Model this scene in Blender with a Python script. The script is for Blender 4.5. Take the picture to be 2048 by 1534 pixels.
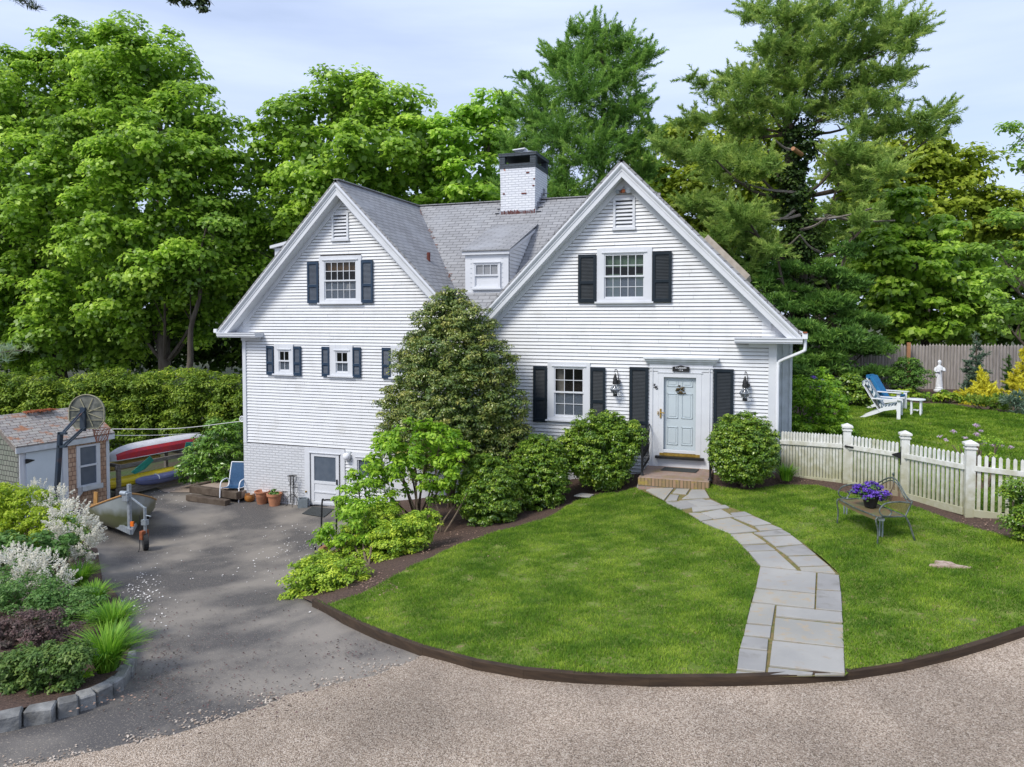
import bpy, bmesh, math, random
import numpy as np
from mathutils import Vector, Matrix
from mathutils.geometry import delaunay_2d_cdt
from math import sin, cos, tan, pi, radians, atan2, hypot
for o in list(bpy.data.objects): bpy.data.objects.remove(o)
S = bpy.context.scene
COL = S.collection
random.seed(7); RNG = np.random.default_rng(11)
# ------------------------------------------------------------------ camera
FP = 1440.; YAW = radians(19.); PIT = radians(2.); CX = 1024.; HOR = 632.; CY = HOR + FP*tan(PIT); H = 5.30
CAM = np.array([0., -17., H])
FW = np.array([-sin(YAW)*cos(PIT), cos(YAW)*cos(PIT), -sin(PIT)])
RT = np.array([cos(YAW), sin(YAW), 0.]); UP = np.cross(RT, FW)
cd = bpy.data.cameras.new('camera'); cam = bpy.data.objects.new('camera', cd); COL.objects.link(cam)
cd.sensor_width = 36.; cd.lens = 36.*FP/2048.; cd.shift_y = -(767.-CY)/2048.; cd.clip_end = 2000.; cd.clip_start = .1
cam.matrix_world = Matrix(((RT[0], UP[0], -FW[0], CAM[0]), (RT[1], UP[1], -FW[1], CAM[1]), (RT[2], UP[2], -FW[2], CAM[2]), (0, 0, 0, 1)))
S.camera = cam
# ------------------------------------------------------------------ light
SUN_EL = radians(47.); SUN_AZ = radians(208.)      # azimuth of the sun seen from the house, clockwise from +Y
w = bpy.data.worlds.new("World"); S.world = w; w.use_nodes = True
nt = w.node_tree; nt.nodes.clear()
def nn(t, ty, **k):
    n = t.nodes.new(ty)
    for a, b in k.items():
        if hasattr(n, a): setattr(n, a, b)
        else: n.inputs[a].default_value = b
    return n
sky = nn(nt, 'ShaderNodeTexSky', sky_type='NISHITA', sun_disc=False, sun_elevation=SUN_EL, sun_rotation=SUN_AZ, air_density=1., dust_density=2., ozone_density=1.)
bg = nn(nt, 'ShaderNodeBackground'); bg.inputs[1].default_value = .115
out = nn(nt, 'ShaderNodeOutputWorld')
tcw = nn(nt, 'ShaderNodeTexCoord'); mpw = nn(nt, 'ShaderNodeMapping'); mpw.inputs['Scale'].default_value = (1.2, 1.6, 9.)
mpw.inputs['Rotation'].default_value = (.12, .05, .4)
nzw = nn(nt, 'ShaderNodeTexNoise'); nzw.inputs['Scale'].default_value = 1.1; nzw.inputs['Detail'].default_value = 7.; nzw.inputs['Roughness'].default_value = .55
rmw = nn(nt, 'ShaderNodeMapRange'); rmw.inputs[1].default_value = .3; rmw.inputs[2].default_value = .68; rmw.inputs[3].default_value = .5; rmw.inputs[4].default_value = .95
mxw = nn(nt, 'ShaderNodeMixRGB'); mxw.inputs[2].default_value = (4.75, 5.5, 7.4, 1)      # thin high cloud, sunlit
L = nt.links.new
L(tcw.outputs['Generated'], mpw.inputs[0]); L(mpw.outputs[0], nzw.inputs[0]); L(nzw.outputs[0], rmw.inputs[0])
L(rmw.outputs[0], mxw.inputs[0]); L(sky.outputs[0], mxw.inputs[1]); L(mxw.outputs[0], bg.inputs[0]); L(bg.outputs[0], out.inputs[0])
sd = bpy.data.lights.new('sun', 'SUN'); sun = bpy.data.objects.new('sun', sd); COL.objects.link(sun)
sd.energy = 2.1; sd.angle = radians(18.); sd.color = (1., .95, .86)
sdir = Vector((sin(SUN_AZ)*cos(SUN_EL), cos(SUN_AZ)*cos(SUN_EL), sin(SUN_EL)))
sun.rotation_euler = sdir.to_track_quat('Z', 'Y').to_euler(); sun.location = (0, -20, 30)
S.view_settings.view_transform = 'Standard'; S.view_settings.look = 'None'; S.view_settings.gamma = 1.; S.view_settings.exposure = .55
S.render.engine = 'CYCLES'; S.cycles.max_bounces = 5; S.cycles.transparent_max_bounces = 8; S.cycles.diffuse_bounces = 3
# ------------------------------------------------------------------ picture -> place helpers
def ray(x, y): return FW + RT*(x-CX)/FP + UP*(CY-y)/FP
def onY(x, y, Y=0.):
    r = ray(x, y); return CAM + r*((Y-CAM[1])/r[1])
def onZ(x, y, Z=0.):
    r = ray(x, y); return CAM + r*((Z-CAM[2])/r[2])
def scl(P): return FP/((np.array(P, float)-CAM)@FW)        # photo pixels per metre at a point
# ------------------------------------------------------------------ terrain
CP = [(655,1012,.05),(495,990,0),(450,1005,0),(300,1100,.0),(600,1080,.12),(640,1130,.3),(400,1200,.4),(620,1215,.7),(300,1300,.8),(600,1300,.95),(150,1450,1.1),(500,1450,1.25),(850,1330,1.32),(0,1500,1.15),(1024,1500,1.45),(1300,1375,1.5),(1700,1355,1.55),(2048,1275,1.7),(2048,1500,1.6),(1500,1500,1.5),
(700,1190,.9),(850,1110,.95),(1000,1060,1.0),(1150,985,1.2),(1340,975,1.52),(1180,955,1.35),(1500,1000,1.55),(1700,980,1.75),(1807,1000,1.75),(1938,1040,1.8),(1745,1085,1.65),(1900,1130,1.65),(1600,1150,1.5),(1200,1150,1.25),(1300,1250,1.35),
(1700,870,2.2),(1780,830,2.35),(1930,800,2.5),(2040,850,2.4),(1600,790,2.5),(1900,790,2.55),(2300,790,2.6),
(100,1030,-.1),(220,1000,-.1),(380,960,-.1),(300,930,-.1),(100,1300,.8),(-200,1100,.5),(-200,1350,1.0),(-100,900,-.1)]
WR = [(-60,60,.5),(0,60,2.),(60,60,3),(-60,0,.3),(60,0,2.4),(0,-40,1.5),(-40,-40,1.3),(40,-40,1.8),(-20,20,-.2),(-10,20,.8),(10,25,2.6),(0,12,2.0),(-6,8,1.2)]
A = np.array([tuple(onZ(x, y, z)[:2]) + (z,) for x, y, z in CP] + WR); NA = len(A)
def _phi(r): return np.where(r > 1e-9, r*r*np.log(r+1e-12), 0)
_K = _phi(np.hypot(A[:, None, 0]-A[None, :, 0], A[:, None, 1]-A[None, :, 1])) + np.eye(NA)*.5
_P = np.c_[np.ones(NA), A[:, :2]]
_W = np.linalg.solve(np.block([[_K, _P], [_P.T, np.zeros((3, 3))]]), np.r_[A[:, 2], 0, 0, 0])
def T(x, y):
    x = np.clip(np.asarray(x, float), -60, 60); y = np.clip(np.asarray(y, float), -40, 60)
    r = np.hypot(x[..., None]-A[:, 0], y[..., None]-A[:, 1])
    return _phi(r)@_W[:NA] + _W[NA] + _W[NA+1]*x + _W[NA+2]*y
def G(x, y, dz=0.):                                       # where the line of sight meets the ground
    r = ray(x, y); ts = np.arange(2., 90., .05); P = CAM + ts[:, None]*r
    below = P[:, 2] < T(P[:, 0], P[:, 1])+dz
    i = int(np.argmax(below)) if below.any() else len(ts)-1
    lo, hi = ts[max(i-1, 0)], ts[i]
    for _ in range(14):
        m = (lo+hi)/2; p = CAM+r*m
        if p[2] < T(p[0], p[1])+dz: hi = m
        else: lo = m
    return CAM+r*hi
def Tz(x, y): return float(T(x, y))
# ------------------------------------------------------------------ objects, names, labels
def tag(o, label=None, cat=None, group=None, kind=None):
    if label: o['label'] = label
    if cat: o['category'] = cat
    if group: o['group'] = group
    if kind: o['kind'] = kind
    return o
def thing(name, label, cat, loc=(0, 0, 0), group=None, rz=0.):
    o = bpy.data.objects.new(name, None); COL.objects.link(o); o.empty_display_size = .2
    o.location = loc; o.rotation_euler = (0, 0, rz)
    return tag(o, label, cat, group)
def attach(o, parent):
    if parent is not None:
        o.parent = parent
        if parent.type == 'EMPTY' and parent.parent is None:
            o.matrix_parent_inverse = Matrix.Translation(-Vector(parent.location))
def copy_tree(o, parent=None):
    c = o.copy(); COL.objects.link(c)
    if parent is not None:
        c.parent = parent; c.matrix_parent_inverse = o.matrix_parent_inverse.copy()
    for ch in o.children: copy_tree(ch, c)
    return c
def place(root, loc, rz=0., s=1.):          # for things built around the origin
    root.location = loc; root.rotation_euler = (0, 0, rz); root.scale = (s, s, s); return root
class MB:
    def __init__(s): s.v = []; s.f = []
    def add(s, vs, fs):
        b = len(s.v); s.v += [tuple(map(float, p)) for p in vs]; s.f += [tuple(b+i for i in f) for f in fs]; return s
    def box(s, x0, x1, y0, y1, z0, z1):
        return s.add([(x0,y0,z0),(x1,y0,z0),(x1,y1,z0),(x0,y1,z0),(x0,y0,z1),(x1,y0,z1),(x1,y1,z1),(x0,y1,z1)],
                     [(0,3,2,1),(4,5,6,7),(0,1,5,4),(1,2,6,5),(2,3,7,6),(3,0,4,7)])
    def bar(s, a, b, w, h=None, up=(0, 0, 1)):     # box beam from a to b
        h = h or w; a = Vector(a); b = Vector(b); d = (b-a).normalized(); u = Vector(up)
        if abs(d.dot(u)) > .98: u = Vector((0, 1, 0))
        r = d.cross(u).normalized()*w/2; u = r.cross(d).normalized()*h/2
        vs = [a-r-u, a+r-u, a+r+u, a-r+u, b-r-u, b+r-u, b+r+u, b-r+u]
        return s.add(vs, [(0,1,2,3),(7,6,5,4),(0,4,5,1),(1,5,6,2),(2,6,7,3),(3,7,4,0)])
    def tube(s, pts, r, n=8, close=False):
        pts = [Vector(p) for p in pts]; m = len(pts); rs = r if hasattr(r, '__len__') else [r]*m
        b = len(s.v); prev = None
        for i, p in enumerate(pts):
            if close: d = pts[(i+1) % m]-pts[i-1]
            else: d = pts[min(i+1, m-1)]-pts[max(i-1, 0)]
            d = d.normalized() if d.length > 1e-9 else Vector((0, 0, 1))
            if prev is None:
                u = d.orthogonal().normalized()
            else:
                u = (prev-d*prev.dot(d)); u = u.normalized() if u.length > 1e-6 else d.orthogonal().normalized()
            prev = u; v = d.cross(u)
            for k in range(n):
                a = 2*pi*k/n; s.v.append(tuple(p+(u*cos(a)+v*sin(a))*rs[i]))
        for i in range(m if close else m-1):
            j = (i+1) % m
            for k in range(n):
                k2 = (k+1) % n; s.f.append((b+i*n+k, b+i*n+k2, b+j*n+k2, b+j*n+k))
        if not close:
            s.f.append(tuple(b+k for k in range(n))[::-1]); s.f.append(tuple(b+(m-1)*n+k for k in range(n)))
        return s
    def lathe(s, prof, c=(0, 0, 0), n=20, ax=(1, 1)):       # prof [(r,z)]
        b = len(s.v); m = len(prof)
        for r, z in prof:
            for k in range(n):
                a = 2*pi*k/n; s.v.append((c[0]+r*cos(a)*ax[0], c[1]+r*sin(a)*ax[1], c[2]+z))
        for i in range(m-1):
            for k in range(n):
                k2 = (k+1) % n; s.f.append((b+i*n+k, b+i*n+k2, b+(i+1)*n+k2, b+(i+1)*n+k))
        s.f.append(tuple(b+k for k in range(n))[::-1]); s.f.append(tuple(b+(m-1)*n+k for k in range(n)))
        return s
    def prism(s, poly, off):                       # polygon (3-D points) swept by off
        n = len(poly); o = Vector(off); p = [Vector(q) for q in poly]
        return s.add(p+[q+o for q in p], [tuple(range(n))[::-1], tuple(range(n, 2*n))]+[(i, (i+1) % n, n+(i+1) % n, n+i) for i in range(n)])
    def build(s, name, mat, parent=None, smooth=False, bevel=0., label=None):
        me = bpy.data.meshes.new(name); me.from_pydata(s.v, [], s.f); me.update()
        bm = bmesh.new(); bm.from_mesh(me); bmesh.ops.recalc_face_normals(bm, faces=bm.faces)
        if bevel > 0:
            bmesh.ops.bevel(bm, geom=[e for e in bm.edges if len(e.link_faces) == 2 and e.calc_face_angle(0) > .6], offset=bevel, segments=1, affect='EDGES', clamp_overlap=True)
        uv = bm.loops.layers.uv.new('uv')
        for f in bm.faces:
            n = f.normal; u = Vector((0, 0, 1)).cross(n)
            u = u.normalized() if u.length > .05 else Vector((1, 0, 0))
            v = n.cross(u)
            for l in f.loops: l[uv].uv = (l.vert.co.dot(u), l.vert.co.dot(v))
            f.smooth = smooth
        bm.to_mesh(me); bm.free()
        if smooth and hasattr(me, 'set_sharp_from_angle'): me.set_sharp_from_angle(angle=radians(45))
        me.materials.append(mat)
        o = bpy.data.objects.new(name, me); COL.objects.link(o); attach(o, parent)
        if label: o['label'] = label
        return o
def bezier(ps, n=10):            # Catmull-Rom through points
    P = [Vector(p) for p in ps]; P = [2*P[0]-P[1]]+P+[2*P[-1]-P[-2]]; o = []
    for i in range(1, len(P)-2):
        for k in range(n):
            t = k/n; a, b, c, d = P[i-1:i+3]
            o.append(.5*((2*b)+(c-a)*t+(2*a-5*b+4*c-d)*t*t+(3*b-a-3*c+d)*t**3))
    o.append(P[-2]); return o
# ------------------------------------------------------------------ materials
def mat(name, c, c2=None, ns=8., rough=.6, bump=0., bs=None, metal=0., detail=6., lo=.35, hi=.65, spec=.4, coord='Object', stretch=None, c3=None, ns3=1.5, lo3=.45, hi3=.6):
    m = bpy.data.materials.new(name); m.use_nodes = True; t = m.node_tree; p = t.nodes['Principled BSDF']
    p.inputs['Base Color'].default_value = (*c, 1); p.inputs['Roughness'].default_value = rough; p.inputs['Metallic'].default_value = metal
    p.inputs['Specular IOR Level'].default_value = spec
    tc = nn(t, 'ShaderNodeTexCoord'); src = tc.outputs[coord]
    if stretch:
        mp = nn(t, 'ShaderNodeMapping'); mp.inputs['Scale'].default_value = stretch; t.links.new(src, mp.inputs[0]); src = mp.outputs[0]
    def noise(sc, de=detail):
        z = nn(t, 'ShaderNodeTexNoise'); z.inputs['Scale'].default_value = sc; z.inputs['Detail'].default_value = de; t.links.new(src, z.inputs[0]); return z
    col = None
    if c2:
        z = noise(ns); r = nn(t, 'ShaderNodeMapRange'); r.inputs[1].default_value = lo; r.inputs[2].default_value = hi; t.links.new(z.outputs[0], r.inputs[0])
        x = nn(t, 'ShaderNodeMixRGB'); x.inputs[1].default_value = (*c, 1); x.inputs[2].default_value = (*c2, 1); t.links.new(r.outputs[0], x.inputs[0]); col = x.outputs[0]
    if c3:
        z = noise(ns3); r = nn(t, 'ShaderNodeMapRange'); r.inputs[1].default_value = lo3; r.inputs[2].default_value = hi3; t.links.new(z.outputs[0], r.inputs[0])
        x = nn(t, 'ShaderNodeMixRGB'); x.inputs[2].default_value = (*c3, 1); t.links.new(r.outputs[0], x.inputs[0])
        if col: t.links.new(col, x.inputs[1])
        else: x.inputs[1].default_value = (*c, 1)
        col = x.outputs[0]
    if col: t.links.new(col, p.inputs['Base Color'])
    if bump:
        z = noise(bs or ns*3); b = nn(t, 'ShaderNodeBump'); b.inputs['Strength'].default_value = 1.; b.inputs['Distance'].default_value = bump
        t.links.new(z.outputs[0], b.inputs['Height']); t.links.new(b.outputs[0], p.inputs['Normal'])
    m['col'] = 1
    return m
def brickmat(name, c1, c2, mortar, bw, bh, ms=.01, bump=.01, rough=.75, noisec=None, offset=.5, mbias=0., sq=1.):
    m = bpy.data.materials.new(name); m.use_nodes = True; t = m.node_tree; p = t.nodes['Principled BSDF']; p.inputs['Roughness'].default_value = rough
    tc = nn(t, 'ShaderNodeTexCoord'); b = nn(t, 'ShaderNodeTexBrick'); b.offset = offset
    # gentle wobble so that courses are not ruler straight
    z0 = nn(t, 'ShaderNodeTexNoise'); z0.inputs['Scale'].default_value = 2.5; t.links.new(tc.outputs['UV'], z0.inputs[0])
    va = nn(t, 'ShaderNodeVectorMath', operation='SCALE'); va.inputs['Scale'].default_value = .02*sq; t.links.new(z0.outputs['Color'], va.inputs[0])
    vb = nn(t, 'ShaderNodeVectorMath', operation='ADD'); t.links.new(tc.outputs['UV'], vb.inputs[0]); t.links.new(va.outputs[0], vb.inputs[1])
    t.links.new(vb.outputs[0], b.inputs['Vector'])
    b.inputs['Scale'].default_value = 1.; b.inputs['Brick Width'].default_value = bw; b.inputs['Row Height'].default_value = bh; b.inputs['Mortar Size'].default_value = ms
    b.inputs['Color1'].default_value = (*c1, 1); b.inputs['Color2'].default_value = (*c2, 1); b.inputs['Mortar'].default_value = (*mortar, 1); b.inputs['Bias'].default_value = mbias
    col = b.outputs['Color']
    if noisec:
        z = nn(t, 'ShaderNodeTexNoise'); z.inputs['Scale'].default_value = noisec[1]; z.inputs['Detail'].default_value = 8.; t.links.new(tc.outputs['UV'], z.inputs[0])
        r = nn(t, 'ShaderNodeMapRange'); r.inputs[1].default_value = noisec[2]; r.inputs[2].default_value = noisec[3]; t.links.new(z.outputs[0], r.inputs[0])
        x = nn(t, 'ShaderNodeMixRGB'); x.inputs[2].default_value = (*noisec[0], 1); t.links.new(r.outputs[0], x.inputs[0]); t.links.new(col, x.inputs[1]); col = x.outputs[0]
    t.links.new(col, p.inputs['Base Color'])
    z = nn(t, 'ShaderNodeTexNoise'); z.inputs['Scale'].default_value = 30.; t.links.new(tc.outputs['UV'], z.inputs[0])
    ma = nn(t, 'ShaderNodeMath', operation='MULTIPLY_ADD'); ma.inputs[1].default_value = -1.; t.links.new(b.outputs['Fac'], ma.inputs[0])
    mu = nn(t, 'ShaderNodeMath', operation='MULTIPLY'); mu.inputs[1].default_value = .6; t.links.new(z.outputs[0], mu.inputs[0]); t.links.new(mu.outputs[0], ma.inputs[2])
    bp = nn(t, 'ShaderNodeBump'); bp.inputs['Distance'].default_value = bump; t.links.new(ma.outputs[0], bp.inputs['Height']); t.links.new(bp.outputs[0], p.inputs['Normal'])
    return m
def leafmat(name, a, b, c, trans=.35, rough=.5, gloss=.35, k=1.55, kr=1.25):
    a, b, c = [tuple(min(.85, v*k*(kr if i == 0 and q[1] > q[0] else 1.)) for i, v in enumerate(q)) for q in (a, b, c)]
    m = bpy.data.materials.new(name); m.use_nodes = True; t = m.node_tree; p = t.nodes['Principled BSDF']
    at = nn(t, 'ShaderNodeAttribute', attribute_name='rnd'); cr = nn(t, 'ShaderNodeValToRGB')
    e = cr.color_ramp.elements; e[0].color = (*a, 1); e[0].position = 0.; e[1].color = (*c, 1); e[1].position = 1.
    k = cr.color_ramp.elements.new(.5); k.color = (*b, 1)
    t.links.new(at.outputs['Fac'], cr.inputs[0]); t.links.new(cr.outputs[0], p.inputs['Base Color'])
    p.inputs['Roughness'].default_value = rough; p.inputs['Specular IOR Level'].default_value = gloss
    if trans > 0:
        tr = nn(t, 'ShaderNodeBsdfTranslucent'); mx = nn(t, 'ShaderNodeMixShader'); mx.inputs[0].default_value = trans
        hs = nn(t, 'ShaderNodeHueSaturation'); hs.inputs['Value'].default_value = 1.3; t.links.new(cr.outputs[0], hs.inputs['Color']); t.links.new(hs.outputs[0], tr.inputs[0])
        t.links.new(p.outputs[0], mx.inputs[1]); t.links.new(tr.outputs[0], mx.inputs[2]); t.links.new(mx.outputs[0], t.nodes['Material Output'].inputs[0])
    return m
M = {}
M['clap'] = mat('white_clapboard_paint', (.70,.715,.735), (.66,.675,.695), 3., .45, .0015, 60., c3=(.58,.585,.575), ns3=1.6, lo3=.56, hi3=.78)
t = M['clap'].node_tree; pr_ = t.nodes['Principled BSDF']; src_ = pr_.inputs['Base Color'].links[0].from_socket; tc = nn(t, 'ShaderNodeTexCoord'); mp = nn(t, 'ShaderNodeMapping'); mp.inputs['Scale'].default_value = (5., 5., .5); zn = nn(t, 'ShaderNodeTexNoise'); zn.inputs['Scale'].default_value = 1.; zn.inputs['Detail'].default_value = 7.
t.links.new(tc.outputs['Object'], mp.inputs[0]); t.links.new(mp.outputs[0], zn.inputs[0]); mr = nn(t, 'ShaderNodeMapRange'); mr.inputs[1].default_value = .52; mr.inputs[2].default_value = .85; mr.inputs[4].default_value = .3; t.links.new(zn.outputs[0], mr.inputs[0]); mx = nn(t, 'ShaderNodeMixRGB'); mx.inputs[2].default_value = (.50,.50,.47,1); t.links.new(mr.outputs[0], mx.inputs[0]); t.links.new(src_, mx.inputs[1]); t.links.new(mx.outputs[0], pr_.inputs['Base Color'])
M['trim'] = mat('white_trim_paint', (.66,.68,.715), (.61,.63,.665), 2.5, .45, .001, 50.)
M['greytrim'] = mat('weathered_white_paint', (.62,.65,.68), (.5,.53,.54), 4., .5, .001, 50.)
M['navy'] = mat('navy_shutter_paint', (.012,.032,.066), (.02,.045,.085), 6., .45)
M['black'] = mat('black_shutter_paint', (.010,.017,.024), (.016,.024,.033), 6., .5, spec=.2)
M['iron'] = mat('black_iron', (.015,.016,.018), (.03,.03,.03), 20., .5, metal=.3)
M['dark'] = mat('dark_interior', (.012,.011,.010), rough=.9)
M['gap'] = mat('painted_board_shade', (.21,.19,.175), rough=.9)  # shadow lines under the clapboards, put into the backing colour
M['brickw'] = brickmat('painted_brick', (.68,.695,.72), (.62,.635,.66), (.50,.515,.54), .215, .072, .012, .012, .6, ((.5,.5,.5), 5., .62, .8), sq=.6)
M['brickc'] = brickmat('painted_chimney_brick', (.75,.77,.80), (.68,.70,.74), (.52,.54,.58), .215, .072, .01, .01, .6, ((.45,.22,.16), 6., .71, .74), sq=.6)
M['brickb'] = brickmat('black_painted_brick', (.03,.045,.06), (.045,.06,.075), (.02,.028,.036), .215, .072, .01, .01, .6, sq=.5)
M['brickr'] = brickmat('red_stoop_brick', (.30,.19,.155), (.38,.27,.22), (.28,.24,.20), .2, .085, .012, .006, .85, ((.26,.19,.08), 2.2, .5, .72))
M['shingle'] = brickmat('grey_roof_shingle', (.25,.253,.262), (.315,.318,.326), (.10,.10,.105), .32, .145, .008, .015, .85, ((.33,.34,.36), 1.2, .5, .8))
M['shedroof'] = brickmat('lichened_shed_shingle', (.27,.25,.24), (.36,.34,.31), (.14,.12,.11), .25, .12, .008, .012, .9, ((.33,.16,.09), 3.2, .56, .66))
M['cedar'] = brickmat('cedar_shingle', (.50,.31,.20), (.62,.43,.30), (.18,.10,.07), .11, .125, .007, .014, .85, ((.34,.20,.13), 3., .5, .7), offset=.37)
M['greyshake'] = brickmat('grey_weathered_shingle', (.17,.19,.15), (.22,.23,.19), (.05,.05,.045), .13, .135, .009, .014, .9)
M['glass'] = mat('dark_window_glass', (.02,.028,.03), rough=.06, spec=.8)
M['screen'] = mat('window_screen_glass', (.085,.11,.145), (.11,.135,.17), 5., .3, spec=.6)
M['door'] = mat('pale_green_door_paint', (.50,.565,.60), (.48,.545,.58), 3., .4)
M['brass'] = mat('aged_brass', (.55,.36,.08), (.35,.22,.05), 20., .4, metal=.7)
M['rust2'] = mat('dark_bronze', (.10,.075,.035), (.05,.04,.02), 20., .5, metal=.5)
M['rubber'] = mat('black_rubber_mat', (.03,.035,.035), (.05,.055,.055), 40., .85, .003, 120.)
M['asphalt'] = mat('old_asphalt', (.092,.086,.083), (.245,.22,.19), .6, .93, .006, 110., detail=11., lo=.42, hi=.6, c3=(.30,.26,.21), ns3=55., lo3=.58, hi3=.68)
M['mulch'] = mat('brown_bark_mulch', (.055,.034,.026), (.12,.075,.055), 30., .95, .02, 45., detail=8.)
M['soil'] = mat('forest_floor', (.06,.05,.03), (.045,.07,.02), 1.2, .95, .03, 10.)
M['peagravel'] = mat('fine_tan_gravel', (.30,.23,.18), (.42,.34,.28), 45., .9, .01, 70.)
M['turf'] = mat('lawn_turf', (.11,.17,.02), (.17,.23,.035), 2.2, .95, .02, 40., c3=(.24,.20,.09), ns3=9., lo3=.55, hi3=.68)
M['joint'] = mat('mossy_path_joint', (.22,.16,.07), (.12,.13,.035), 14., .95, .006, 60.)
M['slab'] = mat('bluestone_slab', (.30,.295,.28), (.36,.35,.325), 1.6, .8, .003, 25., c3=(.33,.27,.20), ns3=7., lo3=.55, hi3=.75)
M['slab2'] = mat('bluestone_slab_grey', (.255,.25,.242), (.31,.303,.288), 1.8, .8, .003, 25., c3=(.20,.19,.17), ns3=5., lo3=.55, hi3=.75)
M['slab3'] = mat('bluestone_slab_buff', (.35,.335,.295), (.29,.285,.26), 1.2, .8, .003, 25., c3=(.37,.30,.21), ns3=9., lo3=.52, hi3=.7)
M['granite'] = mat('weathered_granite', (.12,.12,.115), (.27,.27,.26), 5., .85, .02, 14., detail=10.)
M['timber'] = mat('dark_stained_timber', (.032,.020,.012), (.06,.038,.022), 3., .85, .004, 20., stretch=(1, 1, 8))
M['oldwood'] = mat('grey_weathered_wood', (.22,.20,.18), (.13,.11,.095), 5., .9, .004, 25., stretch=(1, 1, 6))
M['ties'] = mat('brown_weathered_timber', (.13,.10,.075), (.07,.05,.035), 5., .9, .005, 25.)
M['wood'] = mat('varnished_wood', (.42,.23,.075), (.33,.17,.05), 8., .45)
M['terracotta'] = mat('terracotta', (.52,.22,.12), (.42,.19,.10), 7., .8, .002, 40.)
M['amberpot'] = mat('glazed_amber_pot', (.40,.17,.04), (.30,.12,.03), 5., .35)
M['slate'] = mat('slate_planter', (.16,.19,.21), (.22,.25,.27), 8., .6)
M['pipe'] = mat('rusty_red_pipe', (.16,.035,.025), (.10,.03,.02), 9., .7)
M['lead'] = mat('lead_flashing', (.36,.38,.42), (.20,.20,.22), 14., .5, metal=.2)
M['whitemetal'] = mat('white_enamel', (.78,.80,.84), rough=.35)
M['bluesling'] = mat('blue_sling_fabric', (.016,.06,.14), (.025,.085,.18), 30., .7)
M['bluecush'] = mat('blue_cushion', (.012,.13,.30), (.02,.17,.36), 15., .8)
M['picket'] = mat('weathered_white_picket', (.72,.73,.72), (.62,.62,.58), 5., .6, .002, 40., c3=(.36,.35,.20), ns3=2.6, lo3=.56, hi3=.78)
t = M['picket'].node_tree; pr_ = t.nodes['Principled BSDF']; src_ = pr_.inputs['Base Color'].links[0].from_socket
tc = nn(t, 'ShaderNodeTexCoord'); sp = nn(t, 'ShaderNodeSeparateXYZ'); zn = nn(t, 'ShaderNodeTexNoise'); zn.inputs['Scale'].default_value = 9.; zn.inputs['Detail'].default_value = 6.; t.links.new(tc.outputs['Object'], sp.inputs[0]); t.links.new(tc.outputs['Object'], zn.inputs[0])
ad = nn(t, 'ShaderNodeMath', operation='MULTIPLY_ADD'); ad.inputs[1].default_value = 1.3; t.links.new(zn.outputs[0], ad.inputs[0]); t.links.new(sp.outputs[2], ad.inputs[2]); mr = nn(t, 'ShaderNodeMapRange'); mr.inputs[1].default_value = 3.5; mr.inputs[2].default_value = 2.6; mr.inputs[3].default_value = 0.; mr.inputs[4].default_value = .8; t.links.new(ad.outputs[0], mr.inputs[0])
mx = nn(t, 'ShaderNodeMixRGB'); t.links.new(src_, mx.inputs[1]); mx.inputs[2].default_value = (.30,.29,.15,1); t.links.new(mr.outputs[0], mx.inputs[0]); t.links.new(mx.outputs[0], pr_.inputs['Base Color'])
M['stockade'] = mat('silvered_cedar_stockade', (.36,.325,.30), (.25,.225,.205), 6., .9, .004, 30., stretch=(3, 3, .35))
M['orangewood'] = mat('new_cedar_post', (.42,.21,.10), (.34,.17,.09), 8., .8)
M['statue'] = mat('white_cast_stone', (.80,.82,.86), (.66,.68,.72), 12., .7)
M['bark'] = mat('tree_bark', (.075,.058,.045), (.12,.10,.08), 7., .95, .02, 16., stretch=(1, 1, .3))
M['stem'] = mat('shrub_stem', (.13,.095,.065), (.20,.155,.11), 16., .9, .005, 30.)
M['alum'] = mat('grey_aluminium_hull', (.38,.42,.44), (.31,.35,.36), 2., .4, metal=.25)
M['galv'] = mat('galvanised_steel', (.40,.45,.50), (.30,.34,.38), 18., .45, metal=.5)
M['tyre'] = mat('tyre_rubber', (.02,.02,.022), (.035,.035,.035), 20., .8)
M['rust'] = mat('rusty_orange', (.33,.10,.04), (.22,.07,.03), 14., .8)
M['canoew'] = mat('chalky_canoe_white', (.60,.59,.62), (.50,.49,.50), 5., .6)
M['canoer'] = mat('red_canoe_band', (.52,.025,.03), (.36,.03,.06), 9., .5)
M['yellow'] = mat('yellow_kayak', (.68,.52,.02), (.56,.42,.03), 5., .4)
M['cream'] = mat('pale_yellow_kayak', (.66,.50,.17), (.55,.40,.13), 4., .5)
M['bluehull'] = mat('violet_blue_kayak', (.11,.13,.27), (.16,.17,.30), 5., .5)
M['teal'] = mat('teal_tarp', (.02,.22,.18), (.03,.30,.24), 6., .6, .01, 12.)
M['poleblue'] = mat('dark_blue_pole', (.018,.035,.06), (.03,.04,.055), 3., .5, c3=(.13,.06,.04), ns3=2.2, lo3=.6, hi3=.75)
M['backboard'] = mat('mouldy_acrylic_backboard', (.20,.20,.17), (.08,.088,.075), 6., .5)
M['ribs'] = mat('dirty_cream_rib', (.36,.34,.22), (.25,.24,.17), 20., .7)
M['verdigris'] = mat('green_iron_bench', (.045,.07,.06), (.16,.18,.17), 16., .5, metal=.3)
M['meshseat'] = mat('rusty_bench_mesh', (.17,.10,.055), (.12,.13,.05), 9., .8)
M['hose'] = mat('clothes_line', (.6,.6,.6), rough=.6)
M['orangelens'] = mat('amber_reflector', (.8,.18,.02), rough=.3)
M['lampshade'] = mat('pleated_lampshade', (.55,.50,.42), rough=.8)
M['curtain'] = mat('cream_curtain', (.50,.47,.40), (.36,.34,.29), 12., .9)
M['blind'] = mat('pale_green_blind', (.17,.28,.18), (.22,.34,.24), 5., .8)
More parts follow.
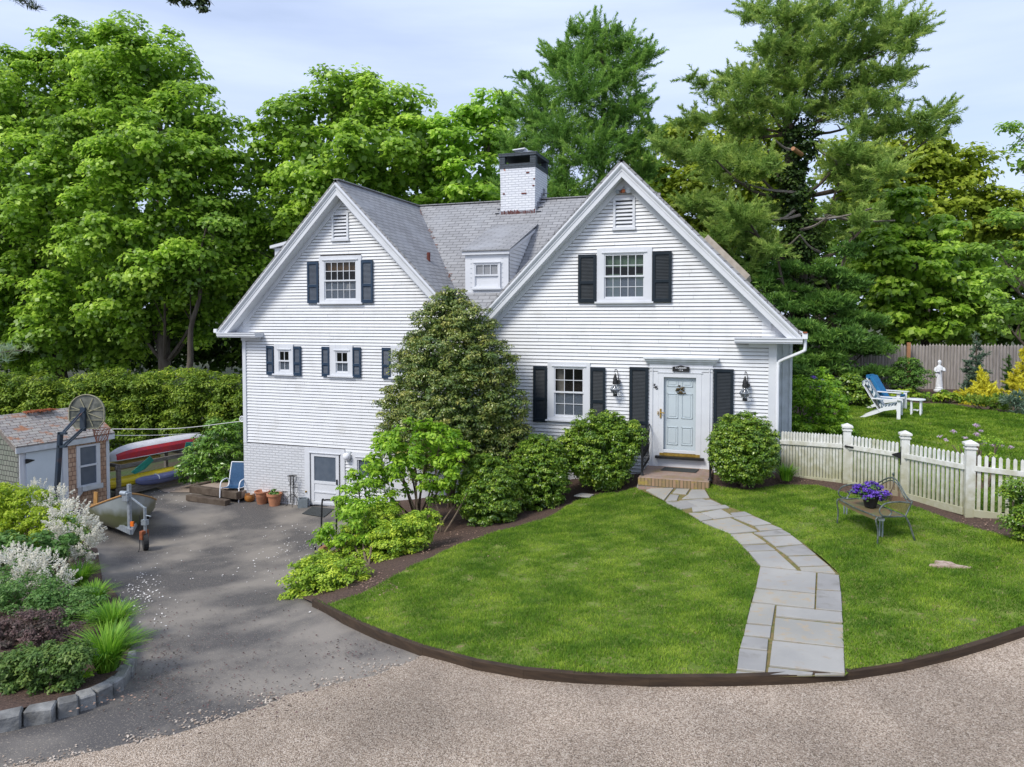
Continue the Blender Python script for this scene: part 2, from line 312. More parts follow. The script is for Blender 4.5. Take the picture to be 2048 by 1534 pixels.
M['tanblind'] = mat('bamboo_blind', (.20,.115,.04), (.13,.07,.025), 9., .8)
M['petal'] = mat('white_petals', (.70,.68,.66), rough=.8)
M['clearglass'] = mat('seeded_lantern_glass', (.8,.82,.85), rough=.05); M['clearglass'].node_tree.nodes['Principled BSDF'].inputs['Transmission Weight'].default_value = .95
# ================================================================== GROUND
def pxpoly(ps, dz=0.): return [tuple(G(x, y, dz)[:2]) for x, y in ps]
def inpoly(X, Y, poly):
    r = np.zeros(X.shape, bool); n = len(poly)
    for i in range(n):
        x0, y0 = poly[i]; x1, y1 = poly[(i+1) % n]
        if y0 == y1: continue
        c = ((y0 > Y) != (y1 > Y)) & (X < (x1-x0)*(Y-y0)/(y1-y0)+x0); r ^= c
    return r
def wob(x, y, a=.015): return a*(np.sin(x*1.7+y*2.3)+np.sin(x*3.1-y*1.9+1.)+np.sin(x*5.3+y*4.1)*.5)
def sheet(name, poly, dz, sp, m, kind='structure', wb=0.):
    P = np.array(poly); x0, y0 = P.min(0); x1, y1 = P.max(0)
    gx, gy = np.meshgrid(np.arange(x0, x1, sp), np.arange(y0, y1, sp)); gx = gx.ravel(); gy = gy.ravel()
    gx = gx+RNG.uniform(-.2, .2, gx.shape)*sp; gy = gy+RNG.uniform(-.2, .2, gy.shape)*sp
    k = inpoly(gx, gy, poly); pts = [Vector((a, b)) for a, b in poly]; ne = len(pts)
    dens = []
    for i in range(ne):                       # subdivide the outline
        a, b = pts[i], pts[(i+1) % ne]; q = max(1, int((b-a).length/sp)); dens += [a.lerp(b, t/q) for t in range(q)]
    ne = len(dens); vs = dens+[Vector((a, b)) for a, b in zip(gx[k], gy[k])]
    r = delaunay_2d_cdt(vs, [(i, (i+1) % ne) for i in range(ne)], [], 1, 1e-5)
    co = np.array([(v.x, v.y) for v in r[0]]); z = T(co[:, 0], co[:, 1])+dz+(wob(co[:, 0], co[:, 1], wb) if wb else 0)
    me = bpy.data.meshes.new(name); me.from_pydata(np.c_[co, z].tolist(), [], [tuple(f) for f in r[2]]); me.update()
    me.materials.append(m); o = bpy.data.objects.new(name, me); COL.objects.link(o)
    me.polygons.foreach_set('use_smooth', [True]*len(me.polygons))
    if sum(p.normal.z for p in me.polygons) < 0: me.flip_normals()
    return tag(o, kind=kind)
def axis(lo, hi, a, b, f, c):
    return np.concatenate([np.linspace(lo, a, c, endpoint=False), np.arange(a, b, f), np.linspace(b, hi, c)])
gx = axis(-400, 400, -30, 20, .6, 22); gy = axis(-60, 500, -18, 32, .6, 20)
GX, GY = np.meshgrid(gx, gy); GZ = T(GX, GY)-.06
far = np.clip(np.hypot(GX, GY)-70, 0, 400)*.0
vv = np.stack([GX, GY, GZ+far], -1).reshape(-1, 3); ny, nx = GX.shape
ff = [(j*nx+i, j*nx+i+1, (j+1)*nx+i+1, (j+1)*nx+i) for j in range(ny-1) for i in range(nx-1)]
me = bpy.data.meshes.new('ground'); me.from_pydata(vv.tolist(), [], ff); me.materials.append(M['soil']); me.polygons.foreach_set('use_smooth', [True]*len(ff))
o = bpy.data.objects.new('ground', me); COL.objects.link(o); tag(o, kind='structure')
EDGE = [(628,1212),(690,1246),(760,1279),(850,1312),(950,1340),(1050,1358),(1150,1367),(1300,1374),(1450,1373),(1600,1368),(1700,1360),(1800,1344),(1900,1320),(1980,1296),(2048,1273),(2200,1215),(2380,1130)]
EW = pxpoly(EDGE)
drive = pxpoly([(800,1020),(720,1060),(660,1180),(632,1212),(690,1246),(760,1279),(850,1312),(760,1350),(600,1388),(480,1430),(370,1465),(200,1505),(0,1545),(-300,1600),(-500,1300),(-420,1040),(0,1005),(200,985),(330,975),(440,955),(493,985)])
drive[0] = (-9.3, .05); drive[-1] = (-14.1, .05)
sheet('driveway', drive, 0., .3, M['asphalt'])
# gravel road: stones as a real relief
gm = bpy.data.materials.new('pea_stone_gravel'); gm.use_nodes = True; t = gm.node_tree; p = t.nodes['Principled BSDF']; p.inputs['Roughness'].default_value = .85
tc = nn(t, 'ShaderNodeTexCoord'); vo = nn(t, 'ShaderNodeTexVoronoi'); vo.inputs['Scale'].default_value = 105.; t.links.new(tc.outputs['Object'], vo.inputs['Vector'])
sx = nn(t, 'ShaderNodeSeparateXYZ'); t.links.new(vo.outputs['Color'], sx.inputs[0]); cr = nn(t, 'ShaderNodeValToRGB'); e = cr.color_ramp.elements
e[0].color = (.15,.11,.08,1); e[1].color = (.72,.62,.51,1); q = e.new(.25); q.color = (.30,.225,.16,1); q = e.new(.5); q.color = (.44,.345,.26,1); q = e.new(.75); q.color = (.53,.43,.335,1)
t.links.new(sx.outputs[0], cr.inputs[0]); zn = nn(t, 'ShaderNodeTexNoise'); zn.inputs['Scale'].default_value = .7; zn.inputs['Detail'].default_value = 4.; t.links.new(tc.outputs['Object'], zn.inputs[0])
mr = nn(t, 'ShaderNodeMapRange'); mr.inputs[1].default_value = .35; mr.inputs[2].default_value = .65; mr.inputs[3].default_value = .68; mr.inputs[4].default_value = 1.1; t.links.new(zn.outputs[0], mr.inputs[0])
mm = nn(t, 'ShaderNodeMixRGB', blend_type='MULTIPLY'); mm.inputs[0].default_value = 1.; t.links.new(cr.outputs[0], mm.inputs[1]); t.links.new(mr.outputs[0], mm.inputs[2]); t.links.new(mm.outputs[0], p.inputs['Base Color'])
iv = nn(t, 'ShaderNodeMath', operation='MULTIPLY'); iv.inputs[1].default_value = -1.; t.links.new(vo.outputs['Distance'], iv.inputs[0])
bp = nn(t, 'ShaderNodeBump'); bp.inputs['Distance'].default_value = .012; t.links.new(iv.outputs[0], bp.inputs['Height']); t.links.new(bp.outputs[0], p.inputs['Normal'])
M['gravel'] = gm
grav = [G(850,1312)[:2]]
for q_ in EDGE[4:]: grav.append(G(*q_)[:2])
grav += [(14, -9), (14, -22), (-12, -22), tuple(G(-300,1600)[:2])]+[tuple(G(*q_)[:2]) for q_ in [(0,1545),(200,1505),(370,1465),(480,1430),(600,1388),(760,1350)]]
random.seed(3); g2 = []
for i, a in enumerate(grav):                       # ragged border with the asphalt
    b = grav[(i+1) % len(grav)]; g2.append(tuple(map(float, a)))
    if i >= len(grav)-8:
        for k in range(1, 9):
            t_ = k/9; g2.append((a[0]+(b[0]-a[0])*t_+random.uniform(-.05, .05), a[1]+(b[1]-a[1])*t_+random.uniform(-.05, .05)))
sheet('gravel', g2, .018, .3, gm)
PL = [(1470,1355),(1474,1338),(1487,1272),(1492,1247),(1502,1205),(1512,1175),(1520,1132),(1495,1103),(1481,1089),(1459,1069),(1403,1043),(1360,1020),(1327,1001),(1283,981),(1272,975)]
PR = [(1690,1351),(1688,1294),(1683,1222),(1679,1149),(1657,1130),(1607,1087),(1566,1059),(1505,1030),(1444,1009),(1420,996),(1410,978),(1414,966)]
lawnL = EW[:9]+pxpoly(PL, .1)+pxpoly([(1235,985),(1200,988),(1150,1003),(1090,1037),(1000,1064),(920,1088),(850,1122),(790,1152),(720,1187),(650,1210)], .1)
lawnR = pxpoly(PR[::-1], .1)+[tuple(a) for a in EW[10:]]+pxpoly([(2300,1150),(2100,1100),(2048,1085),(1980,1064),(1929,1047),(1860,1023),(1810,1006),(1740,994),(1680,984),(1632,970),(1560,967),(1500,981),(1440,975)], .1)
sheet('front_lawn', lawnL, .10, .3, M['turf'], wb=.012); sheet('front_lawn', lawnR, .10, .3, M['turf'], wb=.012)
backl = [(.5,.4),(1.7,-.55),(2.7,-1.4),(3.5,-2.6),(12,-1.6),(14,3),(14,6),(6.6,7.2),(5.9,8.6),(4.6,8.8),(3.3,8.6),(2.6,7.4),(1.7,5),(.9,4)]
sheet('back_lawn', backl, .06, .4, M['turf'], wb=.012)
sheet('mulch_bed', [(1,3.5),(8,4),(15,5),(22,18),(-1,18)], .0, .6, M['mulch'])
sheet('mulch_bed', [(-9.2,.3),(-4,.5),(.3,.3)]+pxpoly([(1700,945),(1810,980),(1945,1015),(2100,1050),(2330,1110),(2048,1150),(1900,1085),(1800,1050),(1640,990),(1500,1000),(1280,1010),(1150,1025),(1000,1090),(850,1150),(720,1208),(640,1211),(606,1196),(588,1172),(612,1135),(655,1120),(700,1060)], .07), .07, .3, M['mulch'], wb=.01)
sheet('planting_bed', pxpoly([(0,1428),(44,1417),(110,1400),(155,1386),(193,1370),(228,1352),(246,1334),(258,1305),(262,1270),(258,1240),(240,1200),(205,1160),(195,1100),(130,1060),(-150,1035),(-420,1300),(-300,1520)], .13), .13, .3, M['mulch'], wb=.02)
sheet('pea_gravel_patch', pxpoly([(330,985),(385,985),(432,972),(470,960),(450,925),(400,935),(370,950),(300,970)]), .012, .3, M['peagravel'])
# bluestone path: sand bed below, split slabs above
path_bed = pxpoly(PL, .1)+pxpoly(PR[::-1], .1)
sheet('path', path_bed, .102, .3, M['joint'])
Z2 = lambda u, v: (1400+u/3.068, 900+v/3.068); Z4 = lambda u, v: (1020+u/3.531, 680+v/3.531)
SL = [[Z2(*q) for q in s] for s in [
 [(370,718),(712,752),(706,876),(345,842)],[(722,755),(852,768),(862,862),(718,853)],[(340,852),(706,884),(702,970),(320,928)],[(716,862),(865,870),(872,988),(712,973)],
 [(314,938),(460,952),(440,1073),(287,1058)],[(470,957),(870,997),(876,1058),(466,1016)],[(463,1026),(878,1070),(884,1206),(451,1158)],[(283,1068),(437,1082),(429,1148),(271,1133)],
 [(266,1144),(418,1160),(412,1228),(247,1210)],[(445,1170),(882,1217),(888,1376),(427,1320)],[(243,1220),(412,1238),(400,1360),(228,1343)],[(225,1354),(398,1370),(394,1414),(214,1414)],
 [(421,1332),(694,1364),(688,1412),(413,1412)],[(706,1370),(886,1387),(886,1402),(704,1410)],[(300,624),(468,619),(593,733),(372,710)],[(612,720),(793,713),(832,756),(622,738)],
 [(542,652),(713,647),(788,705),(605,710)],[(467,597),(635,580),(710,638),(537,645)],[(387,533),(565,524),(630,574),(462,587)],[(332,508),(503,489),(558,517),(383,526)],
 [(182,519),(318,510),(405,568),(252,578)],[(257,585),(413,578),(462,611),(292,616)],[(12,438),(185,417),(350,495),(177,512)],[(207,413),(323,402),(438,450),(333,461)],
 [(338,468),(440,459),(503,482),(370,494)],[(5,384),(130,362),(205,406),(85,420)],[(187,384),(275,376),(318,397),(205,408)],[(-50,352),(155,337),(180,352),(60,366),(-45,378)],
 [(-130,310),(10,298),(130,332),(-40,348)],[(-70,385),(0,385),(75,420),(5,432)]]]
SL += [[Z4(*q) for q in s] for s in [[(908,992),(1033,997),(1005,1038),(895,1038)],[(1040,1000),(1183,1010),(1088,1128),(960,1060),(1012,1042)],[(1195,1014),(1378,1017),(1374,1048),(1182,1044)],
 [(1176,1050),(1268,1052),(1244,1086),(1148,1080)],[(1280,1056),(1374,1056),(1408,1112),(1215,1120),(1258,1090)],[(1132,1090),(1193,1094),(1178,1130),(1098,1136)],[(1250,1138),(1418,1126),(1490,1160),(1325,1176)],[(1104,1144),(1232,1140),(1296,1178),(1200,1196)]]]
sb = MB(); random.seed(5)
for s in SL:
    dz = .118+random.uniform(0, .008)
    P = [G(x, min(y, 1351.-(x-1470)*.02), .12) for x, y in s]; P = [(q[0], q[1], Tz(q[0], q[1])+dz) for q in P]
    sb.prism([(q[0], q[1], q[2]-.03) for q in P], (0, 0, .03))
o = tag(sb.build('path_slabs', M['slab'], bevel=.004), kind='structure'); o.data.materials.append(M['slab2']); o.data.materials.append(M['slab3'])
cen = [(sum(G(x, min(y, 1351.), .12)[0] for x, y in s)/len(s), sum(G(x, min(y, 1351.), .12)[1] for x, y in s)/len(s)) for s in SL]
for f in o.data.polygons:
    k = min(range(len(cen)), key=lambda i: hypot(f.center.x-cen[i][0], f.center.y-cen[i][1])) if f.normal.z > .8 and f.area > .01 else 0; f.material_index = (k*7+k//3) % 3
# timber edging of the lawn
random.seed(9); tb = thing('timber_edging', 'long curved dark brown timber edging along the gravel side of the lawn', 'garden edging', (EW[8][0], EW[8][1], Tz(*EW[8])))
for i in range(len(EW)-1):
    a, b = Vector(EW[i]), Vector(EW[i+1]); d = (b-a).normalized()*.01; a = a-d if i else a
    r = Vector((d.y, -d.x)).normalized()*.035
    za, zb = Tz(*a), Tz(*b); mbx = MB(); vs = []
    for (pp, z0) in ((a, za), (b, zb)):
        
        for sgn in (-1, 1):
            for dz in (-.12, .12 if i < 9 else .108): vs.append((pp.x+r.x*sgn, pp.y+r.y*sgn, z0+dz+.002*(i % 2)))
    mbx.add(vs, [(0,1,3,2),(4,6,7,5),(0,4,5,1),(2,3,7,6),(1,5,7,3),(0,2,6,4)]); mbx.build('plank', M['timber'], tb, bevel=.006)
# granite kerb blocks
kb = [(-50,44,1442,1424),(46,110,1420,1411),(112,155,1406,1397),(157,192,1391,1381),(194,227,1376,1364),(229,251,1358,1345),(253,266,1341,1327),(266,274,1322,1300)]
kl = ['granite kerb block cut by the left edge of the photo','longest granite kerb block, second from the left edge','dark granite kerb block with a weed at its joint','granite kerb block just right of the dark weedy one','granite kerb block fifth along the bed corner','granite kerb block sixth along, where the kerb bends','small granite kerb block near the daylily clump','last small granite kerb block beside the daylily clump']
random.seed(2)
for (xa, xb, ya, yb), lb in zip(kb, kl):
    a = G(xa, ya+34, 0); b = G(xb, yb+(34 if xb < 260 else 24), 0); d = Vector((b[0]-a[0], b[1]-a[1])); n = Vector((-d.y, d.x)).normalized()*.17
    z0 = min(Tz(a[0], a[1]), Tz(b[0], b[1])); k_ = MB(); c = ((a[0]+b[0])/2+n.x/2, (a[1]+b[1])/2+n.y/2)
    r_ = lambda: random.uniform(-.012, .012)
    P = [(a[0]+r_(), a[1]+r_(), z0-.1), (b[0]+r_(), b[1]+r_(), z0-.1), (b[0]+n.x+r_(), b[1]+n.y, z0-.1), (a[0]+n.x, a[1]+n.y+r_(), z0-.1)]
    k_.add(P+[(q[0]+r_(), q[1]+r_(), z0+.165+r_()) for q in P], [(0,3,2,1),(4,5,6,7),(0,1,5,4),(1,2,6,5),(2,3,7,6),(3,0,4,7)])
    tag(k_.build('kerb_block', M['granite'], bevel=.014), lb, 'kerb stone', 'granite kerb blocks edging the planting bed')
# ================================================================== HOUSE
house = thing('house', 'white clapboard house with two steep front gables, black shutters and a white brick chimney', 'house', (-7, 4, 1.))
GL, GR, AP, SLP = -10.67, -3.06, 8.92, 1.02                # gable centres, apex height, slope
XL, XR, ROW = -14.0, .33, .0853
OPEN = [  # x0,x1,z0,z1 holes in the clapboards (window casings etc.)
 (-11.40,-10.12,5.68,6.92),(-3.68,-2.41,5.66,6.90),(-12.90,-12.31,3.70,4.50),(-11.10,-10.41,3.70,4.50),(-9.22,-8.52,3.70,4.50),(-4.90,-3.87,2.80,4.16),
 (-2.42,-1.01,1.0,4.2),(-11.95,-10.66,-.5,1.66),(-10.43,-9.5,.80,1.60),(-11.0,-10.51,7.38,8.06),(-3.30,-2.81,7.38,8.06)]
def spans(z0, z1):
    zm = z1-.005
    if zm < 4.75: xs = [(XL+.11, XR-.14)]
    else:
        hw = max(0, (AP-.38-zm)/SLP); xs = [(max(GL-hw, XL), GL+hw), (GR-hw, min(GR+hw, XR))]
        if xs[0][1] > xs[1][0]: xs = [(xs[0][0], xs[1][1])]
    if z0 < 1.62: xs = [(max(a, -11.0), b) for a, b in xs]
    if z0 < 1.45: xs = [(a, min(b, -9.45)) for a, b in xs]
    for x0, x1, a0, a1 in OPEN:
        if z0+.03 > a1 or z1-.03 < a0: continue
        ys = []
        for a, b in xs:
            if x1 <= a or x0 >= b: ys.append((a, b)); continue
            if x0 > a: ys.append((a, x0))
            if x1 < b: ys.append((x1, b))
        xs = ys
    return [(a, b) for a, b in xs if b-a > .02]
cb = MB(); bk = MB(); random.seed(55)
z = 1.675-20*ROW
while z < 8.6:
    z1 = z+ROW
    for a, b in spans(z, z1):
        s0 = .0
        def sl(x0, x1):         # follow the rake inside the gable
            return x0, x1
        y0, yt = -.030, -.008
        lo, hi = z+.015, z1
        tl = tr = 0.
        if z1 > 4.85:
            if abs(a-(GL-max(0, (AP-.38-z1+.005)/SLP))) < .01 or abs(a-(GR-max(0, (AP-.38-z1+.005)/SLP))) < .01: tl = (ROW-.015)/SLP
            if abs(b-(GL+max(0, (AP-.38-z1+.005)/SLP))) < .01 or abs(b-(GR+max(0, (AP-.38-z1+.005)/SLP))) < .01: tr = (ROW-.015)/SLP
        cuts = [a]; xx_ = a+random.uniform(.8, 3.)
        while xx_ < b-.5: cuts.append(xx_); xx_ += random.uniform(1.5, 3.6)
        cuts.append(b); tl_, tr_, a_, b_ = tl, tr, a, b
        for ci in range(len(cuts)-1):
          a, b = cuts[ci], cuts[ci+1]-(.004 if ci < len(cuts)-2 else 0); tl = tl_ if ci == 0 else 0; tr = tr_ if ci == len(cuts)-2 else 0; y0 = -.030+random.uniform(-.002, .002)
          cb.add([(a-tl, y0, lo), (b+tr, y0, lo), (b, yt, hi), (a, yt, hi), (a-tl, .02, lo), (b+tr, .02, lo), (b, .02, hi), (a, .02, hi)],
               [(0,1,2,3),(4,5,1,0),(1,5,6,2),(4,0,3,7),(3,2,6,7)])
        a, b, tl, tr = a_, b_, tl_, tr_
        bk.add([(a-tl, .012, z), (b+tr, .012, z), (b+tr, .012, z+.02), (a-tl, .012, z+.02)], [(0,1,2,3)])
    z = z1
cb.build('clapboard_siding', M['clap'], house); bk.build('shade_toned_sheathing', M['gap'], house)  # backing strips in the slots are toned dark to draw the boards' shade
# solid walls behind the siding (with window wells), side and back walls
core = MB(); wells = [(-11.27,-10.25,5.74,6.80),(-3.53,-2.56,5.72,6.78),(-12.78,-12.41,3.76,4.34),(-10.93,-10.53,3.76,4.34),(-9.06,-8.66,3.76,4.34),(-4.75,-4.0,2.84,4.05),(-2.12,-1.35,2.05,3.92),(-10.28,-9.66,.93,1.45)]
xsb = sorted({XL, XR, *[v for q in wells for v in q[:2]]}); zsb = sorted({-.4, 4.8, *[v for q in wells if q[3] < 4.8 for v in q[2:]]})
for i in range(len(xsb)-1):
    for j in range(len(zsb)-1):
        xm, zm = (xsb[i]+xsb[i+1])/2, (zsb[j]+zsb[j+1])/2
        if any(q[0] < xm < q[1] and q[2] < zm < q[3] for q in wells): continue
        core.add([(xsb[i], .02, zsb[j]), (xsb[i+1], .02, zsb[j]), (xsb[i+1], .02, zsb[j+1]), (xsb[i], .02, zsb[j+1])], [(0,1,2,3)])
for c, wl in ((GL, wells[0]), (GR, wells[1])):
    hz = lambda x: AP-.3-SLP*abs(x-c)
    xs = sorted({max(XL, c-3.8), c, min(XR, c+3.8), wl[0], wl[1]})
    for i in range(len(xs)-1):
        a, b = xs[i], xs[i+1]
        if wl[0] <= a < wl[1]:
            core.add([(a, .02, 4.8), (b, .02, 4.8), (b, .02, wl[2]), (a, .02, wl[2])], [(0,1,2,3)])
            core.add([(a, .02, wl[3]), (b, .02, wl[3]), (b, .02, hz(b)), (a, .02, hz(a))], [(0,1,2,3)])
        else: core.add([(a, .02, 4.8), (b, .02, 4.8), (b, .02, max(4.8, hz(b))), (a, .02, max(4.8, hz(a)))], [(0,1,2,3)])
core.build('shade_toned_sheathing', M['gap'], house)
sw = MB(); YB = 9.2
for x in (XL+.01, XR-.01):
    sw.add([(x, .02, -.4), (x, YB, -.4), (x, YB, 4.95), (x, .02, 4.95)], [(0,1,2,3)])
sw.add([(XL, YB, -.4), (XR, YB, -.4), (XR, YB, 4.95), (XL, YB, 4.95)], [(0,1,2,3)])
for c in (GL, GR): sw.add([(c-3.9, YB, 4.9), (c+3.9, YB, 4.9), (c, YB, AP-.1)], [(0,1,2)])
sw.build('side_wall', M['clap'], house)
fb = MB(); fb.box(XL, -11.95, -.045, .02, -.4, 1.655); fb.build('brick_foundation', M['brickw'], house)
f2 = MB(); f2.box(-9.45, -2.42, -.012, .02, -.3, 1.47); f2.box(-1.01, XR, -.012, .02, .5, 1.7); f2.box(-10.66, -9.45, -.012, .02, -.4, .0); f2.build('foundation', M['trim'], house)
tr = MB(); tr.box(XL-.005, XL+.11, -.05, .0, 1.66, 4.72); tr.build('corner_board', M['trim'], house, bevel=.003)
tr = MB(); tr.box(XR-.14, XR+.0, -.05, .0, 1.45, 4.72); tr.box(XR+.0, XR+.03, -.05, .12, 1.45, 4.72); tr.build('corner_board', M['trim'], house, bevel=.003)
tr = MB(); tr.box(XR-.17, XR+.07, -.1, .1, 2.52, 2.57); tr.build('corner_ledge', M['trim'], house)
# side porch wall seen past the corner
tr = MB(); tr.box(XR+.0, XR+.42, 1.6, 1.7, .9, 4.75); tr.box(XR+.05, XR+.09, 1.57, 1.6, 1, 4.75); tr.box(XR+.2, XR+.24, 1.57, 1.6, 1, 4.75); tr.box(XR+.36, XR+.42, 1.56, 1.6, 1, 4.75); tr.build('porch_wall', M['greytrim'], house)
# roofs
def slab(pts, th, name, m, up=(0, 0, 1)):
    b = MB(); P = [Vector(p) for p in pts]; n = (P[1]-P[0]).cross(P[2]-P[0]).normalized()
    if n.z < 0: n = -n
    return b.prism([p-n*th for p in P], n*th).build(name, m, house)
YF = -.37; HW = 3.93
for c in (GL, GR):
    for s in (-1, 1):
        slab([(c, YF, AP), (c+s*HW, YF, AP-SLP*HW), (c+s*HW, YB+.3, AP-SLP*HW), (c, YB+.3, AP)], .07, 'shingled_roof', M['shingle'])
mz = lambda y: AP-.01-.83*(4.5-y)
slab([(-10.9, 4.5, mz(4.5)), (-2.8, 4.5, mz(4.5)), (-6.65, -.25, mz(-.25)), (-7.12, -.25, mz(-.25))], .1, 'shingled_roof', M['shingle'])
slab([(-10.9, 4.5, mz(4.5)), (-2.8, 4.5, mz(4.5)), (-6.5, 9.4, mz(4.5)-4.1), (-7.2, 9.4, mz(4.5)-4.1)], .1, 'shingled_roof', M['shingle'])
rc = MB(); rc.bar((-10.75, 4.5, AP+.0), (-2.9, 4.5, AP+.0), .16, .025); rc.bar((GL, YF+.02, AP+.005), (GL, 4.4, AP+.005), .16, .025); rc.build('ridge_cap', M['shingle'], house)
# rake cornices: profile (y, depth below the roof surface) swept down each slope
prof = [(YF+.02,.055),(YF-.01,.055),(YF-.035,.075),(YF-.035,.10),(YF-.01,.135),(YF+.015,.15),(YF+.015,.185),(YF+.03,.19),(YF+.03,.285),(YF+.06,.29),(-.03,.29),(-.03,.055)]
fr = [(-.045,.285),(-.045,.40),(0.,.40),(0.,.285)]
kz = math.sqrt(1+SLP*SLP)
def rake(c, s, pf, name, m, hw=HW):
    b = MB(); n = len(pf)
    vs = [(c, y, AP-d*kz) for y, d in pf]+[(c+s*min(hw, (AP-4.745-d*kz)/SLP), y, AP-SLP*min(hw, (AP-4.745-d*kz)/SLP)-d*kz) for y, d in pf]
    b.add(vs, [tuple(range(n)), tuple(range(n, 2*n))]+[(i, (i+1) % n, n+(i+1) % n, n+i) for i in range(n)]); return b.build(name, m, house)
for c in (GL, GR):
    for s in (-1, 1):
        hw = HW-.02 if c+s*HW < -7.5 or c+s*HW > -5 else 3.72
        rake(c, s, prof, 'rake_cornice', M['trim'], hw); rake(c, s, fr, 'frieze_board', M['trim'], 3.3 if hw > 3.8 else 3.72)
for xa, xb in ((GL-HW+.0, -13.28), (-.53, GR+HW)):
    b = MB(); b.box(xa, xb, YF-.03, 0, 4.735, 4.80); b.box(xa, xb, YF-.05, 0, 4.80, 4.825); b.box(xa, xb, YF-.005, 0, 4.70, 4.735); b.build('cornice_return', M['trim'], house)
    b = MB(); b.box(max(xa+.3, XL), min(xb-.08, XR), -.1, 0, 4.60, 4.70); b.build('cornice_bed_mould', M['trim'], house)
for c, s in ((GL, -1), (GR, 1)):
    b = MB(); b.prism([(c+s*3.1,-.012,4.78),(c+s*3.95,-.012,4.78),(c+s*3.95,-.012,4.84),(c+s*3.1,-.012,AP-SLP*3.1-.2)], (0,.03,0)); b.build('eave_panel', M['trim'], house)
# eave soffit and gutter on the right side, elbow and downspout
b = MB(); b.box(XR, .80, YF, YB, 4.72, 4.76); b.build('soffit', M['trim'], house)
b = MB(); b.box(GR+HW-.01, GR+HW+.10, YF-.04, YB, 4.80, 4.93); gt = b.build('gutter', M['whitemetal'], house, bevel=.01)
b = MB(); b.box(GR+HW+.005, GR+HW+.085, YF-.06, YF+.1, 4.93, 4.96); b.build('copper_end_cap', M['rust'], house)
gx_ = GR+HW+.05
b = MB(); b.tube(bezier([(gx_, -.3, 4.80), (gx_, -.3, 4.60), (gx_-.05, -.28, 4.53), (.47, -.1, 4.33), (.40, -.06, 4.25), (.385, -.06, 4.1), (.385, -.06, 2.2)], 6), .036, 8); b.build('downspout', M['whitemetal'], house, smooth=True)
b = MB(); b.box(GL-HW-.10, GL-HW+.01, YF-.04, YB, 4.82, 4.93); b.build('gutter', M['whitemetal'], house, bevel=.01)
# far shed dormers that peep over both outer slopes
b = MB(); b.add([(-13.75,.9,7.30),(-13.75,4.6,7.30),(-12.3,4.6,7.55),(-12.3,.9,7.55),(-13.75,.9,7.38),(-13.75,4.6,7.38),(-12.3,4.6,7.66),(-12.3,.9,7.66)], [(0,1,2,3),(4,7,6,5),(0,4,5,1),(1,5,6,2),(2,6,7,3),(3,7,4,0)])
b.box(-13.65, -12.4, 1.0, 4.5, 6.2, 7.32); b.build('side_dormer', M['trim'], house)
b = MB()
x1_, x2_ = -1.28, -.33
b.add([(x1_,.6,AP-SLP*(x1_-GR)),(x2_,.6,AP-SLP*(x2_-GR)),(x2_,3.5,AP-SLP*(x2_-GR)),(x1_,3.5,AP-SLP*(x1_-GR))]+[(x1_+.1,.6,AP-SLP*(x1_-GR)+.11),(x2_+.1,.6,AP-SLP*(x2_-GR)+.11),(x2_+.1,3.5,AP-SLP*(x2_-GR)+.11),(x1_+.1,3.5,AP-SLP*(x1_-GR)+.11)], [(0,1,2,3),(4,7,6,5),(0,4,5,1),(1,5,6,2),(2,6,7,3),(3,7,4,0)])
b.build('skylight_curb', mat('tan_cedar_edge', (.45,.40,.33), (.36,.31,.25), 8.), house)
b = MB(); b.box(-7.58+.0, -6.47, 3.93, 5.3, 7.9, 9.80)
stack = MB(); cx_, cw = -7.025, .555
stack.add([(cx_-.54,3.93,8.2),(cx_+.54,3.93,8.2),(cx_+.54,5.2,8.2),(cx_-.54,5.2,8.2),(cx_-.565,3.92,9.80),(cx_+.565,3.92,9.80),(cx_+.565,5.22,9.80),(cx_-.565,5.22,9.80)], [(0,3,2,1),(4,5,6,7),(0,1,5,4),(1,2,6,5),(2,3,7,6),(3,0,4,7)])
chim = stack.build('chimney', M['brickc'], house)
b = MB(); b.box(cx_-.585,cx_+.585,3.90,5.24,9.80,9.94)
for xx in (cx_-.585, cx_+.40):
    for yy in (3.90, 5.07): b.box(xx, xx+.185, yy, yy+.17, 9.94, 10.16)
b.box(cx_-.61, cx_+.61, 3.875, 5.27, 10.16, 10.26)
b.build('chimney_hood', M['brickb'], chim, bevel=.006)
b = MB(); b.lathe([(.0,0),(.17,0),(.17,.03),(.14,.05),(.14,.12),(.0,.12)], (cx_+.0, 4.5, 10.26), 16); b.bar((cx_-.28,4.42,10.44),(cx_+.12,4.42,10.47),.30,.03); b.bar((cx_-.12,4.42,10.3),(cx_-.12,4.42,10.45),.02); b.bar((cx_+.05,4.42,10.3),(cx_+.05,4.42,10.45),.02); b.lathe([(.0,0),(.2,0),(.21,.03),(.0,.03)], (cx_+.15, 4.6, 10.38), 16)
b.build('flue_cap', M['statue'], chim)
b = MB(); b.prism([(cx_-.60,3.90,mz(3.90)-.05),(cx_+.60,3.90,mz(3.90)-.05),(cx_+.60,3.90,mz(3.90)+.10),(cx_-.60,3.90,mz(3.90)+.10)], (0,.03,0))
for k in range(5):
    y = 3.95+k*.2; b.box(cx_+.54, cx_+.575, y, y+.21, mz(y)-.05, mz(y)+.17); b.box(cx_-.575, cx_-.54, y, y+.21, mz(y)-.05, mz(y)+.17)
    b.bar((cx_+.58, y, mz(y)+.012), (cx_+.74, y, mz(y)+.012), .13, .012); b.bar((cx_-.58, y, mz(y)+.012), (cx_-.74, y, mz(y)+.012), .13, .012)
b.build('flashing', M['lead'], chim)
b = MB(); random.seed(4)
for k in range(26):
    x = cx_-.52+k*.042; b.box(x, x+random.uniform(.012,.03), 3.885, 3.9, mz(3.9)-.02+random.uniform(0,.03), mz(3.9)+random.uniform(.05,.13))
